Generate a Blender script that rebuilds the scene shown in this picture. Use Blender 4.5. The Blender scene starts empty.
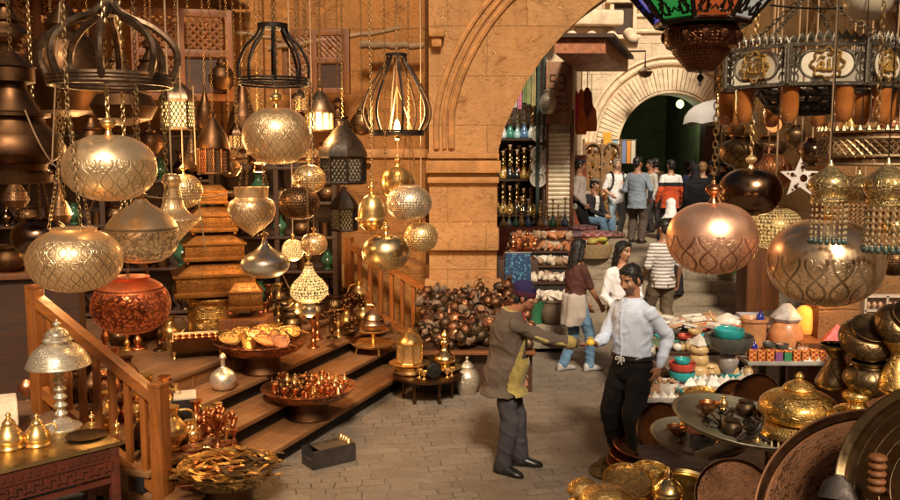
import bpy, bmesh, math, random
from mathutils import Vector, Matrix, noise
from math import sin, cos, pi, radians, sqrt, atan2
rnd = random.Random(11)
sc = bpy.context.scene
COL = sc.collection
CAMZ, FPX = 2.7, 850.0
TH = math.atan(95 / 850)
CT, ST = cos(TH), sin(TH)

# ---- measured points: a place in the street from its bearing and its distance ----
def P(px, py, d):
    u, v = (px - 450) / FPX, (250 - py) / FPX
    k = d / (CT + v * ST)
    return Vector((u * k, d, CAMZ + (v * CT - ST) * k))
def G(px, py, z=0.0):
    v = (250 - py) / FPX
    d = (z - CAMZ) * (CT + v * ST) / (v * CT - ST)
    return P(px, py, d)
def S(n, d): return n * d / FPX

# ---------------------------------------------------------------- scene bookkeeping
def tag(o, label=None, cat=None, group=None, kind=None):
    if label: o['label'] = label
    if cat: o['category'] = cat
    if group: o['group'] = group
    if kind: o['kind'] = kind
    return o
def thing(name, label, cat, loc=(0, 0, 0), rot=0.0, group=None):
    o = bpy.data.objects.new(name, None)
    o.empty_display_size = 0.05
    COL.objects.link(o)
    o.location = loc
    o.rotation_euler = (0, 0, rot) if not isinstance(rot, tuple) else rot
    return tag(o, label, cat, group)
def copy_tree(o, parent=None):
    c = o.copy(); COL.objects.link(c); c.parent = parent
    for ch in list(o.children):
        copy_tree(ch, c)
    return c
def dup(o, loc, rot=0.0, label=None, scale=None):
    c = copy_tree(o)
    c.location = loc
    c.rotation_euler = (0, 0, rot) if not isinstance(rot, tuple) else rot
    if label: c['label'] = label
    if scale: c.scale = (scale,) * 3 if not isinstance(scale, tuple) else scale
    return c

# ---------------------------------------------------------------- mesh building
def cr(pts, n=5):
    out = []
    for i in range(len(pts) - 1):
        p0 = pts[max(i - 1, 0)]; p1 = pts[i]; p2 = pts[i + 1]; p3 = pts[min(i + 2, len(pts) - 1)]
        for k in range(n):
            t = k / n
            out.append(tuple(0.5 * ((2 * b) + (-a + c) * t + (2 * a - 5 * b + 4 * c - d) * t * t + (-a + 3 * b - 3 * c + d) * t ** 3)
                             for a, b, c, d in zip(p0, p1, p2, p3)))
    out.append(tuple(pts[-1]))
    return out
def frame_of(d):
    d = Vector(d).normalized()
    a = Vector((0, 0, 1)) if abs(d.z) < 0.9 else Vector((1, 0, 0))
    x = d.cross(a).normalized(); y = d.cross(x).normalized()
    return x, y, d

class MB:
    def __init__(s):
        s.bm = bmesh.new(); s.uv = s.bm.loops.layers.uv.new('UVMap'); s.m = Matrix(); s.mi = 0
    def at(s, loc=(0, 0, 0), rot=(0, 0, 0), sc=(1, 1, 1)):
        from mathutils import Euler
        s.m = Matrix.Translation(loc) @ Euler(rot).to_matrix().to_4x4() @ Matrix.Diagonal((*sc, 1)); return s
    def v(s, p): return s.bm.verts.new(s.m @ Vector(p))
    def f(s, vs, uvs=None):
        try: fc = s.bm.faces.new(vs)
        except ValueError: return None
        fc.material_index = s.mi; fc.smooth = True
        if uvs:
            for l, u in zip(fc.loops, uvs): l[s.uv].uv = u
        return fc
    def lathe(s, prof, seg=28, cap=True, sq=1.0, rfun=None):
        L = [0.0]
        for a, b in zip(prof, prof[1:]): L.append(L[-1] + sqrt((a[0] - b[0]) ** 2 + (a[1] - b[1]) ** 2))
        T = L[-1] or 1
        rows = []
        for (r, z) in prof:
            row = []
            for k in range(seg):
                a = 2 * pi * k / seg
                rr = r * (rfun(a, z) if rfun else 1)
                row.append(s.v((rr * cos(a), rr * sin(a) * sq, z)))
            rows.append(row)
        for i in range(len(rows) - 1):
            for k in range(seg):
                k2 = (k + 1) % seg
                s.f([rows[i][k], rows[i][k2], rows[i + 1][k2], rows[i + 1][k]],
                    [(k / seg, L[i] / T), ((k + 1) / seg, L[i] / T), ((k + 1) / seg, L[i + 1] / T), (k / seg, L[i + 1] / T)])
        if cap:
            if prof[0][0] > 1e-5: s.f(list(reversed(rows[0])))
            if prof[-1][0] > 1e-5: s.f(rows[-1])
        return s
    def box(s, c, d, rz=0.0, bev=0.0, taper=1.0):
        cx, cy, cz = c; hx, hy, hz = d[0] / 2, d[1] / 2, d[2] / 2
        vs = []
        start = len(s.bm.verts)
        cr_, sr_ = cos(rz), sin(rz)
        for z, t in ((-hz, 1), (hz, taper)):
            for x, y in ((-hx, -hy), (hx, -hy), (hx, hy), (-hx, hy)):
                x *= t; y *= t
                vs.append(s.v((cx + x * cr_ - y * sr_, cy + x * sr_ + y * cr_, cz + z)))
        q = [(0, 0), (1, 0), (1, 1), (0, 1)]
        fs = [s.f([vs[i] for i in idx], q) for idx in ((3, 2, 1, 0), (4, 5, 6, 7), (0, 1, 5, 4), (1, 2, 6, 5), (2, 3, 7, 6), (3, 0, 4, 7))]
        if bev > 0:
            es = set(e for f in fs for e in f.edges)
            r = bmesh.ops.bevel(s.bm, geom=list(es), offset=bev, segments=2, affect='EDGES', profile=0.6)
            for f in r['faces']: f.material_index = s.mi; f.smooth = True
        return s
    def tube(s, pts, r=0.01, seg=8, closed=False, cap=True):
        pts = [Vector(p) for p in pts]; n = len(pts)
        rs = r if isinstance(r, (list, tuple)) else [r] * n
        rows = []; x = None
        for i in range(n):
            if closed: d = pts[(i + 1) % n] - pts[i - 1]
            else: d = pts[min(i + 1, n - 1)] - pts[max(i - 1, 0)]
            if d.length < 1e-9: d = Vector((0, 0, 1))
            d.normalize()
            if x is None: x, y, _ = frame_of(d)
            else:
                x = (x - d * x.dot(d))
                if x.length < 1e-6: x, y, _ = frame_of(d)
                x.normalize()
            y = d.cross(x)
            rows.append([s.v(pts[i] + (x * cos(2 * pi * k / seg) + y * sin(2 * pi * k / seg)) * rs[i]) for k in range(seg)])
        m = n if closed else n - 1
        for i in range(m):
            a, b = rows[i], rows[(i + 1) % n]
            for k in range(seg):
                k2 = (k + 1) % seg
                s.f([a[k], a[k2], b[k2], b[k]], [(k / seg, i / n), ((k + 1) / seg, i / n), ((k + 1) / seg, (i + 1) / n), (k / seg, (i + 1) / n)])
        if cap and not closed:
            s.f(list(reversed(rows[0]))); s.f(rows[-1])
        return s
    def ring(s, R, r, z=0.0, n=28, seg=8, c=(0, 0), ry=None):
        return s.tube([(c[0] + R * cos(2 * pi * k / n), c[1] + (ry or R) * sin(2 * pi * k / n), z) for k in range(n)], r, seg, True)
    def ell(s, c, r, seg=14, rows=9):
        old = s.m
        s.m = old @ Matrix.Translation(c) @ Matrix.Diagonal((r[0], r[1], r[2], 1))
        s.lathe([(sin(pi * i / rows), -cos(pi * i / rows)) for i in range(rows + 1)], seg, False)
        s.m = old; return s
    def prism(s, poly, d, axis=(0, 0, 1)):
        a = Vector(axis) * d
        A = [s.v(p) for p in poly]; B = [s.v(Vector(p) + a) for p in poly]
        s.f(list(reversed(A)), [(p[0], p[1]) for p in reversed(poly)]); s.f(B, [(p[0], p[1]) for p in poly])
        for i in range(len(A)):
            j = (i + 1) % len(A); s.f([A[i], A[j], B[j], B[i]], [(0, 0), (1, 0), (1, 1), (0, 1)])
        return s
    def cap(s, p0, r0, p1, r1, seg=12):
        p0, p1 = Vector(p0), Vector(p1); d = p1 - p0
        if d.length < 1e-6: return s.ell(p0, (r0,) * 3)
        x, y, d = frame_of(d); rows = []
        L = (p1 - p0).length
        st = [(-r0 * cos(a), r0 * sin(a)) for a in (0.12, 0.5, 1.0)] + [(0, r0), (L / 2, (r0 + r1) / 2), (L, r1)] + [(L + r1 * cos(a), r1 * sin(a)) for a in (1.0, 0.5, 0.12)]
        for (t, r) in st:
            rows.append([s.v(p0 + d * t + (x * cos(2 * pi * k / seg) + y * sin(2 * pi * k / seg)) * r) for k in range(seg)])
        for a, b in zip(rows, rows[1:]):
            for k in range(seg): s.f([a[k], a[(k + 1) % seg], b[(k + 1) % seg], b[k]])
        s.f(list(reversed(rows[0]))); s.f(rows[-1]); return s
    def loft(s, rings, seg=20):
        """rings: (centre, side axis*halfwidth, front axis*halfdepth)"""
        rows = [[s.v(Vector(c) + Vector(a) * cos(2 * pi * k / seg) + Vector(b) * sin(2 * pi * k / seg)) for k in range(seg)] for c, a, b in rings]
        for i, (a, b) in enumerate(zip(rows, rows[1:])):
            for k in range(seg):
                s.f([a[k], a[(k + 1) % seg], b[(k + 1) % seg], b[k]],
                    [(k / seg, i / len(rows)), ((k + 1) / seg, i / len(rows)), ((k + 1) / seg, (i + 1) / len(rows)), (k / seg, (i + 1) / len(rows))])
        s.f(list(reversed(rows[0]))); s.f(rows[-1]); return s
    def chain(s, p0, p1, L=0.032, w=0.009, r=0.0026, sag=0.0):
        p0, p1 = Vector(p0), Vector(p1); D = p1 - p0; n = max(2, int(D.length / (L * 0.74)))
        x, y, d = frame_of(D)
        for i in range(n):
            t = (i + 0.5) / n
            c = p0 + D * t - Vector((0, 0, sag * 4 * t * (1 - t)))
            a = x if i % 2 else y
            s.tube([c + d * (cos(2 * pi * k / 8) * L / 2) + a * (sin(2 * pi * k / 8) * w) for k in range(8)], r, 4, True)
        return s
    def build(s, name, mats, parent=None, sharp=38, recalc=True):
        if recalc: bmesh.ops.recalc_face_normals(s.bm, faces=s.bm.faces)
        me = bpy.data.meshes.new(name); s.bm.to_mesh(me); s.bm.free()
        for m in (mats if isinstance(mats, (list, tuple)) else [mats]): me.materials.append(m)
        me.set_sharp_from_angle(angle=radians(sharp))
        o = bpy.data.objects.new(name, me); COL.objects.link(o)
        if parent: o.parent = parent
        return o

def remesh(bm_src, voxel, it=3, disp=None):
    me = bpy.data.meshes.new('tmp'); bm_src.to_mesh(me); bm_src.free()
    ob = bpy.data.objects.new('tmp', me); COL.objects.link(ob)
    md = ob.modifiers.new('r', 'REMESH'); md.mode = 'VOXEL'; md.voxel_size = voxel
    if it:
        sm = ob.modifiers.new('s', 'SMOOTH'); sm.iterations = it; sm.factor = 0.5
    dg = bpy.context.evaluated_depsgraph_get()
    m2 = bpy.data.meshes.new_from_object(ob.evaluated_get(dg))
    bpy.data.objects.remove(ob); bpy.data.meshes.remove(me)
    if disp:
        nr = [v.normal.copy() for v in m2.vertices]
        for v, n in zip(m2.vertices, nr): v.co += n * disp(v.co)
    for p in m2.polygons: p.use_smooth = True
    return m2
def link_mesh(name, me, mats, parent=None, pick=None):
    me.materials.clear()
    for m in (mats if isinstance(mats, (list, tuple)) else [mats]): me.materials.append(m)
    if pick:
        for p in me.polygons: p.material_index = pick(p.center, p.normal)
    o = bpy.data.objects.new(name, me); COL.objects.link(o); o.parent = parent
    return o

# ---------------------------------------------------------------- materials
class E:
    """tiny expression builder over math nodes"""
    def __init__(s, nt, k): s.nt, s.k = nt, k
    def op(s, o, b=None, c=None):
        n = s.nt.nodes.new('ShaderNodeMath'); n.operation = o
        for i, q in enumerate((s, b, c)):
            if q is None: continue
            if isinstance(q, E):
                if isinstance(q.k, (int, float)): n.inputs[i].default_value = q.k
                else: s.nt.links.new(q.k, n.inputs[i])
            else: n.inputs[i].default_value = q
        return E(s.nt, n.outputs[0])
    def __add__(s, b): return s.op('ADD', b)
    def __sub__(s, b): return s.op('SUBTRACT', b)
    def __mul__(s, b): return s.op('MULTIPLY', b)
    def sin(s): return s.op('SINE')
    def abs(s): return s.op('ABSOLUTE')
    def min(s, b): return s.op('MINIMUM', b)
    def max(s, b): return s.op('MAXIMUM', b)
    def frac(s): return s.op('FRACT')
    def below(s, w, soft=0.35):        # 1 where s < w with a soft edge
        n = s.nt.nodes.new('ShaderNodeMapRange'); n.interpolation_type = 'SMOOTHSTEP'
        s.nt.links.new(s.k, n.inputs[0])
        n.inputs[1].default_value = w * (1 - soft); n.inputs[2].default_value = w * (1 + soft)
        n.inputs[3].default_value = 1; n.inputs[4].default_value = 0
        return E(s.nt, n.outputs[0])
    def ramp(s, a, b, c=0.0, d=1.0):
        n = s.nt.nodes.new('ShaderNodeMapRange'); s.nt.links.new(s.k, n.inputs[0])
        for i, q in enumerate((a, b, c, d)): n.inputs[i + 1].default_value = q
        return E(s.nt, n.outputs[0])

def nodes(name):
    m = bpy.data.materials.new(name); m.use_nodes = True
    nt = m.node_tree; b = nt.nodes['Principled BSDF']
    return m, nt, b
def noise_n(nt, vec, scale, detail=4, rough=0.55, dist=0.0):
    n = nt.nodes.new('ShaderNodeTexNoise')
    n.inputs['Scale'].default_value = scale; n.inputs['Detail'].default_value = detail
    n.inputs['Roughness'].default_value = rough; n.inputs['Distortion'].default_value = dist
    if vec is not None: nt.links.new(vec, n.inputs['Vector'])
    return E(nt, n.outputs[0])
def coord(nt, which='Object', scale=None, rot=None):
    t = nt.nodes.new('ShaderNodeTexCoord').outputs[which]
    if scale is None and rot is None: return t
    mp = nt.nodes.new('ShaderNodeMapping')
    if scale: mp.inputs['Scale'].default_value = scale
    if rot: mp.inputs['Rotation'].default_value = rot
    nt.links.new(t, mp.inputs['Vector']); return mp.outputs[0]
def mixc(nt, fac, a, b, mode='MIX'):
    n = nt.nodes.new('ShaderNodeMix'); n.data_type = 'RGBA'; n.blend_type = mode
    for sock, q in ((n.inputs[0], fac), (n.inputs[6], a), (n.inputs[7], b)):
        if isinstance(q, E): q = q.k
        if isinstance(q, (int, float)): sock.default_value = q
        elif isinstance(q, (tuple, list)): sock.default_value = (*q[:3], 1)
        else: nt.links.new(q, sock)
    return n.outputs[2]
def bump(nt, b, h, strength=0.3, dist=0.01):
    n = nt.nodes.new('ShaderNodeBump'); n.inputs['Strength'].default_value = strength; n.inputs['Distance'].default_value = dist
    nt.links.new(h.k if isinstance(h, E) else h, n.inputs['Height']); nt.links.new(n.outputs[0], b.inputs['Normal'])
def dim(c, k): return tuple(min(1, x * k) for x in c)

MATS = {}
def mat(name, col, rough=0.6, metal=0.0, ns=6.0, amt=0.35, bs=60.0, bst=0.15, bd=0.004, sheen=0.0, coat=0.0, alt=None, vary=0.0):
    if name in MATS: return MATS[name]
    m, nt, b = nodes(name); v = coord(nt)
    n = noise_n(nt, v, ns, 5, 0.6).ramp(0.3, 0.7)
    c = mixc(nt, n, dim(col, 1 - amt), alt or dim(col, 1 + amt * 0.6))
    if vary:
        oi = nt.nodes.new('ShaderNodeObjectInfo')
        c = mixc(nt, E(nt, oi.outputs['Random']) * vary, c, dim(col, 0.35))
    nt.links.new(c, b.inputs['Base Color'])
    b.inputs['Metallic'].default_value = metal
    rr = noise_n(nt, v, ns * 2.3, 4).ramp(0.3, 0.7, max(0.03, rough - 0.12), min(1, rough + 0.12))
    nt.links.new(rr.k, b.inputs['Roughness'])
    b.inputs['Sheen Weight'].default_value = sheen; b.inputs['Coat Weight'].default_value = coat
    if bst: bump(nt, b, noise_n(nt, v, bs, 3), bst, bd)
    MATS[name] = m; return m
def metal(name, col, rough=0.28, pat=None, n=8, m=3, v0=0.12, v1=0.88, w=0.25, dark=None, depth=0.5, tarnish=0.35, glow=None, fade=0.9, met=1.0, lit=0.0):
    if name in MATS: return MATS[name]
    mt, nt, b = nodes(name); v = coord(nt)
    dark = dark or dim(col, 0.12)
    big = noise_n(nt, v, 5.0, 4, 0.6).ramp(0.35, 0.7)
    c = mixc(nt, big * tarnish, col, dim(col, 0.35))
    fine = noise_n(nt, v, 70.0, 3)
    h = fine * 0.06
    rg = noise_n(nt, v, 14.0, 4).ramp(0.3, 0.7, max(0.05, rough - 0.08), rough + 0.12)
    if pat:
        uv = nt.nodes.new('ShaderNodeTexCoord').outputs['UV']
        sp = nt.nodes.new('ShaderNodeSeparateXYZ'); nt.links.new(uv, sp.inputs[0])
        u, vv = E(nt, sp.outputs[0]), E(nt, sp.outputs[1])
        mp = nt.nodes.new('ShaderNodeMapping'); nt.links.new(uv, mp.inputs[0]); mp.inputs['Scale'].default_value = (n * 4, m * 6, 1)
        U = u * (2 * pi * n); V = vv * (2 * pi * m)
        if pat == 'arab':
            wob = V.sin() * 1.25
            l1 = (U + wob).sin().abs(); l2 = (U - wob).sin().abs()
            inner = ((U * 2).sin() * (V * 2 + 1.57).sin() - 0.45).abs()
            spk = noise_n(nt, mp.outputs[0], 3.0, 1, 0.4).ramp(0.56, 0.62) * 0.45
            lines = l1.min(l2).below(w).max(inner.below(w * 0.55) * 0.8).max(spk)
        elif pat == 'callig':
            nz = noise_n(nt, mp.outputs[0], 0.55, 2, 0.5)
            bandc = (vv - (v0 + v1) / 2).abs().below((v1 - v0) * 0.26, 0.06)
            st = ((U + nz * 9).sin() - 0.25).abs().below(w * 1.1)
            cur = ((noise_n(nt, mp.outputs[0], 0.9, 1, 0.4) - 0.5).abs() * 6).below(w * 1.3)
            swirl = ((noise_n(nt, mp.outputs[0], 2.2, 1, 0.4) - 0.5).abs() * 9).below(w * 0.75)
            edge = ((vv - (v0 + v1) / 2).abs() - (v1 - v0) * 0.29).abs().below(0.012, 0.3)
            lines = (st.max(cur) * bandc).max(swirl * 0.5 * (bandc * -1 + 1)).max(edge)
        elif pat == 'pierce':
            vo = nt.nodes.new('ShaderNodeTexVoronoi'); vo.inputs['Scale'].default_value = 1.0; vo.inputs['Randomness'].default_value = 0.25
            nt.links.new(mp.outputs[0], vo.inputs['Vector'])
            l1 = (U + V).sin().abs().min((U - V).sin().abs()).below(w * 0.8)
            lines = (E(nt, vo.outputs['Distance'])).below(0.36, 0.25).max(l1 * 0.8)
        elif pat == 'scroll':
            q = noise_n(nt, mp.outputs[0], 0.8, 2, 0.45, 1.2)
            lines = ((q - 0.5).abs() * 7).below(w * 1.6).max((((V * 2).sin()).abs()).below(0.12) * 0.7)
        elif pat == 'rings':
            lines = (V.sin().abs()).below(w)
        band = (vv - (v0 + v1) / 2).abs().below((v1 - v0) / 2, 0.04)
        mk = lines * band
        wear = noise_n(nt, v, 9.0, 3).ramp(0.3, 0.6, 0.55, 1.0)
        if glow:
            c = mixc(nt, mk * wear, c, dark)
            ec = mixc(nt, mk, (0, 0, 0), glow[0]); nt.links.new(ec, b.inputs['Emission Color']); b.inputs['Emission Strength'].default_value = glow[1]
        else: c = mixc(nt, mk * wear * fade, c, dark)
        h = h - mk
        rg = rg + mk * 0.25
    if lit and not glow:  # weak emission put into the metal itself, brightening the shells' dark lower halves
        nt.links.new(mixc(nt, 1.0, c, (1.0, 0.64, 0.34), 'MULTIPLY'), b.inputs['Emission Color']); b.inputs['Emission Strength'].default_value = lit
    nt.links.new(c, b.inputs['Base Color']); b.inputs['Metallic'].default_value = met
    dn = noise_n(nt, v, 3.5, 2, 0.4) * 0.9
    h = h + dn
    nt.links.new(rg.k, b.inputs['Roughness'])
    bump(nt, b, h, depth, 0.004)
    MATS[name] = mt; return mt
def glowmat(name, col, strength, base=None):
    if name in MATS: return MATS[name]
    m, nt, b = nodes(name)
    n = noise_n(nt, coord(nt), 25.0, 3).ramp(0.3, 0.7, 0.75, 1.0)
    b.inputs['Base Color'].default_value = (*(base or col), 1)
    b.inputs['Emission Color'].default_value = (*col, 1)
    nt.links.new((n * strength).k, b.inputs['Emission Strength'])
    MATS[name] = m; return m
def glassmat(name, col, rough=0.1, trans=0.9):
    if name in MATS: return MATS[name]
    m, nt, b = nodes(name)
    n = noise_n(nt, coord(nt), 9.0, 3).ramp(0.3, 0.7)
    nt.links.new(mixc(nt, n, dim(col, 0.75), col), b.inputs['Base Color'])
    b.inputs['Roughness'].default_value = rough; b.inputs['Transmission Weight'].default_value = trans
    MATS[name] = m; return m
def stone(name, c1, c2, joint, bw=0.9, bh=0.42, stain=(0.1, 0.05, 0.02), off=0.0, plane='XZ', mortar=0.012, amt=1.0):
    m, nt, b = nodes(name)
    v = coord(nt, 'Object')
    sp = nt.nodes.new('ShaderNodeSeparateXYZ'); nt.links.new(v, sp.inputs[0])
    cb = nt.nodes.new('ShaderNodeCombineXYZ')
    wob = noise_n(nt, v, 1.7, 3)
    a = E(nt, sp.outputs[0 if plane[0] == 'X' else 1]) + wob * 0.06
    z = E(nt, sp.outputs[2 if plane[1] == 'Z' else 1]) + wob * 0.05
    nt.links.new(a.k, cb.inputs[0]); nt.links.new(z.k, cb.inputs[1])
    br = nt.nodes.new('ShaderNodeTexBrick'); br.offset = 0.5
    nt.links.new(cb.outputs[0], br.inputs['Vector'])
    br.inputs['Scale'].default_value = 1.0; br.inputs['Brick Width'].default_value = bw; br.inputs['Row Height'].default_value = bh
    br.inputs['Mortar Size'].default_value = mortar; br.inputs['Mortar Smooth'].default_value = 0.6; br.inputs['Bias'].default_value = -0.2
    br.inputs['Color1'].default_value = (*c1, 1); br.inputs['Color2'].default_value = (*c2, 1); br.inputs['Mortar'].default_value = (*joint, 1)
    big = noise_n(nt, v, 0.9, 6, 0.65, 0.4).ramp(0.42, 0.72)
    med = noise_n(nt, v, 5.0, 6, 0.7).ramp(0.3, 0.75)
    streak = noise_n(nt, coord(nt, 'Object', (5, 5, 0.5)), 1.0, 5, 0.65).ramp(0.5, 0.75)
    c = mixc(nt, med * 0.45, br.outputs['Color'], dim(c1, 0.55))
    c = mixc(nt, noise_n(nt, v, 1.6, 5, 0.7).ramp(0.42, 0.6) * 0.8, c, mixc(nt, med, dim(c1, 0.8), dim(c2, 1.08)))
    c = mixc(nt, big * 0.75 * amt, c, dim(c2, 0.5))
    soot = noise_n(nt, v, 2.6, 6, 0.75, 0.8).ramp(0.56, 0.68)
    c = mixc(nt, soot * 0.85 * amt, c, stain)
    chip = noise_n(nt, v, 7.0, 4, 0.8, 1.0).ramp(0.58, 0.63)
    c = mixc(nt, chip * 0.5, c, dim(c2, 1.25)); c = mixc(nt, streak * 0.5 * amt, c, stain)
    nt.links.new(c, b.inputs['Base Color']); b.inputs['Roughness'].default_value = 0.85
    h = noise_n(nt, v, 22.0, 6, 0.7) * 0.5 + med * 0.6 - soot * 0.5 - chip * 0.6 - E(nt, br.outputs['Fac']) * 0.9
    bump(nt, b, h, 0.7, 0.035)
    MATS[name] = m; return m
def wood(name, col, rough=0.55, scale=1.0, axis=0, coat=0.0, worn=None):
    m, nt, b = nodes(name)
    s = [14 * scale] * 3; s[axis] = 1.1 * scale
    v = coord(nt, 'Object', tuple(s))
    g = noise_n(nt, v, 1.0, 6, 0.65, 0.6).ramp(0.3, 0.72)
    g2 = noise_n(nt, coord(nt), 3.0, 4).ramp(0.35, 0.7)
    c = mixc(nt, g, dim(col, 0.42), dim(col, 1.3)); c = mixc(nt, g2 * 0.6, c, worn or dim(col, 0.5))
    sc_ = noise_n(nt, coord(nt), 11.0, 6, 0.75).ramp(0.55, 0.7); c = mixc(nt, sc_ * 0.6, c, dim(col, 0.25))
    nt.links.new(c, b.inputs['Base Color'])
    nt.links.new(g.ramp(0, 1, rough + 0.12, rough - 0.1).k, b.inputs['Roughness']); b.inputs['Coat Weight'].default_value = coat
    bump(nt, b, g, 0.25, 0.004); MATS[name] = m; return m

# setting
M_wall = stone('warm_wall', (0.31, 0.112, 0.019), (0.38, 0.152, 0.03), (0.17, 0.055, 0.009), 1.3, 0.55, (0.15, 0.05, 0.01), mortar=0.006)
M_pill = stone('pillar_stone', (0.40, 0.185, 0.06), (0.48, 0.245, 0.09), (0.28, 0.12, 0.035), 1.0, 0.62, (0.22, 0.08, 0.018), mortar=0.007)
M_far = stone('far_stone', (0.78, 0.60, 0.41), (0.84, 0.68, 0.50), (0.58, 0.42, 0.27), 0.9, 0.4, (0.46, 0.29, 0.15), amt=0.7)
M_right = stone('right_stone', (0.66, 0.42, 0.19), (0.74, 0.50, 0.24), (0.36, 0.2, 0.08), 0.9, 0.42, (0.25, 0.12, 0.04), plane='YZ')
M_step = stone('step_stone', (0.30, 0.235, 0.165), (0.36, 0.285, 0.20), (0.13, 0.09, 0.06), 1.3, 3.0, (0.12, 0.09, 0.06))
M_trim = mat('stone_trim', (0.38, 0.172, 0.053), 0.85, ns=4, amt=0.4, bs=25, bst=0.5, bd=0.02)
M_ftrim = mat('far_trim', (0.80, 0.62, 0.43), 0.85, ns=4, amt=0.35, bs=25, bst=0.5, bd=0.02)
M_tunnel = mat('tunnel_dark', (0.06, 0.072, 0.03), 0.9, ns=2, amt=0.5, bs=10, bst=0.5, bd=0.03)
M_rail = wood('rail_wood', (0.30, 0.088, 0.016), 0.4, axis=2, coat=0.25)
M_railh = wood('rail_wood_long', (0.32, 0.10, 0.02), 0.4, axis=0, coat=0.25)
M_tread = wood('tread_wood', (0.22, 0.088, 0.027), 0.6, axis=0, worn=(0.25, 0.125, 0.05))
M_riser = mat('riser_dark', (0.012, 0.007, 0.005), 0.8)
M_dwood = wood('dark_wood', (0.055, 0.019, 0.007), 0.5, axis=0)
M_bwood = wood('brown_wood', (0.19, 0.062, 0.015), 0.55, axis=2)
M_rwood = wood('red_wood', (0.11, 0.022, 0.009), 0.45, axis=0)
M_pole = wood('pole_wood', (0.25, 0.14, 0.06), 0.7, axis=0)
# metals
GOLD = (0.88, 0.56, 0.21); SILV = (1.0, 0.73, 0.43); COPP = (0.80, 0.40, 0.24); DARKM = (0.22, 0.13, 0.08)
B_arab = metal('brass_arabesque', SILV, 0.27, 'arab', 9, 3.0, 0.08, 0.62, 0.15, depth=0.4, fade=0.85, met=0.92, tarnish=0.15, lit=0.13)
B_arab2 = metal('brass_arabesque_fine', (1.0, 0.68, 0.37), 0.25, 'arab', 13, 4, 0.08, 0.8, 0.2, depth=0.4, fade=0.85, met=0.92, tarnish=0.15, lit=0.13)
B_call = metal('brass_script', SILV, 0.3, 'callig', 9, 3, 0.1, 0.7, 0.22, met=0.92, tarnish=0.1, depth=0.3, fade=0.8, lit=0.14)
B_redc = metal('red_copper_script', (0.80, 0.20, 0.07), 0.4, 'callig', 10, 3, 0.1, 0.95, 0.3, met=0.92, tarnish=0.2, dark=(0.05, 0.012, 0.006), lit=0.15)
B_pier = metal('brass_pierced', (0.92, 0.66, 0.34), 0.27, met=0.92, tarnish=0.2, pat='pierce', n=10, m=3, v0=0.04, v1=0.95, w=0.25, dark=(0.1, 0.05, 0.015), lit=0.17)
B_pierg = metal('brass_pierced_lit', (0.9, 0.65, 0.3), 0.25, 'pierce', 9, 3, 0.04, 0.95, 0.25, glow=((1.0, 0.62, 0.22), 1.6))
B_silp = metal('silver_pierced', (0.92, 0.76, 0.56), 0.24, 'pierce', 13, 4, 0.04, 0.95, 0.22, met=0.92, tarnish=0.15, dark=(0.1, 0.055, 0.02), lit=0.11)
B_plain = metal('brass_plain', GOLD, 0.27, met=0.9, tarnish=0.3)
B_gold = metal('gold_smooth', (0.9, 0.62, 0.26), 0.2, tarnish=0.2)
B_silv = metal('silver_smooth', (0.82, 0.71, 0.54), 0.3, tarnish=0.25, met=0.8)
B_nick = metal('nickel_scroll', (0.78, 0.66, 0.49), 0.28, 'scroll', 8, 3, met=0.8, fade=0.6, v0=0.02, v1=0.98, w=0.2)
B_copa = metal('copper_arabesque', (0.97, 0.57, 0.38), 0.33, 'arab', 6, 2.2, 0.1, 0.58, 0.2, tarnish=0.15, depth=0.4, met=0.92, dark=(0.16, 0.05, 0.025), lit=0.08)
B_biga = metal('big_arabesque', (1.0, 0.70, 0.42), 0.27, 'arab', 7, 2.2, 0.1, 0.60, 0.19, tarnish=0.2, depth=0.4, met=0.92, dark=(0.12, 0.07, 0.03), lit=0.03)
B_cop = metal('copper_plain', (0.66, 0.27, 0.12), 0.32, tarnish=0.5)
B_cops = metal('copper_scroll', (0.62, 0.27, 0.13), 0.34, 'scroll', 7, 3, 0.0, 1.0, 0.25)
B_dark = metal('dark_bronze', (0.20, 0.115, 0.07), 0.2, tarnish=0.4)
B_darkp = metal('dark_pierced', (0.25, 0.13, 0.06), 0.3, 'pierce', 10, 3, 0.02, 0.98, 0.3, dark=(0.02, 0.01, 0.005))
B_darks = metal('dark_inlaid', (0.20, 0.12, 0.055), 0.36, 'arab', 4, 1.5, 0.25, 0.8, 0.22, depth=0.25, dark=(0.035, 0.022, 0.014))
B_golds = metal('gold_scroll', (0.88, 0.57, 0.19), 0.27, 'scroll', 6, 2.4, 0.0, 0.97, 0.22, dark=(0.25, 0.12, 0.02))
B_goldf = metal('gold_filigree', (0.87, 0.58, 0.22), 0.3, 'scroll', 5, 2.5, 0.0, 1.0, 0.3, dark=(0.22, 0.10, 0.02), tarnish=0.15, depth=0.4)
B_tray = metal('tray_dark_copper', (0.075, 0.034, 0.017), 0.4, 'scroll', 9, 9, 0.57, 0.97, 0.14, dark=(0.02, 0.009, 0.005), tarnish=0.7, depth=0.22, fade=0.5)
B_iron = mat('iron_dark', (0.028, 0.018, 0.013), 0.5, 0.6, ns=20, amt=0.5)
B_bronz = mat('bronze_strap', (0.16, 0.10, 0.06), 0.38, 0.9, ns=12, amt=0.5)
B_chain = mat('chain_brass', (0.45, 0.29, 0.13), 0.4, 0.9, ns=30, amt=0.5)
B_tsil = metal('tarnished_silver', (0.42, 0.36, 0.27), 0.5, tarnish=0.6)
B_dusty = metal('dusty_copper', (0.20, 0.09, 0.045), 0.5, tarnish=0.7, met=0.85)
B_dustb = metal('dusty_bronze', (0.09, 0.055, 0.03), 0.5, tarnish=0.7, met=0.8)
M_dustc = mat('dusty_clay', (0.17, 0.105, 0.065), 0.75, ns=12)
B_ringb = metal('ring_bronze', (0.40, 0.28, 0.16), 0.45, tarnish=0.5)
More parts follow.
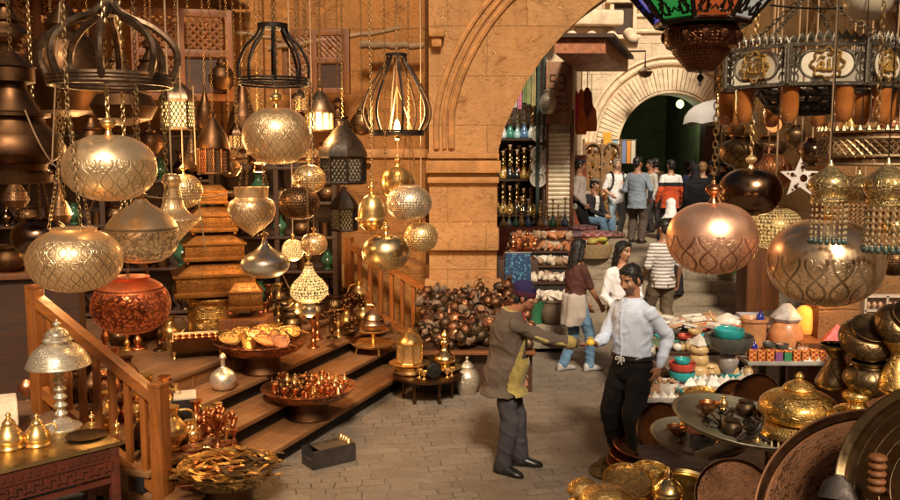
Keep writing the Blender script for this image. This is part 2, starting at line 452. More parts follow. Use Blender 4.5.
B_zinc = metal('zinc_filigree', (0.30, 0.25, 0.19), 0.42, 'scroll', 5, 2, 0.0, 1.0, 0.3, dark=(0.03, 0.022, 0.015))
M_cord = mat('cord', (0.45, 0.28, 0.15), 0.8)
M_greyp = mat('grey_tray', (0.20, 0.175, 0.12), 0.42, 0.35, ns=5, amt=0.3)
SUN_E, SKY_E = 5.0, 0.055
# ================================================================= the setting
def cobble():
    m, nt, b = nodes('cobbles')
    v = coord(nt, 'Object', None, (0, 0, radians(-9)))
    sp = nt.nodes.new('ShaderNodeSeparateXYZ'); nt.links.new(v, sp.inputs[0])
    n1 = noise_n(nt, v, 1.3, 3); n2 = noise_n(nt, v, 5.0, 3)
    cb = nt.nodes.new('ShaderNodeCombineXYZ')
    nt.links.new((E(nt, sp.outputs[0]) + n1 * 0.1 + n2 * 0.07).k, cb.inputs[0])
    nt.links.new((E(nt, sp.outputs[1]) + n1 * 0.22 + n2 * 0.035 + noise_n(nt, v, 14.0, 2) * 0.02).k, cb.inputs[1])
    br = nt.nodes.new('ShaderNodeTexBrick'); nt.links.new(cb.outputs[0], br.inputs['Vector'])
    for k, q in (('Scale', 1), ('Brick Width', 0.205), ('Row Height', 0.125), ('Mortar Size', 0.006), ('Mortar Smooth', 0.9), ('Bias', 0.0)): br.inputs[k].default_value = q
    br.squash = 1.25; br.squash_frequency = 3
    br.inputs['Color1'].default_value = (0.195, 0.15, 0.112, 1); br.inputs['Color2'].default_value = (0.27, 0.212, 0.162, 1); br.inputs['Mortar'].default_value = (0.21, 0.163, 0.122, 1)
    big = noise_n(nt, v, 0.7, 5, 0.6).ramp(0.35, 0.7); sm = noise_n(nt, v, 26.0, 5, 0.7).ramp(0.3, 0.7)
    c = mixc(nt, big * 0.4, br.outputs['Color'], (0.225, 0.175, 0.13))
    c = mixc(nt, sm * 0.45, c, (0.11, 0.077, 0.05))
    jm = noise_n(nt, v, 2.3, 4, 0.65).ramp(0.42, 0.68)
    c = mixc(nt, E(nt, br.outputs['Fac']) * jm * 0.9, c, (0.05, 0.035, 0.025))
    blot = noise_n(nt, v, 0.45, 5, 0.7, 0.6).ramp(0.45, 0.62)
    c = mixc(nt, blot * 0.45, c, (0.10, 0.072, 0.05))
    grit = noise_n(nt, v, 70.0, 3, 0.7).ramp(0.6, 0.72)
    c = mixc(nt, grit * 0.4, c, (0.33, 0.26, 0.19))
    nt.links.new(c, b.inputs['Base Color'])
    nt.links.new(big.ramp(0, 1, 0.72, 0.5).k, b.inputs['Roughness'])
    h = sm * 0.45 - E(nt, br.outputs['Fac']) * jm + noise_n(nt, v, 6.0, 3) * 0.8
    bump(nt, b, h, 0.9, 0.022); return m
M_cob = cobble()

g = MB(); n = 40
for i in range(1):
    g.f([g.v(p) for p in ((-90, -60, 0), (90, -60, 0), (90, 120, 0), (-90, 120, 0))])
tag(g.build('ground', M_cob), kind='structure')
g = MB()
for k in range(4):
    y0 = (13.5, 14.1, 14.5, 14.9)[k]
    g.box((4.2, (y0 + 15.6) / 2, 0.17 * k + 0.085), (5.8, 15.6 - y0, 0.17 - 0.002 * k), bev=0.012)
tag(g.build('stone_steps', M_step), kind='structure')
g = MB(); g.box((4.3, 22.8, 0.425), (8.6, 15.0, 0.85), bev=0.01)
tag(g.build('upper_pavement', M_step), kind='structure')

# --- the big arch wall with its pier
arch = [(0.61, 0), (0.61, 2.3), (0.625, 2.77), (0.70, 3.05), (0.82, 3.32), (0.97, 3.62), (1.18, 3.93), (1.45, 4.24), (1.78, 4.54), (2.2, 4.84), (2.8, 5.14), (3.5, 5.36), (4.4, 5.45), (6.3, 5.45)]
aw = thing('arch_wall', 'tall ochre stone wall whose wide arch springs from the pier in the middle of the lane', 'wall', (0, 11, 0))
poly = [(x, 0, z) for x, z in arch] + [(6.3, 0, 5.75), (-0.27, 0, 5.75), (-0.27, 0, 0)]
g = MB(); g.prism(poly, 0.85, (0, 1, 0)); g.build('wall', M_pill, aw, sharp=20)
g = MB()   # mouldings that follow the arch
mc = cr([(-0.17, 2.78), (-0.17, 3.2), (-0.08, 3.62), (0.1, 4.05), (0.36, 4.47), (0.72, 4.87), (1.25, 5.25), (1.95, 5.6), (2.9, 5.88), (4.2, 6.02), (6.2, 6.05)], 4)
for off, r in ((0.0, 0.04), (0.10, 0.03), (0.19, 0.045)):
    pts = []
    for i in range(len(mc)):
        a, b_ = Vector(mc[max(i - 1, 0)]), Vector(mc[min(i + 1, len(mc) - 1)]); d = (b_ - a).normalized(); q = Vector(mc[i]) + Vector((d.y, -d.x)) * off
        pts.append((q.x, -0.008, q.y))
    g.tube([p for p in pts if p[2] < 5.66], r, 8)
g.build('arch_moulding', M_trim, aw)
g = MB(); g.box((0.17, -0.04, 2.55), (0.96, 0.16, 0.16), bev=0.02); g.box((0.17, -0.03, 2.69), (0.92, 0.11, 0.07), bev=0.015); g.box((0.17, -0.02, 2.38), (0.92, 0.09, 0.08), bev=0.015); g.build('impost', M_trim, aw)
g = MB(); g.box((0.17, -0.05, 0.55), (1.0, 0.2, 1.1), bev=0.03); g.box((0.17, -0.03, 1.62), (0.93, 0.13, 0.3), bev=0.03); g.build('plinth', M_pill, aw)
g = MB(); g.box((-0.17, -0.07, 4.22), (0.2, 0.16, 0.1), bev=0.03); g.box((-0.17, -0.05, 4.12), (0.14, 0.12, 0.14), bev=0.04); g.build('corbel', M_trim, aw)

# --- back wall of the lamp shop
bw = thing('shop_back_wall', 'orange stone wall behind the hanging brass lamps', 'wall', (-4.9, 11.7, 0))
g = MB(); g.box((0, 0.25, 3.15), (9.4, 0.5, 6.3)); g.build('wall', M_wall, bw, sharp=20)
g = MB()
g.box((2.12, -0.05, 3.14), (0.56, 0.14, 6.27), bev=0.02); g.box((4.2, -0.06, 3.14), (0.75, 0.12, 6.27), bev=0.02)
g.build('pilaster', M_wall, bw)
g = MB(); g.box((2.6, -0.1, 2.72), (4.2, 0.12, 0.12), bev=0.02); g.box((2.6, -0.07, 2.62), (4.2, 0.07, 0.06), bev=0.01); g.box((2.6, -0.06, 0.6), (4.2, 0.08, 1.2), bev=0.01); g.build('string_course', M_trim, bw)
lw = thing('shop_side_wall', 'dim orange side wall closing the lamp shop at far left', 'wall', (-5.6, 4, 0))
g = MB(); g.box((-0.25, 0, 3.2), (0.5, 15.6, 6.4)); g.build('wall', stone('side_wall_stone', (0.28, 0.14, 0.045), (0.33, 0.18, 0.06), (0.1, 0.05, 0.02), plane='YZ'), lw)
# poles
def pole(a, b_, r, label):
    g = MB(); a, b_ = Vector(a), Vector(b_)
    pts = [a.lerp(b_, k / 10) + Vector((0, 0, 0.012 * sin(k * 2.1))) for k in range(11)]
    g.tube(pts, [r * (1 - 0.02 * k) for k in range(11)], 10)
    return tag(g.build('wooden_pole', M_pole), label, 'pole')
pole(P(268, 49, 10.9), P(399, 29, 10.9), 0.035, 'thin slanting wooden pole across the orange wall above the middle lamps')
pole(P(360, 45, 11.3), P(424, 46, 11.3), 0.055, 'thick short wooden pole jutting along the wall beside the arch pier')
pole(P(222, 30, 11.1), P(292, 42, 11.1), 0.03, 'pale pole behind the upper frame of the middle hanging globe')
for k, (y, xa, xb) in enumerate(((4.0, -5.5, -0.8), (5.4, -5.5, -0.8), (7.4, -5.5, -0.3), (3.1, 0.3, 5.0))):
    pole((xa, y, 4.35 + 0.05 * k), (xb, y + 0.2, 4.4), 0.045, 'overhead hanging pole number of row %d' % y if 0 else ('overhead pole carrying the %s lamps' % ('front left', 'second row left', 'rear left', 'right hand')[k]))

# --- corner shop beyond the arch
bs = thing('corner_building', 'narrow stone building beyond the arch with a pale roller shutter and a brown canopy', 'building', (0, 0, 0))
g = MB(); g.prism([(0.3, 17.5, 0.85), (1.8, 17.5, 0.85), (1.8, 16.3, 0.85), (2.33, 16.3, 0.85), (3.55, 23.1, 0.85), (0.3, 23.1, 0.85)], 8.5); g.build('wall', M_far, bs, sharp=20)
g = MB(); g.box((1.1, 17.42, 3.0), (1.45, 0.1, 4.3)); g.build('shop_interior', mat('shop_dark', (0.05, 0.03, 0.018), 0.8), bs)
g = MB()
for k in range(26): g.tube([(1.87, 16.25, 0.95 + k * 0.085), (2.28, 16.25, 0.95 + k * 0.085)], 0.043, 8)
g.build('roller_shutter', mat('shutter_paint', (0.85, 0.70, 0.50), 0.6, ns=3), bs)
g = MB(); g.box((1.84, 16.22, 2.2), (0.05, 0.12, 2.7)); g.box((2.31, 16.22, 2.2), (0.05, 0.12, 2.7)); g.build('shutter_rail', M_bwood, bs)
sb = MB(); sb.box((2.03, 16.1, 3.85), (0.5, 0.07, 1.15), bev=0.015); sb = sb.build('sign_board', wood('sign_wood', (0.30, 0.125, 0.045), 0.55, axis=2), bs)
g = MB()   # worn carved strokes on the board
for (x, z, w_, h_) in ((-0.12, 0.28, 0.10, 0.02), (-0.16, 0.22, 0.02, 0.1), (-0.12, 0.17, 0.1, 0.02), (-0.07, 0.1, 0.02, 0.13), (-0.13, 0.03, 0.11, 0.02), (0.06, 0.28, 0.11, 0.02), (0.11, 0.2, 0.02, 0.15), (0.06, 0.13, 0.09, 0.02), (0.11, 0.07, 0.02, 0.12), (0.05, 0.0, 0.12, 0.02)):
    g.box((2.03 + x, 16.06, 3.9 + z), (w_, 0.016, h_))
for z in (-0.12, -0.24, -0.36):
    pts = [(1.85 + 0.036 * k, 16.06, 3.88 + z + 0.035 * sin(k * 1.9 + z * 9)) for k in range(11)]
    g.tube(pts, 0.008, 6)
g.build('carved_writing', mat('carving_dark', (0.02, 0.009, 0.004), 0.7), sb)
cn = MB(); cn.prism([(1.68, 13.95, 4.33), (2.5, 13.95, 4.33), (3.5, 17.0, 4.33), (2.5, 17.0, 4.33)], 0.24)
cn.build('canopy', wood('canopy_wood', (0.50, 0.17, 0.065), 0.5, axis=1), bs)
g = MB(); g.prism([(1.60, 13.85, 4.572), (2.62, 13.85, 4.572), (3.62, 17.05, 4.572), (2.4, 17.05, 4.572)], 0.06); g.build('canopy_roof', M_dwood, bs)
g = MB(); g.box((2.2, 16.6, 5.25), (2.0, 1.0, 0.28), rz=0.1, bev=0.05); g.box((2.3, 16.8, 5.0), (1.6, 0.8, 0.22), rz=0.1, bev=0.05)
for k in range(5): g.cap((1.9 + 0.38 * k, 16.0 + 0.05 * k, 4.85), 0.1, (1.9 + 0.38 * k, 16.6, 5.0), 0.12)
g.build('cornice', M_ftrim, bs)
g = MB(); g.tube([(1.66, 16.15, 0.9), (1.66, 16.15, 6.5)], 0.035); g.tube([(1.77, 16.2, 2.8), (1.77, 16.2, 6.5)], 0.025); g.build('drainpipe', mat('pipe_green', (0.06, 0.085, 0.07), 0.5, 0.3), bs)

# --- far facade with the portal
fa = thing('portal_facade', 'pale sunlit stone facade with a great round arched gateway at the end of the lane', 'building', (0, 23, 0.85))
cx, hw, zs = 5.9, 1.42, 1.95
def parch(h, apex, n=14):   # slightly pointed arch, left foot to right foot
    L = [(-h * max(0.0, cos(pi / 2 * k / n)) ** 0.93, apex * sin(pi / 2 * k / n)) for k in range(n + 1)]
    return L + [(-x, z) for x, z in reversed(L[:-1])]
ins = [(cx - hw, 0)] + [(cx + x, zs + z) for x, z in parch(hw, 1.55)] + [(cx + hw, 0)]
poly = [(x, 0, z) for x, z in ins] + [(13.5, 0, 0), (13.5, 0, 9.5), (2.2, 0, 9.5), (2.2, 0, 0)]
g = MB(); g.prism(poly, 0.9, (0, 1, 0)); g.build('wall', M_far, fa, sharp=20)
A = parch(hw + 0.05, 1.62, 13); B = parch(hw + 0.58, 2.18, 13); g = MB()
for k in range(len(A) - 1):
    def mix(p, q, t): return (p[0] + (q[0] - p[0]) * t, p[1] + (q[1] - p[1]) * t)
    for t0, t1 in ((0.04, 0.46), (0.54, 0.96)):
        a0, a1, b0, b1 = mix(A[k], A[k + 1], t0), mix(A[k], A[k + 1], t1), mix(B[k], B[k + 1], t0), mix(B[k], B[k + 1], t1)
        dd = 0.09 + 0.03 * rnd.random()
        g.prism([(cx + p[0], -dd, zs + p[1]) for p in (a0, b0, b1, a1)], dd + 0.05, (0, 1, 0))
g.build('voussoirs', M_ftrim, fa, sharp=20)
g = MB()
for hh, ap, r in ((hw + 0.72, 2.34, 0.07), (hw + 0.86, 2.5, 0.035), (hw + 0.02, 1.57, 0.05)):
    g.tube([(cx + x, -0.03, zs + z) for x, z in parch(hh, ap, 16)], r, 8)
g.tube([(2.3, -0.03, 5.1), (13.4, -0.03, 5.1)], 0.06, 8); g.tube([(2.3, -0.03, 5.5), (13.4, -0.03, 5.5)], 0.04, 8)
g.build('arch_moulding', M_ftrim, fa)
wz = P(622, 20, 23) - Vector((0, 23, 0.85))
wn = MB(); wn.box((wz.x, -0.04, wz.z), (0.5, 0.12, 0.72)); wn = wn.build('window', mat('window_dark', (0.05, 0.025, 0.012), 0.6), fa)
g = MB(); g.box((wz.x - 0.3, -0.08, wz.z), (0.1, 0.24, 0.9), bev=0.01); g.box((wz.x + 0.3, -0.08, wz.z), (0.1, 0.24, 0.9), bev=0.01); g.box((wz.x, -0.1, wz.z + 0.46), (0.9, 0.3, 0.1), bev=0.01); g.box((wz.x, -0.1, wz.z - 0.46), (0.9, 0.3, 0.1), bev=0.01); g.build('frame', M_ftrim, wn)
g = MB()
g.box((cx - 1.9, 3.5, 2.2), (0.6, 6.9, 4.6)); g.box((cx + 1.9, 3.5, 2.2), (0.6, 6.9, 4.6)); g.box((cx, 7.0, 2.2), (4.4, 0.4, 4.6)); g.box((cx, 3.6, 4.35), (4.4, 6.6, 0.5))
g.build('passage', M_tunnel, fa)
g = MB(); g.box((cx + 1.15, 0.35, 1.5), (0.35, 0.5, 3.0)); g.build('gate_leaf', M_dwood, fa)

# --- right side building
rb = thing('right_building', 'sand coloured stone building on the right behind the chandelier', 'building', (0, 0, 0))
a, b_ = Vector((6.05, 11.0, 0)), Vector((7.5, 23.0, 0)); dv = (b_ - a).normalized(); nv = Vector((-dv.y, dv.x, 0))
g = MB(); g.prism([a, b_, b_ + Vector((3, 0, 0)), a + Vector((3, 0, 0))], 9); g.build('wall', M_right, rb, sharp=20)
def onw(t, z, out=0.0): q = a + dv * t + nv * out; return (q.x, q.y, z)
g = MB()
g.tube([onw(0.3 + 6.4 * k / 24, 3.0 + 2.9 * sin(pi * (0.02 + 0.96 * k / 24)) ** 0.8, 0.02) for k in range(25)], 0.11, 8)
g.tube([onw(0.7 + 5.6 * k / 24, 3.0 + 2.4 * sin(pi * (0.02 + 0.96 * k / 24)) ** 0.8, 0.02) for k in range(25)], 0.05, 8)
g.tube([onw(0.1, 2.95, 0.03), onw(11.9, 2.95, 0.03)], 0.09, 8); g.tube([onw(0.1, 4.7, 0.02), onw(11.9, 4.6, 0.02)], 0.04, 8)
g.tube([onw(7.6, 0.9, 0.02), onw(7.6, 7, 0.02)], 0.12, 8)
g.build('arch_moulding', M_right, rb)
g = MB(); g.prism([onw(8.3, 0.9, 0.03), onw(10.8, 0.9, 0.03), onw(10.8, 2.5, 0.03), onw(8.3, 2.5, 0.03)], 0.04, tuple(nv)); g.build('shop_front', mat('shop_front_dark', (0.05, 0.03, 0.02), 0.7), rb)
sw = thing('right_shop_wall', 'amber lit shop wall behind the pots at far right', 'wall', (0, 0, 0))
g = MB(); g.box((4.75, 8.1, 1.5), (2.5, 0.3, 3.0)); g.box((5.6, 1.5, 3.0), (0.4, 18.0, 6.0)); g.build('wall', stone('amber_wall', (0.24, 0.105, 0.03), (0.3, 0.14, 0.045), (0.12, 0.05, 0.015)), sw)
hb = thing('house_behind', 'brown stone house across the lane behind the viewpoint', 'building', (0, -9, 0))
g = MB(); g.box((0, -0.5, 2.8), (24, 1, 5.6)); g.build('wall', stone('house_stone', (0.30, 0.2, 0.1), (0.34, 0.24, 0.13), (0.12, 0.07, 0.03)), hb)

# --- the wooden stairs of the lamp shop
E0 = Vector((-1.51, 7.07, 0)); ev = Vector((0.35, 0.937, 0)); nv2 = Vector((-0.937, 0.35, 0)); ang = atan2(ev.y, ev.x)
def ST_(s, n, z=0.0): q = E0 + ev * s + nv2 * n; q.z = z; return q
st = thing('wooden_stairs', 'three wide worn wooden steps with black risers climbing into the lamp shop', 'stairs', E0, ang)
for k in range(3):
    g = MB()
    d0 = 0.36 * k
    # local x along the tread, y up-slope
    for j in range(1):
        g.box((1.45, d0 + 0.21, 0.17 * (k + 1) - 0.022), (5.2, 0.42, 0.044), bev=0.008)
    g.build('tread', M_tread, st)
    g = MB(); g.box((1.45, d0 + 0.10, 0.17 * (k + 1) - 0.106), (5.18, 0.08, 0.12)); g.build('riser', M_riser, st)
g = MB(); g.box((1.45, 1.2, 0.5), (5.18, 0.1, 0.28))
for k in range(8): g.box((-0.9 + 0.66 * k, 1.143, 0.53), (0.012, 0.016, 0.24))
g.box((1.45, 0.6, 0.08), (5.1, 0.5, 0.14)); g.box((1.45, 0.85, 0.2), (5.1, 0.5, 0.26)); g.build('top_riser', M_tread, st)
dk = thing('shop_floor', 'raised dusty wooden floor of the lamp shop above the steps', 'platform', E0, ang)
g = MB()
for k in range(9):
    g.box((1.3 - 0.0, 1.12 + 0.4 * k + 0.2, 0.66), (6.2, 0.392, 0.04), bev=0.006)
g.build('floor_boards', wood('floor_wood', (0.16, 0.068, 0.024), 0.65, axis=0, worn=(0.18, 0.10, 0.05)), dk)
g = MB(); g.box((1.3, 3.0, 0.32), (6.1, 3.4, 0.62)); g.build('base', M_riser, dk)

def railing(s, n0, rise, L, label, nb):
    a = ST_(s, n0); r = thing('stair_railing', label, 'railing', a, atan2(nv2.y, nv2.x))
    def post(x, z0, z1, w=0.11):
        g = MB(); g.box((x, 0, (z0 + z1) / 2), (w, w, z1 - z0), bev=0.008); g.box((x, 0, z1 + 0.012), (w * 1.05, w * 1.05, 0.03), bev=0.008); g.build('newel_post', M_rail, r)
    post(0, 0, 1.0); post(L, 0.5, 1.0 + rise + 0.03, 0.1)
    g = MB(); g.prism([(0.05, -0.045, 0.88), (L - 0.05, -0.045, 0.88 + rise), (L - 0.05, -0.045, 0.97 + rise), (0.05, -0.045, 0.97)], 0.09, (0, 1, 0)); g.build('handrail', M_railh, r)
    g = MB(); g.prism([(0.05, -0.03, 0.16), (L - 0.05, -0.03, 0.16 + rise), (L - 0.05, -0.03, 0.25 + rise), (0.05, -0.03, 0.25)], 0.06, (0, 1, 0)); g.build('bottom_rail', M_railh, r)
    for k in range(nb):
        t = (k + 1) / (nb + 1); x = L * t
        g = MB(); g.box((x, 0, 0.56 + rise * t), (0.05, 0.04, 0.68), bev=0.005); g.build('baluster', M_rail, r)
railing(-1.1, 0.28, 0.64, 1.15, 'orange brown wooden railing at the near end of the steps beside the brass table', 7)
railing(4.05, 0.1, 0.55, 1.25, 'wooden railing at the far end of the steps beside the copper pots', 7)

# --- carved lattice screens and dark shelves in the shop
def screen(loc, rot, w, h, label, seed):
    t = thing('lattice_screen', label, 'screen', loc, rot)
    g = MB()
    for x in (-w / 2, -w * 0.02, w / 2): g.box((x, 0, 0), (0.075, 0.07, h + 0.08), bev=0.008)
    for z in (-h / 2, 0.02, h / 2): g.box((0, 0.002, z), (w, 0.055, 0.075), bev=0.008)
    g.build('frame', M_bwood, t)
    g = MB(); g.box((w * 0.24, 0.015, -h * 0.24), (w * 0.44, 0.02, h * 0.42)); g.build('panel', M_dwood, t)
    g = MB()
    for sx, sz in ((-0.26, 0.26), (0.24, 0.26), (-0.26, -0.24)):
        for k in range(-3, 4):
            for sgn in (-1, 1):
                o = k * w * 0.085
                x0, x1 = sx * w - w * 0.2, sx * w + w * 0.2
                p = [(x, 0, sz * h + sgn * (x - sx * w) + o) for x in (x0, x1)]
                lo, hi = sz * h - h * 0.2, sz * h + h * 0.2
                def cl(p0, p1):
                    (xa, _, za), (xb, _, zb) = p0, p1; T = [0, 1]
                    for lim, s_ in ((lo, 1), (hi, -1)):
                        fa_, fb = (za - lim) * s_, (zb - lim) * s_
                        if fa_ < 0 and fb < 0: return None
                        if fa_ < 0: T[0] = max(T[0], fa_ / (fa_ - fb))
                        if fb < 0: T[1] = min(T[1], fa_ / (fa_ - fb))
                    if T[1] - T[0] < 0.05: return None
                    return [(xa + (xb - xa) * q, 0.003 * sgn, za + (zb - za) * q) for q in T]
                q = cl(*p)
                if q: g.tube(q, 0.016, 6)
        g.cap((sx * w, -0.015, sz * h), 0.03, (sx * w, 0.015, sz * h), 0.03)
    g.build('lattice', M_bwood, t)
screen(P(183, 55, 8.9), 0.25, 0.92, 0.85, 'large brown carved lattice screen high on the left wall behind the glowing lantern', 1)
screen(P(316, 62, 10.9), -0.15, 0.8, 0.72, 'smaller carved lattice screen on the back wall behind the middle globe', 2)
screen(P(40, 30, 9.4), 0.35, 1.1, 0.7, 'dark lattice screen at upper left behind the crown shaped frame', 3)
def shelf_unit(loc, rot, w, h, d, rows, label, name='shelf_unit'):
    t = thing(name, label, 'shelf', loc, rot)
    g = MB()
    for x in (-w / 2, 0, w / 2): g.box((x, 0, h / 2), (0.06, d, h))
    g.box((0, d / 2, h / 2), (w, 0.02, h)); g.build('case', M_dwood, t)
    for k in range(rows + 1):
        g = MB(); g.box((0, -0.01, 0.05 + (h - 0.1) * k / rows), (w, d, 0.035), bev=0.004); g.build('shelf', M_dwood, t)
    return t
shelf_unit((-4.3, 10.6, 0.68), 0.2, 2.6, 2.3, 0.4, 4, 'tall dark wooden shelf full of small things in the shadows at left')
shelf_unit((-2.25, 11.2, 0.68), 0.0, 1.5, 1.9, 0.4, 4, 'dark shelf against the back wall behind the hanging lamps')

aw2 = thing('added_shade_awning', 'added plank awning out of view that shades the back of the lamp shop', 'awning', (-4.1, 9.9, 4.62))  # unseen awning, added to keep the sun off the back wall
g = MB()
for k in range(8): g.box((0, -1.6 + 0.43 * k, 0.01 * (k % 2)), (2.9, 0.415, 0.03))
g.build('planks', M_bwood, aw2)
for x in (-1.2, 1.2): g = MB(); g.box((x, 0, -0.06), (0.08, 3.4, 0.08)); g.build('bearer', M_dwood, aw2)
B_brown = metal('brown_bronze', (0.13, 0.062, 0.028), 0.46, tarnish=0.7)
# ================================================================= hanging lamps
def sup(n=14, e=0.85, t0=-90, t1=90, ez=1.0):
    out = []
    for i in range(n + 1):
        a = radians(t0 + (t1 - t0) * i / n)
        out.append((max(0.0, cos(a)) ** e, (1 if sin(a) >= 0 else -1) * abs(sin(a)) ** ez))
    return out
SHAPES = {
    'globe': [(0.05, -1.0)] + sup(18, 0.82, -86, 78),
    'turnip': [(0.05, -1.0)] + sup(18, 0.8, -86, 62) + [(0.47, 0.93), (0.50, 1.0), (0.46, 1.02)],
    'tear': cr([(0.06, -1), (0.55, -0.93), (0.9, -0.6), (1.0, -0.2), (0.96, 0.12), (0.8, 0.42), (0.54, 0.66), (0.28, 0.84), (0.15, 1.0)], 6),
    'onion': cr([(0.05, -1), (0.55, -0.93), (0.93, -0.6), (1.0, -0.22), (0.82, 0.12), (0.42, 0.42), (0.16, 0.72), (0.07, 1.0)], 5),
    'cone': cr([(0.02, -1), (0.22, -0.8), (0.62, -0.5), (1.0, -0.22), (0.66, -0.08), (0.42, 0.12), (0.30, 0.5), (0.27, 0.68), (0.36, 0.8), (0.3, 0.95), (0.1, 1.0)], 5),
    'pot': cr([(0.02, -1), (0.12, -0.9), (0.42, -0.7), (0.85, -0.32), (1.0, 0.08), (0.92, 0.4), (0.70, 0.56), (0.68, 0.62)], 5) + [(0.70, 0.66), (0.72, 0.98), (0.75, 1.0), (0.66, 1.0)],
    'bell': cr([(0.04, -1), (0.4, -0.9), (0.72, -0.62), (0.8, -0.42)], 4) + [(0.98, -0.36), (1.0, -0.3), (0.97, -0.24)] + cr([(0.84, -0.2), (0.80, 0.1), (0.72, 0.45), (0.5, 0.8), (0.18, 1.0)], 4),
    'pear': cr([(0.2, -1), (0.28, -0.86), (0.8, -0.62), (1.0, -0.28), (0.86, 0.08), (0.5, 0.4), (0.27, 0.7), (0.2, 1.0)], 5),
    'bowl': cr([(0.3, -1), (0.35, -0.9), (0.8, -0.6), (1.0, -0.1), (0.92, 0.4), (0.5, 0.72), (0.4, 0.8)], 5) + [(0.55, 0.9), (0.56, 1.0), (0.4, 1.0)],
}
FIN = cr([(0.55, -1), (0.4, -0.75), (0.3, -0.45), (0.75, -0.15), (0.95, 0.15), (0.7, 0.42), (0.3, 0.58), (0.22, 0.8), (0.05, 1.0)], 4)
def finial(r, h): return [(a * r, b * h / 2) for a, b in FIN]
TOPZ = 4.38
def hlamp(label, px, py, w, h, d, shape, m, hang='chain', group=None, fin=True, finm=None, seg=40, top=TOPZ, name='hanging_lamp', tilt=0.0, finh=0.34):
    c = P(px, py, d); r, hh = S(w / 2, d), S(h / 2, d)
    t = thing(name, label, 'lamp', c, rnd.random() * 6.28, group)
    g = MB(); g.lathe([(a * r, b * hh) for a, b in SHAPES[shape]], seg); g.build('shade', m, t)
    zt = hh
    if fin:
        fh = 2 * hh * finh; fr = r * 0.19
        g = MB().at((0, 0, hh * 0.97 + fh / 2)); g.lathe(finial(fr, fh), 18); g.build('finial', finm or B_plain, t); zt = hh * 0.97 + fh
    g = MB()
    if hang == 'chain': g.chain((0, 0, zt - 0.005), (0, 0, top - c.z)); nm = 'chain'
    elif hang == 'cord': g.tube([(0, 0, zt - 0.02), (0.006, 0, (zt + top - c.z) / 2), (0, 0, top - c.z)], 0.005, 6); nm = 'cord'
    elif hang == 'rim':
        rr = r * (0.5 if shape == 'turnip' else 0.72); up = 1.9 * r + 0.15
        for k in range(3):
            a = 2 * pi * k / 3 + 0.4; p0 = (rr * cos(a), rr * sin(a), hh)
            g.chain(p0, (0, 0, hh + up), 0.026, 0.007, 0.0022)
        g.chain((0, 0, hh + up), (0, 0, top - c.z)); nm = 'chain'
    g.build(nm, M_cord if hang == 'cord' else B_chain, t)
    return t
hlamp('large pale brass globe hanging under the bronze crown frame, topmost of the left cluster', 110, 168, 90, 66, 3.8, 'globe', B_arab)
hlamp('wide pale brass lamp with an open rim, lowest pale one at the far left', 75, 260, 92, 64, 3.6, 'turnip', B_arab2, 'rim', fin=False)
hlamp('pale brass teardrop lamp with a broad band of script, between the left globes', 142, 231, 72, 64, 4.2, 'tear', B_call, finh=0.14)
hlamp('red copper lamp covered in dark script above the stair railing', 131, 305, 78, 58, 4.3, 'turnip', B_redc, 'rim', fin=False)
hlamp('large round golden brass globe under the black wire frame left of centre', 277, 136, 68, 56, 5.0, 'globe', B_arab2)
hlamp('pale brass spinning top shaped lamp with a flared skirt', 173, 211, 54, 74, 4.9, 'cone', B_arab2, 'cord', fin=False)
hlamp('dark brass globe half hidden behind the spinning top lamp', 184, 191, 36, 34, 6.2, 'globe', B_pier, 'cord')
hlamp('brass pot shaped lamp with a wide collar and pointed tip on three chains', 252, 212, 47, 50, 5.6, 'pot', B_arab2, 'rim', fin=False)
hlamp('plain silver onion shaped lamp below the collared pot lamp', 265, 258, 48, 40, 6.0, 'onion', B_silv, finh=0.2)
il = hlamp('bright pierced pear shaped brass lamp with a ball tip over the shop floor', 309, 285, 38, 44, 6.4, 'pear', B_pierg, finm=B_plain)
g = MB().at((0, 0, -S(22, 6.4) - 0.03)); g.ell((0, 0, 0), (0.055, 0.055, 0.055)); g.lathe([(0.03, 0.03), (0.05, 0.06), (0.05, 0.07)], 14); g.build('ball_tip', B_silv, il)
hlamp('dark pierced globe with light showing through its holes', 299, 203, 41, 33, 6.8, 'globe', B_darkp)
hlamp('small dark gold globe above the dark pierced globe', 309, 179, 33, 28, 7.2, 'globe', B_pier)
hlamp('small cream glowing lamp beside the fluted gold lamp', 293, 250, 22, 22, 7.4, 'globe', B_pierg, 'cord')
hlamp('small fluted gold lamp above the pear shaped lamp', 314, 244, 27, 22, 7.0, 'globe', B_arab2, 'cord')
hlamp('brass bell shaped lamp with a flange at its waist', 372, 213, 34, 38, 7.2, 'bell', B_plain)
hlamp('round silver pierced globe on three chains near the arch pier', 409, 203, 46, 35, 7.5, 'turnip', B_silp, 'rim', fin=False)
hlamp('smooth glossy golden globe above the far stair railing', 386, 252, 48, 37, 7.0, 'globe', metal('brass_honey', (0.92, 0.66, 0.33), 0.26, 'arab', 14, 3, 0.1, 0.5, 0.12, dark=(0.5, 0.28, 0.08)))
hlamp('gold pierced globe nearest the arch pier', 421, 237, 34, 30, 7.6, 'globe', B_pier, 'cord')
hlamp('pale brass globe partly behind the silver pierced one', 398, 183, 34, 34, 8.0, 'globe', B_plain, 'cord')
hlamp('dark squat globe behind the far left pale lamp', 40, 237, 54, 38, 5.0, 'turnip', B_dark, 'rim', fin=False)
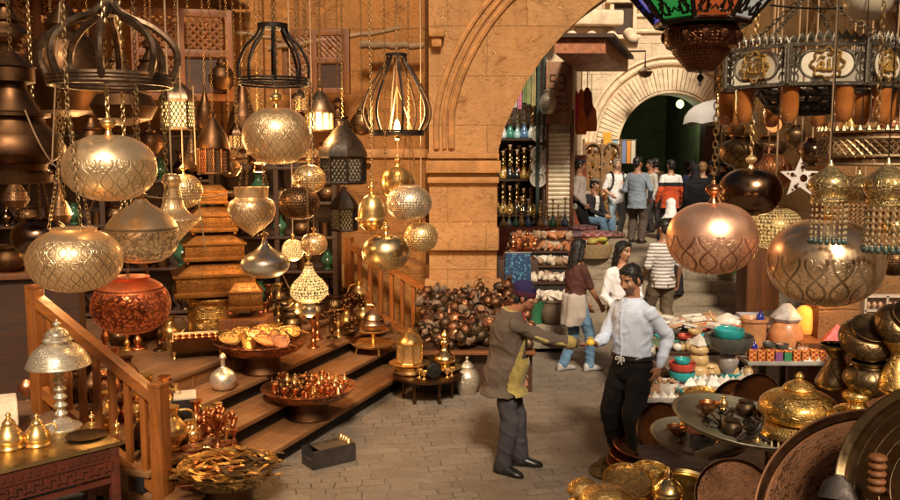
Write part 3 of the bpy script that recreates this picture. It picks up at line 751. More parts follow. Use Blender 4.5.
# right hand lamps
hlamp('smooth pink copper globe with an etched lower half hanging in front of the steps', 712, 238, 90, 72, 3.2, 'globe', B_copa, finm=B_cop)
hlamp('huge pale brass globe with etched diamonds at right', 825, 262, 112, 88, 3.0, 'globe', B_biga, 'cord', fin=True, finh=0.1)
hlamp('polished dark bronze globe above the copper globe', 750, 192, 62, 48, 3.9, 'globe', B_dark, finm=B_pier)
hlamp('yellow glowing globe between the copper and the huge brass globes', 774, 228, 56, 42, 4.6, 'globe', metal('brass_warm_lit', (0.95, 0.68, 0.3), 0.3, 'pierce', 12, 3, 0.04, 0.95, 0.2, glow=((1, 0.6, 0.2), 0.8)), 'cord', fin=False)
hlamp('orange copper globe behind the star lantern', 768, 173, 46, 40, 5.0, 'globe', metal('copper_bright', (0.85, 0.36, 0.14), 0.28, 'arab', 8, 2, 0.1, 0.9, 0.2), 'cord', fin=False)
hlamp('dark bronze bowl shaped lamp above the polished dark globe', 741, 152, 42, 34, 4.6, 'bowl', B_darks, 'rim', fin=False)
hlamp('small dark round lamp right above the star lantern', 812, 152, 26, 28, 4.8, 'bowl', B_dark, 'cord', fin=False)
hlamp('small copper lamp glowing beside the amber glass cups', 774, 122, 15, 22, 4.9, 'pear', metal('copper_lit', (0.8, 0.35, 0.15), 0.3, 'pierce', 8, 3, 0.04, 0.95, 0.3, glow=((1, 0.35, 0.1), 2.5)), 'cord', fin=False)
hlamp('dark pot shaped lamp hanging between the amber cups and bronze globe', 768, 148, 34, 24, 5.2, 'bowl', B_darkp, 'cord', fin=False)

# --- crown shaped wire frames
def crown(label, px, pyr, wpx, pyt, d, nr, shape, m, rr=0.012, bulb=False, flat=True, name='crown_frame'):
    c = P(px, pyr, d); R_ = S(wpx / 2, d); zt = P(px, pyt, d).z - c.z
    t = thing(name, label, 'frame', c)
    g = MB()
    if flat:
        for dz in (-0.016, 0.0, 0.016): g.ring(R_, rr * 0.8, dz, 40, 6)
    else: g.ring(R_, rr, 0, 40, 6)
    g.build('ring', m, t)
    for k in range(nr):
        a = 2 * pi * (k + 0.3) / nr
        pts = cr([(x * R_, z * zt) for x, z in shape], 5)
        g = MB()
        g.tube([(x * cos(a), x * sin(a), z) for x, z in pts], rr, 6); g.build('rib', m, t)
    g = MB(); g.lathe([(0.02, zt - 0.02), (shape[-1][0] * R_ + 0.02, zt - 0.015), (shape[-1][0] * R_ + 0.02, zt + 0.012), (0.02, zt + 0.02)], 20); g.build('cap', m, t)
    g = MB(); g.chain((0, 0, zt), (0, 0, TOPZ - c.z)); g.build('chain', B_chain, t)
    if bulb:
        b = MB(); b.lathe(cr([(0.018, -0.06), (0.02, 0.0), (0.028, 0.04), (0.02, 0.09), (0.002, 0.12)], 4), 12)
        b.at((0, 0, 0.03)); b = b.build('bulb', glowmat('bulb_glow', (1.0, 0.72, 0.32), 9), t)
        g = MB(); g.lathe([(0.0, -0.03), (0.09, -0.02), (0.15, 0.0), (0.145, 0.006), (0.05, -0.005), (0.03, 0.0), (0.022, -0.05)], 24); g.build('dish', B_plain, t)
        g = MB()
        for k in range(3):
            a = 2 * pi * k / 3; g.tube([(0.14 * cos(a), 0.14 * sin(a), 0), (0, 0, zt * 0.62)], 0.004, 5)
        g.tube([(0, 0, zt * 0.6), (0, 0, zt)], 0.004, 5); g.build('cord', M_cord, t)
    return t
bulge = [(1.0, 0.0), (1.12, 0.28), (1.05, 0.55), (0.72, 0.8), (0.32, 0.95), (0.1, 1.12), (0.1, 1.3)]
crown('large bronze crown shaped frame with bulging ribs at upper left', 111, 81, 113, 12, 4.0, 8, bulge, B_bronz, 0.017)
crown('black wire frame of curved ribs over the round golden globe', 274, 82, 66, 26, 5.0, 8, [(1.0, 0.0), (1.02, 0.3), (0.8, 0.62), (0.5, 0.82), (0.35, 1.0)], B_iron, 0.009)
crown('pear shaped black wire frame holding a bare lit bulb near the pier', 397, 133, 52, 55, 7.5, 8, [(1.0, 0.0), (1.3, 0.22), (1.18, 0.45), (0.75, 0.72), (0.42, 0.9), (0.32, 1.0)], B_iron, 0.011, bulb=True)

# --- lit and unlit lanterns
def lantern(label, px, py, w, h, d, glass, m, sides=6, roof=0.35, name='lantern', hang=True, pat=True, z=None, loc=None):
    c = loc or P(px, py, d); r, H_ = S(w / 2, d), S(h, d)
    t = thing(name, label, 'lantern', c, 0.3)
    hb_ = H_ * (1 - roof)
    zb, zt = -H_ / 2, -H_ / 2 + hb_
    g = MB()
    for k in range(sides):
        a = 2 * pi * k / sides; x, y = r * cos(a), r * sin(a); g.tube([(x, y, zb), (x, y, zt)], r * 0.07, 6)
    for zz in (zb, zt): g.tube([(r * cos(2 * pi * k / sides), r * sin(2 * pi * k / sides), zz) for k in range(sides)], r * 0.09, 6, True)
    g.lathe([(0.01, zb - r * 0.12), (r * 0.7, zb - r * 0.08), (r * 0.98, zb), (r * 0.2, zb)], sides)
    g.build('frame', m, t)
    gl = glass if isinstance(glass, list) else [glass]
    for k in range(sides):
        a0, a1 = 2 * pi * k / sides, 2 * pi * (k + 1) / sides; q = 0.95
        g = MB(); p0, p1 = (r * q * cos(a0), r * q * sin(a0)), (r * q * cos(a1), r * q * sin(a1))
        g.f([g.v((*p0, zb)), g.v((*p1, zb)), g.v((*p1, zt)), g.v((*p0, zt))], [(0, 0), (1, 0), (1, 1), (0, 1)])
        pn = g.build('pane', gl[k % len(gl)], t)
        if pat:
            g = MB(); A, B_ = Vector((r * 0.97 * cos(a0), r * 0.97 * sin(a0), 0)), Vector((r * 0.97 * cos(a1), r * 0.97 * sin(a1), 0)); n = 4
            for i in range(-n, n + 1):
                for sgn in (-1, 1):
                    q0, q1 = i / n, i / n + 1.0; lo, hi = max(0, q0), min(1, q1)
                    if hi - lo < 0.1: continue
                    def pt(s_): u = (s_ - q0); vv_ = u if sgn > 0 else 1 - u; p = A.lerp(B_, s_); p.z = zb + (zt - zb) * vv_; return p
                    g.tube([pt(lo), pt(hi)], r * 0.035, 5)
            g.build('grille', m, t)
    g = MB(); rf = [(r * 1.12, zt), (r * 1.08, zt + H_ * roof * 0.12), (r * 0.85, zt + H_ * roof * 0.38), (r * 0.45, zt + H_ * roof * 0.66), (r * 0.2, zt + H_ * roof * 0.8), (r * 0.24, zt + H_ * roof * 0.9), (0.004, zt + H_ * roof)]
    g.lathe(rf, sides if sides < 9 else 24); g.build('roof', m, t)
    if hang:
        g = MB(); g.chain((0, 0, zt + H_ * roof - 0.01), (0, 0, TOPZ - c.z)); g.build('chain', B_chain, t)
    return t
GL_w = glowmat('lit_glass_warm', (1.0, 0.66, 0.22), 2.6)
GL_a = glowmat('lit_glass_amber', (1.0, 0.48, 0.14), 1.6)
GL_d = glassmat('smoky_glass', (0.25, 0.24, 0.17), 0.15, 0.3)
GL_r = glowmat('lit_glass_red', (0.9, 0.07, 0.02), 0.5)
lantern('glowing pierced lantern with a domed roof left of the golden globe', 178, 103, 33, 50, 6.6, GL_w, B_bronz, 6, 0.45)
lantern('round barred lantern glowing warm against the back wall', 320, 108, 27, 44, 8.6, GL_w, B_bronz, 12, 0.6, pat=False)
lantern('conical bronze lantern with red and smoky panes left of the golden globe', 213, 142, 30, 62, 6.6, [GL_d, GL_r, GL_d], B_brown, 12, 0.6)
lantern('small lit lantern peeping between the dark lanterns', 236, 135, 14, 26, 7.4, GL_a, B_dark, 6, 0.5)
lantern('large dark domed lantern high on the wall left of the bulb frame', 343, 150, 44, 64, 8.4, GL_d, B_iron, 8, 0.6)
lantern('small black pagoda lantern on the wall beside the far railing', 344, 208, 26, 44, 10.2, GL_d, B_iron, 6, 0.5)
lantern('little amber lantern beside the barred glowing one', 300, 100, 16, 22, 8.8, GL_a, B_bronz, 8, 0.4)
def darkpot(label, px, py, w, h, d, prof, m, hang=True, name='tiered_lantern'):
    c = P(px, py, d); r, hh = S(w / 2, d), S(h / 2, d)
    t = thing(name, label, 'lantern', c)
    k = len(prof) // 2
    g = MB(); g.lathe([(a * r, b * hh) for a, b in prof[:k + 1]], 28); g.build('body', m, t)
    g = MB(); g.lathe([(a * r, b * hh) for a, b in prof[k:]], 28); g.build('neck', m, t)
    if hang: g = MB(); g.chain((0, 0, hh), (0, 0, TOPZ - c.z)); g.build('chain', B_chain, t)
    return t
tier = [(0.3, -1), (0.7, -0.97), (0.72, -0.86), (0.6, -0.8), (0.62, -0.7), (0.98, -0.55), (1.0, -0.42), (0.85, -0.25), (0.62, -0.08), (0.6, 0.0), (0.72, 0.02), (0.72, 0.07), (0.55, 0.1), (0.42, 0.25), (0.3, 0.42), (0.28, 0.5), (0.46, 0.54), (0.46, 0.74), (0.5, 0.76), (0.3, 0.86), (0.08, 1.0)]
darkpot('huge brown tiered bronze lantern at the left edge of the shop', 14, 118, 92, 130, 4.7, tier, B_brown)
darkpot('brown bulbous bronze lantern behind the bronze crown frame', 66, 60, 84, 110, 6.4, [(0.2, -1), (0.6, -0.9), (1.0, -0.4), (1, -0.1), (0.7, 0.3), (0.4, 0.5), (0.45, 0.6), (0.3, 0.8), (0.05, 1)], B_brown)
darkpot('squat dark bronze lantern below the crown ring', 124, 104, 64, 42, 6.0, [(0.2, -1), (0.8, -0.7), (1, -0.1), (0.8, 0.4), (0.4, 0.6), (0.4, 0.9), (0.1, 1)], B_brown)
darkpot('dark teardrop lantern behind the wire frame left of centre', 243, 112, 34, 84, 7.6, [(0.1, -1), (0.7, -0.85), (1, -0.5), (0.8, -0.1), (0.4, 0.3), (0.15, 0.7), (0.05, 1)], B_brown)
darkpot('narrow dark bronze lantern at the top left corner', 6, 22, 44, 60, 5.6, tier, B_brown)
darkpot('dark bronze lantern hidden between the left screens', 152, 62, 36, 50, 7.8, tier, B_brown)
darkpot('dark hanging pot above the dark gold globe', 338, 118, 30, 40, 9.0, tier, B_brown)

# --- loose cords looping between the lamps
def loop(p0, p1, sag, label, r=0.004, m=None, name='cord'):
    g = MB(); a, b_ = Vector(p0), Vector(p1)
    g.tube([a.lerp(b_, k / 16) - Vector((0, 0, sag * 4 * (k / 16) * (1 - k / 16))) for k in range(17)], r, 6)
    return tag(g.build(name, m or M_cord), label, 'cord')
loop(P(60, 2, 4.4), P(52, 165, 4.6), -0.02, 'pale cord hanging slack at the left of the crown frame')
loop(P(25, 110, 4.4), P(60, 170, 4.6), 0.05, 'thin cord drooping from the huge tiered lantern')
loop(P(138, 195, 4.1), P(232, 192, 5.4), 0.03, 'thin electric cord between the script lamp and the collared lamp')
loop(P(196, 190, 5.2), P(206, 255, 5.3), -0.03, 'pale cord dangling in front of the stacked chests')
loop(P(278, 262, 6.0), P(292, 292, 6.4), 0.02, 'short wire from the silver onion lamp')
loop(P(193, 86, 6.4), P(196, 165, 6.4), 0.02, 'thin cord right of the glowing pierced lantern')
loop(P(88, 210, 4.0), P(100, 155, 3.9), 0.06, 'wire curling beside the topmost pale globe')
loop(P(715, 190, 3.2), P(748, 225, 3.5), 0.05, 'thin wire looping over the copper globe')
loop(P(770, 5, 3.9), P(900, 2, 3.6), 0.02, 'dark wire stretched above the chandelier', 0.005, B_iron)
for k, (px, py, q) in enumerate(((58, 86, 3.9), (163, 86, 3.95), (133, 92, 4.2), (236, 84, 4.9), (312, 84, 5.0))):
    a = P(px, py, q); g = MB(); g.chain(a, a - Vector((0, 0, (0.55, 0.5, 0.28, 0.4, 0.45)[k])))
    tag(g.build('loose_chain', B_chain), ('brass chain hanging free from the left of the bronze crown', 'brass chain hanging free from the right of the bronze crown', 'short chain beside the topmost pale globe', 'chain on the left of the black wire frame', 'chain on the right of the black wire frame')[k], 'chain')

# --- ring chandelier with script panels and amber cups
def medallion(parent, mtx, s, m):
    g = MB(); g.m = mtx
    n = 16
    g.tube([((0.46 + 0.06 * cos(8 * 2 * pi * k / 48)) * s * cos(2 * pi * k / 48), 0, (0.46 + 0.06 * cos(8 * 2 * pi * k / 48)) * s * sin(2 * pi * k / 48)) for k in range(48)], 0.035 * s, 5, True)
    # strokes of the flowing script: alif, two tall lams, closing ha and a doubled mark
    g.tube([(0.30 * s, 0, -0.2 * s), (0.31 * s, 0, 0.27 * s)], 0.045 * s, 5)
    g.tube(cr([(0.20 * s, 0, 0.25 * s), (0.19 * s, 0, -0.1 * s), (0.12 * s, 0, -0.19 * s), (0.05 * s, 0, -0.16 * s), (0.04 * s, 0, 0.16 * s)], 4), 0.042 * s, 5)
    g.tube(cr([(0.04 * s, 0, 0.16 * s), (0.03 * s, 0, -0.14 * s), (-0.06 * s, 0, -0.19 * s), (-0.2 * s, 0, -0.16 * s), (-0.27 * s, 0, -0.04 * s), (-0.2 * s, 0, 0.05 * s), (-0.12 * s, 0, -0.03 * s), (-0.2 * s, 0, -0.13 * s), (-0.33 * s, 0, -0.16 * s)], 4), 0.042 * s, 5)
    g.tube(cr([(0.18 * s, 0, 0.33 * s), (0.13 * s, 0, 0.27 * s), (0.09 * s, 0, 0.33 * s), (0.05 * s, 0, 0.27 * s), (0.0, 0, 0.34 * s)], 3), 0.028 * s, 5)
    g.tube(cr([(-0.3 * s, 0, 0.12 * s), (-0.2 * s, 0, 0.22 * s), (-0.08 * s, 0, 0.18 * s)], 3), 0.03 * s, 5)
    g.build('medallion', m, parent)
def chandelier(label, c, R_, hgt, ns, rot, cups, top):
    t = thing('ring_chandelier', label, 'chandelier', c, rot)
    side = 2 * R_ * sin(pi / ns); ap = R_ * cos(pi / ns)
    cream = mat('cream_panel', (0.62, 0.53, 0.40), 0.4, ns=9, amt=0.15)
    for k in range(ns):
        a = 2 * pi * (k + 0.5) / ns
        M_ = Matrix.Rotation(a + pi / 2, 4, 'Z'); M_.translation = Vector((ap * cos(a), ap * sin(a), 0))
        g = MB(); g.m = M_     # outward is -y
        hw_, hh_ = side / 2, hgt / 2
        for zz in (-hh_, hh_): g.box((0, 0, zz), (side, 0.02, hgt * 0.09))
        for xx in (-hw_, hw_): g.box((xx, 0, 0), (0.02, 0.024, hgt))
        for q in (-1, 1):
            for i in range(4):
                for j in range(2):
                    g.ring(hgt * 0.1, 0.005, 0, 8, 4) if False else g.tube([(q * hw_ * 0.84 + hgt * 0.1 * cos(2 * pi * u / 10) * (1 - 2 * j * 0.5) , -0.002, (i - 1.5) * hgt * 0.23 + hgt * 0.12 * sin(2 * pi * u / 10)) for u in range(10)], 0.0045, 4, True)
        n = 9
        for i in range(n):       # openwork cresting
            x = (i - (n - 1) / 2) * side / n; e = 1 + 0.9 * cos(pi * (i - (n - 1) / 2) / n)
            hz = hgt * 0.17 * e
            g.tube([(x - side / n * 0.5, 0, hh_), (x - side / n * 0.32, 0, hh_ + hz * 0.7), (x, 0, hh_ + hz * 1.15), (x + side / n * 0.32, 0, hh_ + hz * 0.7), (x + side / n * 0.5, 0, hh_)], 0.005, 4)
            g.cap((x, 0, hh_ + hz * 0.55), 0.010, (x, 0, hh_ + hz * 0.9), 0.008, 6)
        g.build('openwork_panel', B_zinc, t)
        g = MB(); g.m = M_; pl = []
        rr = hgt * 0.33; w2 = hw_ * 0.68 - rr
        for i in range(28):
            u = 2 * pi * i / 28; pl.append(((w2 if cos(u) > 0 else -w2) + rr * cos(u), -0.004, rr * sin(u)))
        g.prism(pl, 0.006, (0, 1, 0)); pn = g.build('cream_panel', cream, t)
        g = MB(); g.m = M_; g.tube([(x * 1.04, -0.005, z * 1.08) for x, _, z in pl], 0.006, 5, True); g.build('panel_rim', B_zinc, t)
        medallion(pn, M_ @ Matrix.Translation((0, -0.012, 0)), hgt * 0.82, B_golds)
        g = MB(); g.m = M_; g.box((0, 0.006, 0), (side * 0.98, 0.006, hgt * 0.9)); g.build('backing', B_zinc, t) if False else g.bm.free()
    # inner pierced bowl and struts
    g = MB()
    for k in range(ns):
        a = 2 * pi * k / ns
        g.tube([(R_ * cos(a), R_ * sin(a), -hgt / 2), (R_ * 0.5 * cos(a), R_ * 0.5 * sin(a), -hgt * 0.45)], 0.008, 5)
    for rr_, zz in ((0.5, -0.45), (0.48, -0.7), (0.42, -0.95), (0.3, -1.15)): g.ring(R_ * rr_, 0.011, hgt * zz, 24, 5)
    for k in range(18):
        a = 2 * pi * k / 18; a2 = a + 0.3
        g.tube(cr([(R_ * 0.5 * cos(a), R_ * 0.5 * sin(a), -hgt * 0.45), (R_ * 0.47 * cos(a2), R_ * 0.47 * sin(a2), -hgt * 0.75), (R_ * 0.3 * cos(a), R_ * 0.3 * sin(a), -hgt * 1.15)], 4), 0.009, 5)
    g.build('inner_bowl', B_iron, t)
    amb = MATS['amber_glass']
    for k in range(cups):
        a = 2 * pi * (k + 0.25) / cups; x, y = (R_ * 0.86) * cos(a), (R_ * 0.86) * sin(a)
        g = MB().at((x, y, -hgt * 0.5)); hc = 0.165
        g.lathe([(0.004, -hc), (0.022, -hc * 0.97), (0.036, -hc * 0.85), (0.040, -hc * 0.6), (0.0395, -hc * 0.25), (0.043, 0.0), (0.039, 0.0), (0.035, -hc * 0.3), (0.034, -hc * 0.7), (0.0, -hc * 0.88)], 20, False)
        cu = g.build('glass_cup', amb, t)
        g = MB().at((x, y, -hgt * 0.5)); g.ring(0.044, 0.006, -0.006, 20, 6); g.build('cup_holder', B_zinc, cu)
    g = MB()
    for k in range(4):
        a = 2 * pi * k / 4 + 0.5; g.chain((R_ * cos(a) * 0.95, R_ * sin(a) * 0.95, hgt / 2), (0, 0, top - 0.25), 0.036, 0.010, 0.003)
    g.chain((0, 0, top - 0.25), (0, 0, TOPZ - c.z), 0.036, 0.010, 0.003); g.build('chain', B_zinc, t)
    return t
def amber():
    m, nt, b = nodes('amber_glass'); v = coord(nt); n = noise_n(nt, v, 12, 3).ramp(0.3, 0.7)
    nt.links.new(mixc(nt, n, (0.34, 0.10, 0.02), (0.55, 0.20, 0.05)), b.inputs['Base Color'])
    b.inputs['Roughness'].default_value = 0.2; b.inputs['Transmission Weight'].default_value = 0.25
    b.inputs['Coat Weight'].default_value = 0.4; MATS['amber_glass'] = m
amber()
chandelier('great octagonal zinc chandelier with gold script medallions and amber glass cups', P(806, 72, 4.05), 0.41, 0.165, 8, 0.22, 10, 0.62)
# second, smaller lattice ring low on the right
lr = thing('lattice_ring_lamp', 'pale pierced lattice ring lamp at the right edge above the tasselled domes', 'lamp', P(876, 148, 3.3), 0.2)
g = MB(); R2 = 0.21
for dz in (-0.062, -0.03, 0.035, 0.062): g.ring(R2, 0.006, dz, 36, 5)
for k in range(44):
    a, a2 = 2 * pi * k / 44, 2 * pi * (k + 2.2) / 44
    for s_ in (1, -1): g.tube([(R2 * cos(a), R2 * sin(a), -0.03 * s_), (R2 * cos((a + a2) / 2), R2 * sin((a + a2) / 2), 0), (R2 * cos(a2), R2 * sin(a2), 0.035 * s_)], 0.0042, 4)
    a3 = a + pi / 44; g.tube([(R2 * cos(a3) + 0.0, R2 * sin(a3), 0.064), (R2 * cos(a3), R2 * sin(a3), 0.082)], [0.012, 0.003], 6)
g.build('pierced_band', B_ringb, lr)
g = MB(); g.lathe([(R2 * 0.97, -0.055), (R2 * 0.985, -0.03)], 36, False); g.lathe([(R2 * 0.985, 0.037), (R2 * 0.97, 0.062), (0.1, 0.075)], 36, False); g.build('band_lining', B_darkp, lr)
g = MB(); g.chain((0, 0, 0.07), (0, 0, TOPZ - P(876, 148, 3.3).z)); g.build('chain', B_chain, lr)

# --- coloured glass bowl lamp cut by the top of the view
tl = thing('stained_glass_lamp', 'bowl lamp of green, red, white and blue glass panes cut by the top edge', 'lamp', P(702, 24, 3.0), 0.35)
cols = [(0.02, 0.22, 0.04), (0.38, 0.07, 0.015), (0.62, 0.58, 0.50), (0.02, 0.03, 0.28)]
z0, z1, r0, r1 = 0.0, 0.135, 0.155, 0.275; ns = 8
fr = MB()
for k in range(ns):
    a0, a1 = 2 * pi * k / ns, 2 * pi * (k + 1) / ns
    def q(a, r, z): return Vector((r * cos(a), r * sin(a), z))
    g = MB(); g.f([g.v(q(a0, r0, z0)), g.v(q(a1, r0, z0)), g.v(q(a1, r1, z1)), g.v(q(a0, r1, z1))])
    nm = ('green', 'red', 'white', 'blue')[k % 4]
    pn = g.build('glass_pane', glowmat('pane_' + nm, cols[k % 4], (0.9, 0.7, 0.5, 1.2)[k % 4]), tl)  # pane emission stands in for sky light coming through the glass
    g = MB()
    def lp(u, v): return q(a0, r0, z0).lerp(q(a1, r0, z0), u).lerp(q(a0, r1, z1).lerp(q(a1, r1, z1), u), v) * 1.012
    for (u, v, rr) in ((0.5, 0.5, 0.26), (0.22, 0.72, 0.13), (0.78, 0.72, 0.13), (0.25, 0.25, 0.11), (0.75, 0.25, 0.11), (0.5, 0.88, 0.1)):
        g.tube([lp(u + rr * cos(2 * pi * i / 20) * (1 + 0.25 * cos(6 * 2 * pi * i / 20)), v + 1.2 * rr * sin(2 * pi * i / 20) * (1 + 0.25 * cos(6 * 2 * pi * i / 20))) for i in range(20)], 0.0045, 4, True)
    g.tube(cr([lp(0.05, 0.1), lp(0.3, 0.5), lp(0.1, 0.9)], 4), 0.004, 4); g.tube(cr([lp(0.95, 0.1), lp(0.7, 0.5), lp(0.9, 0.9)], 4), 0.004, 4)
    g.build('filigree', B_iron, pn)
    fr.tube([q(a0, r0, z0), q(a0, r1, z1), q(a0, r1 * 0.86, z1 + 0.16)], 0.009, 5)
fr.tube([q(2 * pi * k / ns, r0, z0) for k in range(ns)], 0.012, 6, True); fr.tube([q(2 * pi * k / ns, r1, z1) for k in range(ns)], 0.012, 6, True)
fr.lathe([(r1, z1 + 0.01), (r1 * 0.86, z1 + 0.16), (0.1, z1 + 0.22)], ns, False)
fr.build('frame', B_iron, tl)
g = MB(); k_ = 3.0 / 850
g.lathe([(0.012, -0.165), (0.045, -0.16), (0.07, -0.13), (0.096, -0.10), (0.10, -0.088), (0.118, -0.08), (0.128, -0.06), (0.128, -0.02), (0.115, -0.008), (0.165, 0.0), (0.16, 0.004)], 32)
for k in range(12):
    a = 2 * pi * k / 12; g.ring(0.0, 0, 0) if False else g.ell((0.122 * cos(a), 0.122 * sin(a), -0.045), (0.016, 0.016, 0.022), 8, 6)
g.build('pierced_bowl', metal('dark_red_bronze', (0.20, 0.075, 0.035), 0.3, 'pierce', 12, 4, 0.02, 0.95, 0.3, dark=(0.012, 0.006, 0.004)), tl)
g = MB().at((0, 0, -0.185)); g.lathe(finial(0.013, 0.05), 12); g.build('finial', B_iron, tl)
g = MB(); g.chain((0, 0, 0.32), (0, 0, TOPZ - 3.16)); g.build('chain', B_chain, tl)
hlamp('frosted smoked glass jar hanging at the top right corner', 868, 0, 46, 40, 3.6, 'turnip', mat('frosted_glass', (0.42, 0.34, 0.24), 0.35, ns=3, coat=0.3), 'rim', fin=False)

# --- star lantern
sl = thing('star_lantern', 'white five pointed star lantern with dark holes among the right hand lamps', 'lantern', P(800, 178, 4.4), 0)
g = MB(); R_ = S(21, 4.4)
pts = [Vector(((R_ if k % 2 == 0 else R_ * 0.42) * sin(pi * k / 5), 0, (R_ if k % 2 == 0 else R_ * 0.42) * cos(pi * k / 5))) for k in range(10)]
f_ = g.v((0, -0.05, 0)); b_ = g.v((0, 0.05, 0)); vs = [g.v(p) for p in pts]
for k in range(10): g.f([f_, vs[k], vs[(k + 1) % 10]]); g.f([b_, vs[(k + 1) % 10], vs[k]])
for f in g.bm.faces: f.smooth = False
g.build('body', glowmat('star_white', (1.0, 0.78, 0.55), 0.75, (0.75, 0.68, 0.58)), sl, sharp=5)
g = MB()
for k in range(5):
    a = 2 * pi * k / 5; c = Vector((R_ * 0.5 * sin(a), -0.03, R_ * 0.5 * cos(a))); g.ell(c, (0.012, 0.012, 0.012), 8, 6)
    for s_ in (0.68, 0.34): g.ell((R_ * s_ * sin(a), -0.026 if s_ < 0.5 else -0.018, R_ * s_ * cos(a)), (0.006, 0.012, 0.006), 6, 5)
g.ell((0, -0.045, 0), (0.02, 0.014, 0.02), 10, 6); g.build('hole', B_cops, sl)
g = MB(); g.tube([(0, 0, R_), (0, 0, TOPZ - P(800, 178, 4.4).z)], 0.004, 5); g.build('cord', M_cord, sl)

# --- tasselled domes
def tassel(label, px, d, py_top, py_bot, w, rot):
    zt, zb = P(px, py_top, d).z, P(px, py_bot, d).z; c = P(px, (py_top + py_bot) / 2, d); hh = zt - zb; r = S(w / 2, d)
    t = thing('tasselled_dome', label, 'lamp', (c.x, d, zb), rot)
    g = MB(); z1 = hh * 0.48
    g.lathe([(r * 0.86, z1), (r * 0.9, z1 + 0.01)] + [(r * 0.86, z1 + 0.012), (r * 0.86, z1 + hh * 0.09), (r * 0.78, z1 + hh * 0.1)] + cr([(r * 0.78, z1 + hh * 0.105), (r * 1.0, z1 + hh * 0.19), (r * 0.94, z1 + hh * 0.29), (r * 0.6, z1 + hh * 0.37), (r * 0.22, z1 + hh * 0.44), (r * 0.12, z1 + hh * 0.48), (0.004, z1 + hh * 0.52)], 4), 32)
    g.build('dome', metal('dome_brass', (0.72, 0.54, 0.26), 0.3, 'scroll', 7, 2, 0.05, 0.9, 0.24, dark=(0.16, 0.09, 0.03), tarnish=0.3), t)
    n = 18; bead = mat('bead_glass', (0.42, 0.30, 0.16), 0.25, ns=30, coat=0.4); bt = mat('bead_dark', (0.06, 0.085, 0.07), 0.3, ns=30)
    for k in range(n):
        a = 2 * pi * k / n; x, y = r * 0.84 * cos(a), r * 0.84 * sin(a)
        g = MB(); nb_ = 7
        for i in range(nb_):
            za, zb_ = z1 * (1 - i / nb_), z1 * (1 - (i + 0.82) / nb_); g.cap((x, y, za), r * 0.06, (x, y, zb_ * 1.0 + 0.012), r * 0.06, 6)
        s_ = g.build('bead_string', bead, t)
        g = MB(); g.ell((x, y, 0.008), (r * 0.13, r * 0.13, 0.011), 8, 6); g.build('tip_bead', bt, s_)
    g = MB(); g.tube([(0, 0, hh - 0.01), (0, 0, TOPZ - zb)], 0.0022, 5); g.build('cord', B_iron, t)
tassel('brass onion dome fringed with bead strings in front of the huge globe', 829, 2.75, 160, 243, 40, 0.1)
tassel('brass onion dome fringed with bead strings at the right edge', 886, 2.7, 158, 252, 44, 0.5)
tassel('brass fringed dome half hidden between the two front fringed domes', 858, 3.5, 170, 232, 30, 0.2)

# more dark lanterns crowding the shadows of the shop
pots_ = [[(0.2, -1), (0.6, -0.9), (1.0, -0.4), (1, -0.1), (0.7, 0.3), (0.4, 0.5), (0.45, 0.6), (0.3, 0.8), (0.05, 1)], tier, [(0.1, -1), (0.7, -0.85), (1, -0.5), (0.8, -0.1), (0.4, 0.3), (0.15, 0.7), (0.05, 1)]]
DL = (('bulbous', 36, 150, 34, 40, 8.2, 0, 'low behind the huge tiered lantern'), ('tiered', 92, 130, 30, 52, 8.6, 1, 'behind the topmost pale globe'), ('teardrop', 205, 108, 20, 46, 8.0, 2, 'right of the glowing pierced lantern'), ('bulbous', 222, 74, 26, 34, 8.8, 0, 'under the slanting pole'),
 ('tiered', 258, 150, 22, 44, 8.4, 1, 'left of the dark pierced globe'), ('teardrop', 192, 150, 18, 44, 7.4, 2, 'over the spinning top lamp'), ('bulbous', 150, 140, 26, 30, 7.9, 0, 'below the glowing pierced lantern'), ('tiered', 118, 62, 30, 56, 7.2, 1, 'inside the ring of the bronze crown'),
 ('tiered', 300, 128, 20, 40, 9.2, 1, 'below the little amber lantern'), ('bulbous', 362, 120, 24, 30, 9.4, 0, 'beside the bulb frame'), ('teardrop', 60, 205, 22, 40, 7.2, 2, 'above the dark squat globe'), ('tiered', 322, 160, 20, 36, 9.0, 1, 'between the domed lantern and the dark gold globe'),
 ('teardrop', 15, 190, 26, 40, 6.6, 2, 'at the far left under the huge tiered lantern'), ('bulbous', 230, 165, 22, 24, 7.8, 0, 'above the collared pot lamp'))
for q, px, py, w, h, d, i, wh in DL: darkpot('small dark %s lantern %s' % (q, wh), px, py, w, h, d, pots_[i], (B_brown, B_dark, B_darkp)[(px + i) % 3])
for q, px, py, w, h, d, sh_p, m in (('copper', 862, 240, 26, 26, 5.6, 'bowl', B_cop), ('dark', 893, 262, 30, 28, 5.2, 'globe', B_darkp), ('golden', 850, 285, 22, 24, 6.0, 'pear', B_pier), ('bronze', 736, 128, 18, 22, 6.4, 'bowl', B_brown), ('brass', 893, 225, 24, 22, 5.8, 'tear', B_plain), ('bronze scroll', 795, 136, 20, 22, 6.2, 'bowl', B_darks), ('brass scroll', 850, 128, 22, 26, 5.6, 'bell', B_golds), ('copper scroll', 892, 128, 22, 24, 5.9, 'globe', B_cops)):
    hlamp('small %s lamp crowded among the lamps at right, %s the %s' % (q, 'below' if py > 200 else 'under', 'fringed domes' if py > 200 else 'amber cups'), px, py, w, h, d, sh_p, m, 'cord', fin=False)
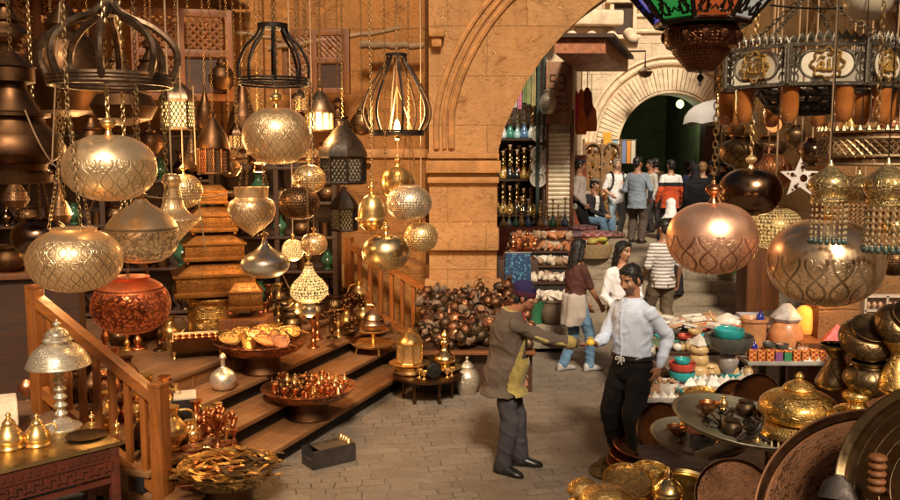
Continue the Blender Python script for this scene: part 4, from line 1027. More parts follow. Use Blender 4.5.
# ================================================================= people
def fabric(name, col, amt=0.22, stripes=None, rough=0.85, ns=5.0):
    if name in MATS: return MATS[name]
    m, nt, b = nodes(name); v = coord(nt)
    n = noise_n(nt, v, ns, 4, 0.6).ramp(0.3, 0.7)
    c = mixc(nt, n, dim(col, 1 - amt), dim(col, 1 + amt * 0.6))
    if stripes:
        sp = nt.nodes.new('ShaderNodeSeparateXYZ'); nt.links.new(v, sp.inputs[0])
        s = (E(nt, sp.outputs[2]) * (2 * pi / stripes[1])).sin().ramp(0.1, 0.5)
        c = mixc(nt, s, c, stripes[0])
    nt.links.new(c, b.inputs['Base Color']); b.inputs['Roughness'].default_value = rough; b.inputs['Sheen Weight'].default_value = 0.12 if max(col) > 0.2 else 0.0
    b.inputs['Specular IOR Level'].default_value = 0.25
    wv = noise_n(nt, v, 300.0, 2); fo = noise_n(nt, coord(nt, 'Object', (9, 9, 4)), 1.0, 4, 0.6, 0.5)
    bump(nt, b, wv * 0.12 + fo * 0.9, 0.5, 0.018); MATS[name] = m; return m
def skinm(name, col):
    if name in MATS: return MATS[name]
    m, nt, b = nodes(name); v = coord(nt)
    n = noise_n(nt, v, 18.0, 4).ramp(0.3, 0.7); n2 = noise_n(nt, v, 6.0, 3).ramp(0.35, 0.7)
    c = mixc(nt, n2 * 0.5, mixc(nt, n, dim(col, 0.8), col), (col[0] * 0.95, col[1] * 0.66, col[2] * 0.55))
    nt.links.new(c, b.inputs['Base Color']); b.inputs['Roughness'].default_value = 0.45
    b.inputs['Subsurface Weight'].default_value = 0.08; b.inputs['Subsurface Radius'].default_value = (0.01, 0.004, 0.002)
    bump(nt, b, noise_n(nt, v, 160.0, 3), 0.2, 0.002); MATS[name] = m; return m
M_hairb = mat('hair_black', (0.012, 0.009, 0.008), 0.45, ns=60, amt=0.5, bs=180, bst=0.6, bd=0.004)
M_shoe = mat('shoe_black', (0.012, 0.010, 0.009), 0.35)
M_lip = mat('lip', (0.25, 0.08, 0.06), 0.5); M_eye = mat('eye_dark', (0.015, 0.01, 0.008), 0.25); M_white = mat('eye_white', (0.55, 0.48, 0.42), 0.3)

def ik(a, c, l1, l2, pole):
    a, c = Vector(a), Vector(c); d = c - a; L = d.length
    mx = (l1 + l2) * 0.995
    if L > mx: c = a + d * (mx / L); d = c - a; L = mx
    x = (l1 * l1 - l2 * l2 + L * L) / (2 * L); h = sqrt(max(0, l1 * l1 - x * x))
    dn = d / L; p = Vector(pole); p = p - dn * p.dot(dn); p.normalize()
    return a + dn * x + p * h, c

def person(label, loc, rot, H=1.72, lean=0.0, turn=0.0, head=(0.0, 0.0), hands=None, feet=None, pelvis=None, sit=False,
           top=None, bottom=None, shoe=M_shoe, skin=(0.42, 0.22, 0.13), hair=M_hairb, long_hair=False, bald=False, hat=None,
           beard=False, female=False, vox=0.010, sleeve=1.0, top_len=0.0, collar=None, extras=None, curl=0.5, belly=0.0, group=None, palm=None, neck_fwd=0.0, robe=False, hood=None, finger_detail=True, neck=0.105):
    """local frame: forward +X, left +Y; the root stands on the ground between the feet"""
    t = thing('person', label, 'person', loc, rot, group)
    SK = skinm('skin_%d' % int(skin[0] * 1000), skin)
    hipz = pelvis[1] if pelvis else 0.525 * H
    pel = Vector((pelvis[0] if pelvis else 0.0, 0, hipz))
    up = Vector((sin(lean), 0, cos(lean))); fw = Vector((cos(lean), 0, -sin(lean))); sd = Vector((0, 1, 0))
    cs, sn = cos(turn), sin(turn)        # shoulders turned about the spine
    sdt = sd * cs - fw * sn; fwt = fw * cs + sd * sn
    shw = (0.101 if not female else 0.092) * H
    chest = pel + up * 0.27 * H
    nb = pel + up * 0.305 * H
    hy, hp = head
    hd_up = Vector((sin(lean * 0.5 + neck_fwd * 0.6), 0, cos(lean * 0.5 + neck_fwd * 0.6)))
    hc = nb + (hd_up * neck + Vector((1, 0, 0)) * (0.012 + neck_fwd * 0.06)) * H
    HM = Matrix.Translation(hc) @ Matrix.Rotation(hy, 4, 'Z') @ Matrix.Rotation(hp, 4, 'Y')
    def hl(x, y, z): return HM @ Vector((x * H, y * H, z * H))
    sh = {s: pel + up * 0.258 * H + sdt * (s * shw) for s in (1, -1)}
    hp_ = {s: pel + sd * (s * 0.05 * H) - Vector((0, 0, 0.01 * H)) for s in (1, -1)}
    arm, leg = {}, {}
    for s in (1, -1):
        tg = (hands or {}).get(s)
        tg = Vector(tg) if tg else sh[s] + Vector((0.045, s * 0.012, -0.30)) * H
        el, wr = ik(sh[s], tg, 0.17 * H, 0.148 * H, (-0.55, s * 0.55, -0.75) if tg.x > sh[s].x + 0.1 else (-1, s * 0.2, 0))
        arm[s] = (el, wr)
        ft = (feet or {}).get(s, (0.0, s * 0.09, 0.0)); a = Vector((ft[0], ft[1], 0.045 * H + (ft[3] if len(ft) > 3 else 0)))
        kn, an = ik(hp_[s], a, 0.247 * H, 0.245 * H, (1, s * 0.12, 0.1)); leg[s] = (kn, an, ft[2] if len(ft) > 2 else s * 0.2)
    def limb(g, pts, rs):
        for i in range(len(pts) - 1): g.cap(pts[i], rs[i], pts[i + 1], rs[i + 1], 14)
    wk = 1.0 if not female else 0.92
    PROF = [(-0.30, 0.125, 0.105), (-0.2, 0.120, 0.100), (-0.12, 0.110, 0.088), (-0.075, 0.100, 0.078), (-0.03, 0.102, 0.080), (0.03, 0.096, 0.073), (0.09, 0.088 * wk, 0.066), (0.16, 0.096 * wk, 0.072), (0.22, 0.103 * wk, 0.074), (0.262, 0.100 * wk, 0.064), (0.288, 0.074, 0.050), (0.312, 0.042, 0.042)]
    def torso(g, e, t0=-0.075, t1=0.312, flare=0.0):
        prof = PROF_ = [(-0.30, 0.125, 0.105), (-0.2, 0.120, 0.100), (-0.12, 0.110, 0.088), (-0.075, 0.100, 0.078), (-0.03, 0.102, 0.080), (0.03, 0.096, 0.073), (0.09, 0.088 * wk, 0.066), (0.16, 0.096 * wk, 0.072), (0.22, 0.103 * wk, 0.074), (0.262, 0.100 * wk, 0.064), (0.288, 0.074, 0.050), (0.312, 0.042, 0.042)]
        R_ = []
        for tt, w_, d_ in prof:
            if tt < t0 - 1e-6 or tt > t1 + 1e-6: continue
            f = max(0.0, min(1.0, (tt - 0.05) / 0.15)); sx = sd.lerp(sdt, f); fx = fw.lerp(fwt, f)
            if tt < -0.05:
                sx, fx = sd, Vector((1, 0, 0)); c = pel + Vector((0, 0, tt * H)) * (1 - 0) + (up * 0)
            else: c = pel + up * tt * H
            bl = belly * H * max(0, 1 - abs(tt - 0.06) / 0.14)
            fl = flare if tt < -0.1 else 0
            R_.append((c + fx * bl * 0.6, sx * ((w_ + fl) * H + e), fx * (d_ * H + fl * H + e + bl * 0.6)))
        g.loft(R_, 24)
    # ---- body, one continuous surface
    g = MB(); torso(g, -0.004)
    limb(g, [nb - up * 0.02 * H, hl(-0.008, 0, -0.035)], [0.036 * H * wk, 0.033 * H * wk])
    for s in (1, -1):
        el, wr = arm[s]; limb(g, [sh[s], el, wr], [0.029 * H * wk, 0.0245 * H * wk, 0.0165 * H * wk])
        kn, an, fy = leg[s]; limb(g, [hp_[s], kn, an], [0.052 * H, 0.034 * H, 0.022 * H])
        fd = Vector((cos(fy), sin(fy), 0)); limb(g, [an - Vector((0, 0, 0.022 * H)) - fd * 0.025 * H, an - Vector((0, 0, 0.03 * H)) + fd * 0.09 * H], [0.02 * H, 0.014 * H])
    # head
    old = g.m; g.m = HM @ Matrix.Diagonal((H, H, H, 1))
    g.ell((-0.008, 0, 0.016), (0.056, 0.0445, 0.052), 20, 14)      # cranium
    g.ell((0.010, 0, -0.020), (0.041, 0.0365, 0.046), 18, 12)      # face
    g.ell((0.020, 0, -0.050), (0.024, 0.0235, 0.017), 12, 9)       # chin
    g.cap((0.046, 0, 0.008), 0.0055, (0.0585, 0, -0.0165), 0.0075, 10)  # nose
    g.ell((0.050, 0.0068, -0.019), (0.006, 0.005, 0.0045), 8, 6); g.ell((0.050, -0.0068, -0.019), (0.006, 0.005, 0.0045), 8, 6)
    g.cap((0.041, 0.021, 0.0135), 0.0055, (0.044, 0.006, 0.0125), 0.0055, 8); g.cap((0.041, -0.021, 0.0135), 0.0055, (0.044, -0.006, 0.0125), 0.0055, 8)
    g.cap((0.0455, 0.010, -0.0355), 0.0042, (0.0455, -0.010, -0.0355), 0.0042, 8); g.cap((0.045, 0.008, -0.041), 0.0046, (0.045, -0.008, -0.041), 0.0046, 8)
    for s in (1, -1):
        g.ell((0.030, s * 0.024, -0.012), (0.018, 0.012, 0.014), 10, 8)    # cheek
        g.ell((-0.006, s * 0.045, -0.008), (0.011, 0.006, 0.019), 10, 8)   # ear
    g.m = old
    # hands
    for s in (1, -1):
        el, wr = arm[s]; hd = (wr - el).normalized()
        pn = Vector((palm or {}).get(s, (0, -s, 0)))            # palm faces
        pn = (pn - hd * pn.dot(hd)).normalized(); ac = hd.cross(pn).normalized()
        if ac.dot(Vector((1, 0, 0.3))) < 0: ac = -ac             # thumb side
        k = H / 1.72
        pc = wr + hd * 0.048 * k
        g.loft([(wr - hd * 0.01 * k, ac * 0.024 * k, pn * 0.017 * k), (wr + hd * 0.03 * k, ac * 0.036 * k, pn * 0.016 * k), (wr + hd * 0.078 * k, ac * 0.041 * k, pn * 0.013 * k), (wr + hd * 0.092 * k, ac * 0.036 * k, pn * 0.009 * k)], 14)
        cu = curl if not isinstance(curl, dict) else curl.get(s, 0.5)
        for i, (o, L) in enumerate(((0.031, 0.068), (0.0105, 0.078), (-0.0105, 0.072), (-0.030, 0.056))):
            b0 = wr + hd * 0.084 * k + ac * o * k; aa = cu * (0.7 + 0.12 * i)
            d1 = hd * cos(aa) + pn * sin(aa); d2 = hd * cos(aa * 2.1) + pn * sin(aa * 2.1)
            m1 = b0 + d1 * L * 0.52 * k; m2 = m1 + d2 * L * 0.5 * k
            limb(g, [b0 - hd * 0.012 * k, m1, m2], [0.0092 * k, 0.0086 * k, 0.007 * k])
        tb = wr + hd * 0.028 * k + ac * 0.030 * k; t1 = tb + (hd * 0.65 + ac * 0.6 + pn * 0.35).normalized() * 0.036 * k
        limb(g, [tb - ac * 0.012 * k, t1, t1 + (hd * 0.85 + ac * 0.05 + pn * 0.5).normalized() * 0.03 * k], [0.0125 * k, 0.0105 * k, 0.0085 * k])
    me = remesh(g.bm, vox if finger_detail else vox, 2)
    IHM = HM.inverted()
    def pick(c, n):
        q = IHM @ c; x, y, z = q.x / H, q.y / H, q.z / H
        if x > 0.02 and abs(z) < 0.09:
            ay = abs(y)
            if 0.009 < ay < 0.0255 and 0.0005 < z < 0.0075 and x > 0.028: return 2 if abs(ay - 0.0165) < 0.0048 else 3
            if 0.006 < ay < 0.029 and 0.0125 < z < 0.0185: return 2
            if ay < 0.0145 and -0.0425 < z < -0.034 and x > 0.03: return 1
            if beard and (-0.075 < z < -0.026) and (x > -0.002) and not (ay < 0.0145 and -0.0425 < z < -0.034): return 4
        return 0
    link_mesh('body', me, [SK, M_lip, M_eye, M_white, skinm('stubble_%d' % int(skin[0] * 1000), dim(skin, 0.42))], t, pick)
    # ---- clothes
    def folds(amp, fq):
        def fo(c):
            a = noise.noise(Vector((c.x * fq * 0.7, c.y * fq * 0.7, c.z * fq * 0.45)))
            b2 = noise.noise(Vector((c.x * fq * 0.8 + c.z * 4.0 + 3, c.y * fq * 0.8 - c.z * 2.0, c.z * fq * 0.9)))
            return a + 0.9 * (0.5 - min(1.0, abs(b2) * 3.2))
        return lambda c: amp * fo(c)
    def front(tt, y, out, e, flare=0.0):
        for (a, w0, d0), (c, w1, d1) in zip(PROF, PROF[1:]):
            if tt <= c: break
        k = max(0.0, min(1.0, (tt - a) / (c - a))); w_ = w0 + (w1 - w0) * k; d_ = d0 + (d1 - d0) * k
        f = max(0.0, min(1.0, (tt - 0.05) / 0.15)); fx = fw.lerp(fwt, f); sx = sd.lerp(sdt, f)
        if tt < -0.05: fx, sx, ctr = Vector((1, 0, 0)), sd, pel + Vector((0, 0, tt * H))
        else: ctr = pel + up * tt * H
        bl = belly * H * max(0, 1 - abs(tt - 0.06) / 0.14); fl = flare if tt < -0.1 else 0
        W_, D_ = (w_ + fl) * H + e + out, d_ * H + fl * H + e + bl * 0.6 + out
        return ctr + fx * bl * 0.6 + sx * y + fx * D_ * sqrt(max(0.0, 1 - (y / W_) ** 2))
    bt = bottom or {}
    if not robe:
        g = MB(); torso(g, 0.010, -0.075, 0.03)
        for s in (1, -1):
            kn, an, fy = leg[s]; lw = bt.get('w', 1.0); dn = (an - kn).normalized()
            limb(g, [hp_[s], kn, an + Vector((0, 0, 0.004))], [0.060 * H * bt.get('thigh', 1.0), 0.046 * H * lw, 0.040 * H * lw])
            tw = bt.get('thigh', 1.0); g.cap(hp_[s] + Vector((0, 0, 0.01)), 0.062 * H * tw, hp_[s].lerp(kn, 0.5), 0.054 * H * lw * tw)
        # a trouser hem is cut level
        me = remesh(g.bm, max(vox, 0.011), 3, folds(0.010, 9))
        zmin = min(leg[s][1].z for s in (1, -1)) - 0.02 * H
        link_mesh('trousers', me, bt.get('mats', fabric('trouser_black', (0.009, 0.008, 0.009))), t)
        for s in (1, -1):
            kn, an, fy = leg[s]; fd = Vector((cos(fy), sin(fy), 0)); fs_ = Vector((-sin(fy), cos(fy), 0)); z0 = an.z - 0.045 * H
            g = MB()
            for i, (q, w_, hgt_) in enumerate(((-0.045, 0.020, 0.035), (-0.03, 0.027, 0.05), (0.0, 0.028, 0.055), (0.04, 0.029, 0.042), (0.08, 0.031, 0.03), (0.105, 0.024, 0.022), (0.118, 0.01, 0.014))):
                pass
            R_ = []
            for q, w_, hh_ in ((-0.050, 0.014, 0.02), (-0.042, 0.024, 0.032), (-0.01, 0.028, 0.036), (0.03, 0.028, 0.028), (0.07, 0.031, 0.020), (0.10, 0.026, 0.015), (0.118, 0.012, 0.009)):
                c = Vector((an.x, an.y, 0)) + fd * q * H; c.z = z0 + hh_ * H * 0.98
                R_.append((c, fs_ * w_ * H, Vector((0, 0, hh_ * H))))
            g.loft(R_, 16)
            g.build('shoe', shoe, t, sharp=60)
    if top:
        g = MB(); e = top.get('e', 0.014)
        torso(g, e, 0.03 if top.get('tuck') else -0.30 if top_len > 0.2 else (-0.2 if top_len > 0.12 else (-0.12 if top_len > 0.05 else -0.075)), 0.288 if not top.get('high') else 0.312, top.get('flare', 0))
        if robe:
            R_ = [(Vector((pel.x, 0, z * H)), Vector((0, 1, 0)) * w_ * H, Vector((1, 0, 0)) * w_ * 0.9 * H) for z, w_ in ((0.02, 0.16), (0.2, 0.14), (0.4, 0.12), (0.55, 0.105))]
            g.loft(R_, 22)
        for s in (1, -1):
            el, wr = arm[s]; a2 = sleeve * 1.0; lw = top.get('w', 1.0)
            g.cap(sh[s] - sdt * s * 0.05 * H + up * 0.012 * H, 0.036 * H * wk, sh[s], 0.036 * H * wk)
            if sleeve > 0.5: limb(g, [sh[s], el, el.lerp(wr, min(0.97, (sleeve - 0.5) * 2))], [0.037 * H * wk, 0.031 * H * wk * lw, 0.025 * H * wk * lw])
            else: limb(g, [sh[s], sh[s].lerp(el, sleeve * 2)], [0.037 * H * wk, 0.034 * H * wk])
        me = remesh(g.bm, max(vox, 0.010), 3, folds(top.get('fold', 0.009), top.get('fq', 10)))
        Tm = (pel, up, fw, sd)
        pk = top.get('pick')
        link_mesh(top.get('name', 'shirt'), me, top['mats'], t, (lambda c, n: pk((c - pel).dot(fw) / H, c.y / H, (c - pel).dot(up) / H, n, c, arm)) if pk else None)
    # ---- hair
    if not bald and hood is None:
        g = MB(); g.m = HM @ Matrix.Diagonal((H, H, H, 1))
        g.ell((-0.013, 0, 0.0215), (0.0575, 0.0475, 0.0530), 22, 14)
        g.ell((-0.034, 0, -0.008), (0.034, 0.043, 0.046), 16, 12)
        for s in (1, -1): g.cap((0.012, s * 0.040, 0.012), 0.009, (0.008, s * 0.042, -0.008), 0.005, 8)
        g.cap((0.030, 0.022, 0.054), 0.011, (0.030, -0.018, 0.056), 0.012, 10)
        if long_hair:
            g.loft([((-0.026, 0, 0.03), (0, 0.047, 0), (0.036, 0, 0)), ((-0.032, 0, -0.03), (0, 0.052, 0), (0.036, 0, 0)), ((-0.042, 0, -0.09), (0, 0.052, 0), (0.033, 0, 0)), ((-0.050, 0, -0.16), (0, 0.047, 0), (0.024, 0, 0)), ((-0.052, 0, -0.205), (0, 0.030, 0), (0.014, 0, 0))], 18)
            for s in (1, -1): g.cap((0.002, s * 0.043, 0.02), 0.013, (-0.012, s * 0.047, -0.09), 0.012, 8)
        g.m = Matrix()
        hb2 = noise
        me = remesh(g.bm, 0.009, 2, lambda c: 0.0035 * noise.noise(c * 40) + 0.003 * noise.noise(Vector((c.x * 130, c.y * 130, c.z * 45))))
        hr_ = random.Random(len(label)); bmh = bmesh.new(); bmh.from_mesh(me); vs_ = list(bmh.verts); bmh.normal_update(); st = MB(); st.bm.free(); st.bm = bmh; st.uv = bmh.loops.layers.uv.new('UVMap')
        base_ = [(v.co.copy(), v.normal.copy()) for v in vs_]
        for _ in range(420 if long_hair else 300):
            p, nn = hr_.choice(base_)
            dn = Vector((hr_.uniform(-.35, .15), hr_.uniform(-.3, .3), -1)); dn = dn - nn * dn.dot(nn)
            if dn.length < 0.2: dn = Vector((-1, hr_.uniform(-.6, .6), 0.2)) - nn * 0.1
            dn.normalize(); L = (0.05 if long_hair else 0.024) * hr_.uniform(0.6, 1.3)
            st.tube([p - nn * 0.003, p + dn * L * 0.5 + nn * 0.005, p + dn * L + nn * hr_.uniform(0.0, 0.006)], [0.003, 0.0028, 0.0008], 4)
        bmh.to_mesh(me); bmh.free()
        for p_ in me.polygons: p_.use_smooth = True
        link_mesh('hair', me, hair, t)
    if hat:
        g = MB(); g.m = HM @ Matrix.Diagonal((H, H, H, 1))
        kind = hat['kind']
        if kind == 'cap':      # close knitted cap with a turned band
            g.loft([((-0.010, 0, 0.012), (0, 0.050, 0), (0.060, 0, 0)), ((-0.012, 0, 0.030), (0, 0.052, 0), (0.062, 0, 0)), ((-0.014, 0, 0.050), (0, 0.051, 0), (0.060, 0, 0)), ((-0.016, 0, 0.068), (0, 0.042, 0), (0.049, 0, 0)), ((-0.017, 0, 0.078), (0, 0.026, 0), (0.03, 0, 0)), ((-0.017, 0, 0.081), (0, 0.006, 0), (0.007, 0, 0))], 26)
            g.m = Matrix(); h_ = g.build('cap', hat['mat'], t, sharp=80)
            g = MB(); g.m = HM @ Matrix.Diagonal((H, H, H, 1))
            g.loft([((-0.009, 0, 0.002), (0, 0.048, 0), (0.058, 0, 0)), ((-0.009, 0, 0.006), (0, 0.0505, 0), (0.0600, 0, 0)), ((-0.011, 0, 0.026), (0, 0.0525, 0), (0.0625, 0, 0)), ((-0.012, 0, 0.031), (0, 0.0515, 0), (0.0612, 0, 0))], 26)
            g.m = Matrix(); g.build('band', hat['band'], h_, sharp=80)
        elif kind == 'flat':
            g.ell((0.0, 0, 0.055), (0.072, 0.056, 0.026), 20, 10); g.ell((0.055, 0, 0.040), (0.032, 0.038, 0.006), 16, 8)
            g.m = Matrix(); h_ = g.build('cap', hat['mat'], t, sharp=80)
    if hood:
        g = MB(); g.m = HM @ Matrix.Diagonal((H, H, H, 1))
        g.ell((-0.014, 0, 0.02), (0.062, 0.053, 0.060), 22, 14); g.ell((-0.03, 0, -0.03), (0.045, 0.052, 0.06), 18, 12)
        g.loft([((-0.02, 0, -0.03), (0, 0.052, 0), (0.05, 0, 0)), ((-0.025, 0, -0.09), (0, 0.062, 0), (0.062, 0, 0)), ((-0.03, 0, -0.14), (0, 0.10, 0), (0.07, 0, 0))], 18)
        g.cap((0.02, 0.03, -0.062), 0.015, (0.02, -0.03, -0.062), 0.015, 8)
        g.m = Matrix(); me = remesh(g.bm, 0.011, 2, lambda c: 0.008 * noise.noise(c * 22)); link_mesh('headscarf', me, hood, t)
    if collar:
        g = MB()
        c0 = nb + up * 0.0 * H
        g.loft([(nb - up * 0.03 * H, sd * 0.066 * H, fw * 0.058 * H), (nb - up * 0.004 * H, sd * 0.049 * H, fw * 0.049 * H), (nb + up * 0.018 * H + fw * 0.004, sd * 0.044 * H, fw * 0.045 * H), (nb + up * 0.012 * H + fw * 0.004, sd * 0.036 * H, fw * 0.037 * H)], 22)
        g.build('collar', collar, t, sharp=70)
    info = dict(root=t, arm=arm, sh=sh, HM=HM, pel=pel, up=up, fw=fw, H=H, nb=nb, front=front)
    if extras: extras(info)
    return info

def world_of(info, p):
    r = info['root']; c, s = cos(r.rotation_euler[2]), sin(r.rotation_euler[2])
    return Vector((r.location[0] + p[0] * c - p[1] * s, r.location[1] + p[0] * s + p[1] * c, r.location[2] + p[2]))

# ---- the stooping old man in the brown coat
M_coat = fabric('coat_brown', (0.098, 0.070, 0.050), 0.25); M_satin = fabric('satin_olive', (0.34, 0.25, 0.075), 0.35, rough=0.4, ns=16)
M_slate = fabric('trouser_slate', (0.045, 0.038, 0.042)); M_khaki = fabric('trouser_khaki', (0.12, 0.085, 0.055)); M_jean = fabric('jeans_blue', (0.10, 0.19, 0.30), 0.3); M_jeanl = fabric('jeans_pale', (0.25, 0.32, 0.38), 0.25)
def strip(info, name, m, t0, t1, y0, y1, out, e, n=14, flare=0.0, parent=None):
    f = info['front']; g = MB(); q0 = y0 if callable(y0) else (lambda t: y0); q1 = y1 if callable(y1) else (lambda t: y1)
    R_ = []
    for i in range(n + 1):
        t = t0 + (t1 - t0) * i / n; a, b_ = q0(t), q1(t)
        R_.append([g.v(f(t, a + (b_ - a) * j / 5, out if 0 < j < 5 else out - 0.006, e, flare)) for j in range(6)])
    for a, b_ in zip(R_, R_[1:]):
        for j in range(5): g.f([a[j], a[j + 1], b_[j + 1], b_[j]])
    return g.build(name, m, parent or info['root'], sharp=80)
def scarf(info):
    H = info['H']; nb, up, fw = info['nb'], info['up'], info['fw']
    a = nb + fw * 0.055 * H; g = MB()
    g.loft([(a + up * 0.02 * H, Vector((0, 0.016, 0)), fw * 0.010), (a - up * 0.03 * H + fw * 0.03, Vector((0, 0.020, 0)), fw * 0.012), (a - up * 0.09 * H + fw * 0.05, Vector((0, 0.022, 0)), fw * 0.010), (a - up * 0.13 * H + fw * 0.055, Vector((0, 0.026, 0)), fw * 0.006)], 12)
    g.build('red_scarf', fabric('scarf_red', (0.30, 0.03, 0.025)), info['root'])
    strip(info, 'gold_panel', M_satin, -0.119, 0.09, lambda t: -0.195 + 0.25 * max(0, t), 0.03, 0.020, 0.034, flare=0.018)
    strip(info, 'gold_lapel', M_satin, 0.10, 0.285, lambda t: -0.03 - 0.06 * (t - 0.1) / 0.185, lambda t: 0.03, 0.013, 0.030)
    strip(info, 'gold_side_trim', M_satin, 0.06, 0.2, lambda t: -0.165, lambda t: -0.125, 0.014, 0.033)
    for s_ in (1, -1):
        el, wr = info['arm'][s_]; d = (wr - el).normalized(); x, y, _ = frame_of(d); g = MB()
        g.loft([(el.lerp(wr, q), x * r, y * r) for q, r in ((0.68, 0.05), (0.70, 0.060), (0.98, 0.056), (1.0, 0.05), (0.995, 0.03))], 18); g.build('gold_cuff', M_satin, info['root'], sharp=60)
        if s_ == -1:
            sh_ = info['sh'][s_]; g = MB(); o = Vector((0, -0.02, -0.012))
            g.tube([sh_.lerp(el, q) + Vector((0, -0.047 - 0.004 * q, -0.012)) for q in (0.55, 0.7, 0.85, 1.0)] + [el.lerp(wr, q) + Vector((0, -0.044, -0.012 )) for q in (0.2, 0.45, 0.7)], [0.006, 0.014, 0.018, 0.02, 0.02, 0.019, 0.016], 8); g.build('gold_sleeve_stripe', M_satin, info['root'])
oldm = person('stooping man in a long brown coat with gold lapels and a purple cap', G(505, 469), radians(-13), H=1.65, lean=0.15, turn=0.42, head=(-0.1, 0.16), neck_fwd=0.5, neck=0.088,
    hands={1: (0.10, 0.22, 0.78), -1: (0.86, 0.06, 1.05)}, feet={1: (0.12, 0.10, 0.1), -1: (0.0, -0.12, -0.35)}, pelvis=(-0.03, 0.885),
    top=dict(mats=[M_coat, M_satin], name='coat', e=0.028, flare=0.018, high=True, w=1.22, fold=0.012), top_len=0.1, bottom=dict(mats=M_slate, w=1.08, thigh=0.84),
    skin=(0.30, 0.135, 0.075), hat=dict(kind='cap', mat=fabric('cap_purple', (0.020, 0.012, 0.062), 0.35), band=fabric('band_wine', (0.075, 0.012, 0.03), 0.5)), collar=M_satin, extras=scarf, vox=0.0075, belly=0.03, curl={1: 0.6, -1: 0.55}, palm={-1: (0, 0, 1), 1: (0, -1, 0)})
# ---- the man in the pale shirt looking down at what he holds
M_shirt = fabric('shirt_pale_blue', (0.56, 0.62, 0.76), 0.1)
def belt(info):
    H = info['H']; g = MB(); p = info['pel'] + Vector((0, 0, 0.035 * H))
    g.loft([(p + Vector((0, 0, -0.016)), Vector((0, 0.104 * H + 0.016, 0)), Vector((0.083 * H + 0.016, 0, 0))), (p + Vector((0, 0, 0.02)), Vector((0, 0.102 * H + 0.018, 0)), Vector((0.081 * H + 0.018, 0, 0)))], 26)
    b_ = g.build('belt', mat('belt_leather', (0.02, 0.014, 0.01), 0.4), info['root'])
    g = MB(); q = Vector((p.x + 0.080 * H + 0.024, 0, p.z - 0.005))
    for s in (1, -1): g.tube(cr([tuple(q), tuple(q + Vector((0.006, 0.035 * s, 0.012))), tuple(q + Vector((0.006, 0.045 * s, -0.02))), tuple(q), tuple(q + Vector((0.006, 0.022 * s, -0.05)))], 4), 0.005, 6)
    g.build('white_bow', fabric('shirt_white', (0.68, 0.64, 0.6), 0.1), b_)
    up, fw, st_ = info['up'], info['fw'], info['root']; M_pl = fabric('shirt_placket', (0.54, 0.60, 0.74), 0.1)
    pk = strip(info, 'placket', M_pl, 0.04, 0.275, -0.016, 0.016, 0.007, 0.018)
    g = MB()
    for i in range(6): g.ell(info['front'](0.06 + 0.04 * i, 0, 0.014, 0.018), (0.006, 0.006, 0.006), 8, 6)
    g.build('button_row', mat('button_white', (0.6, 0.6, 0.62), 0.3), pk)
    g = MB()
    for s in (1, -1): n0 = info['nb'] + up * 0.014 * H + fw * 0.043 * H; g.prism([tuple(n0 + Vector((0.004, 0.004 * s, 0))), tuple(n0 + Vector((-0.02, 0.05 * s, 0.004))), tuple(n0 + Vector((0.006, 0.062 * s, -0.05))), tuple(n0 + Vector((0.03, 0.02 * s, -0.055)))], 0.006, (1, 0, 0.4))
    g.build('collar_flap', M_shirt, st_)
    # white cord bow hanging from the belt
whm = person('man in a pale blue shirt and black trousers looking down at a yellow trinket', G(630, 466), radians(-140), H=1.77, lean=0.02, turn=-0.1, head=(0.0, 0.34), neck_fwd=0.12,
    hands={-1: (0.33, -0.13, 1.12), 1: (-0.06, 0.235, 0.93)}, feet={1: (0.03, 0.13, 0.3), -1: (0.0, -0.13, -0.3)},
    top=dict(mats=[M_shirt], name='shirt', e=0.018, fold=0.011, fq=9, w=1.02, high=True, tuck=True), bottom=dict(mats=fabric('trouser_black', (0.009, 0.008, 0.009)), w=1.12),
    skin=(0.40, 0.205, 0.115), beard=True, collar=M_shirt, extras=belt, vox=0.0075, curl={1: 0.5, -1: 0.55}, palm={-1: (0.3, 0.3, 1), 1: (0, -1, 0)}, belly=0.006)
hx = world_of(whm, whm['arm'][-1][1] + (whm['arm'][-1][1] - whm['arm'][-1][0]).normalized() * 0.12)
g = MB(); g.lathe(cr([(0.004, -0.03), (0.03, -0.026), (0.036, 0.0), (0.02, 0.022), (0.026, 0.034), (0.004, 0.036)], 4), 16)
o = g.build('trinket', mat('trinket_yellow', (0.72, 0.46, 0.05), 0.35)); o.location = hx + Vector((-0.02, -0.02, 0.035)); tag(o, 'small yellow trinket passed between the two men', 'trinket')

# ---- women and walkers behind
def shawl(info):
    H = info['H']; p = info['pel']; g = MB()
    g.loft([(p + Vector((-0.02, 0, 0.07 * H)), Vector((0, 0.10 * H, 0)), Vector((0.085 * H, 0, 0))), (p + Vector((-0.01, 0, 0.0)), Vector((0, 0.112 * H, 0)), Vector((0.094 * H, 0, 0))), (p + Vector((0, 0, -0.09 * H)), Vector((0, 0.115 * H, 0)), Vector((0.10 * H, 0, 0))), (p + Vector((-0.05, 0, -0.17 * H)), Vector((0, 0.085 * H, 0)), Vector((0.08 * H, 0, 0)))], 22)
    me = remesh(g.bm, 0.014, 3, lambda c: 0.022 * noise.noise(Vector((c.x * 15, c.y * 15, c.z * 2.5)))); link_mesh('grey_shawl', me, fabric('shawl_grey', (0.36, 0.31, 0.27), 0.2), info['root'])
person('long haired woman in a brown tee shirt with a grey shawl round her hips', G(574, 371), radians(22), H=1.66, lean=0.05, head=(0.1, 0.1), hands={1: (0.30, 0.12, 0.70), -1: (0.36, -0.12, 0.72)}, feet={1: (-0.12, 0.07, 0.1), -1: (0.18, -0.08, 0)},
    top=dict(mats=fabric('tee_maroon', (0.075, 0.028, 0.022))), sleeve=0.4, bottom=dict(mats=M_jean, w=0.95), long_hair=True, female=True, skin=(0.36, 0.18, 0.10), extras=shawl, shoe=mat('shoe_pale', (0.35, 0.33, 0.32), 0.6))
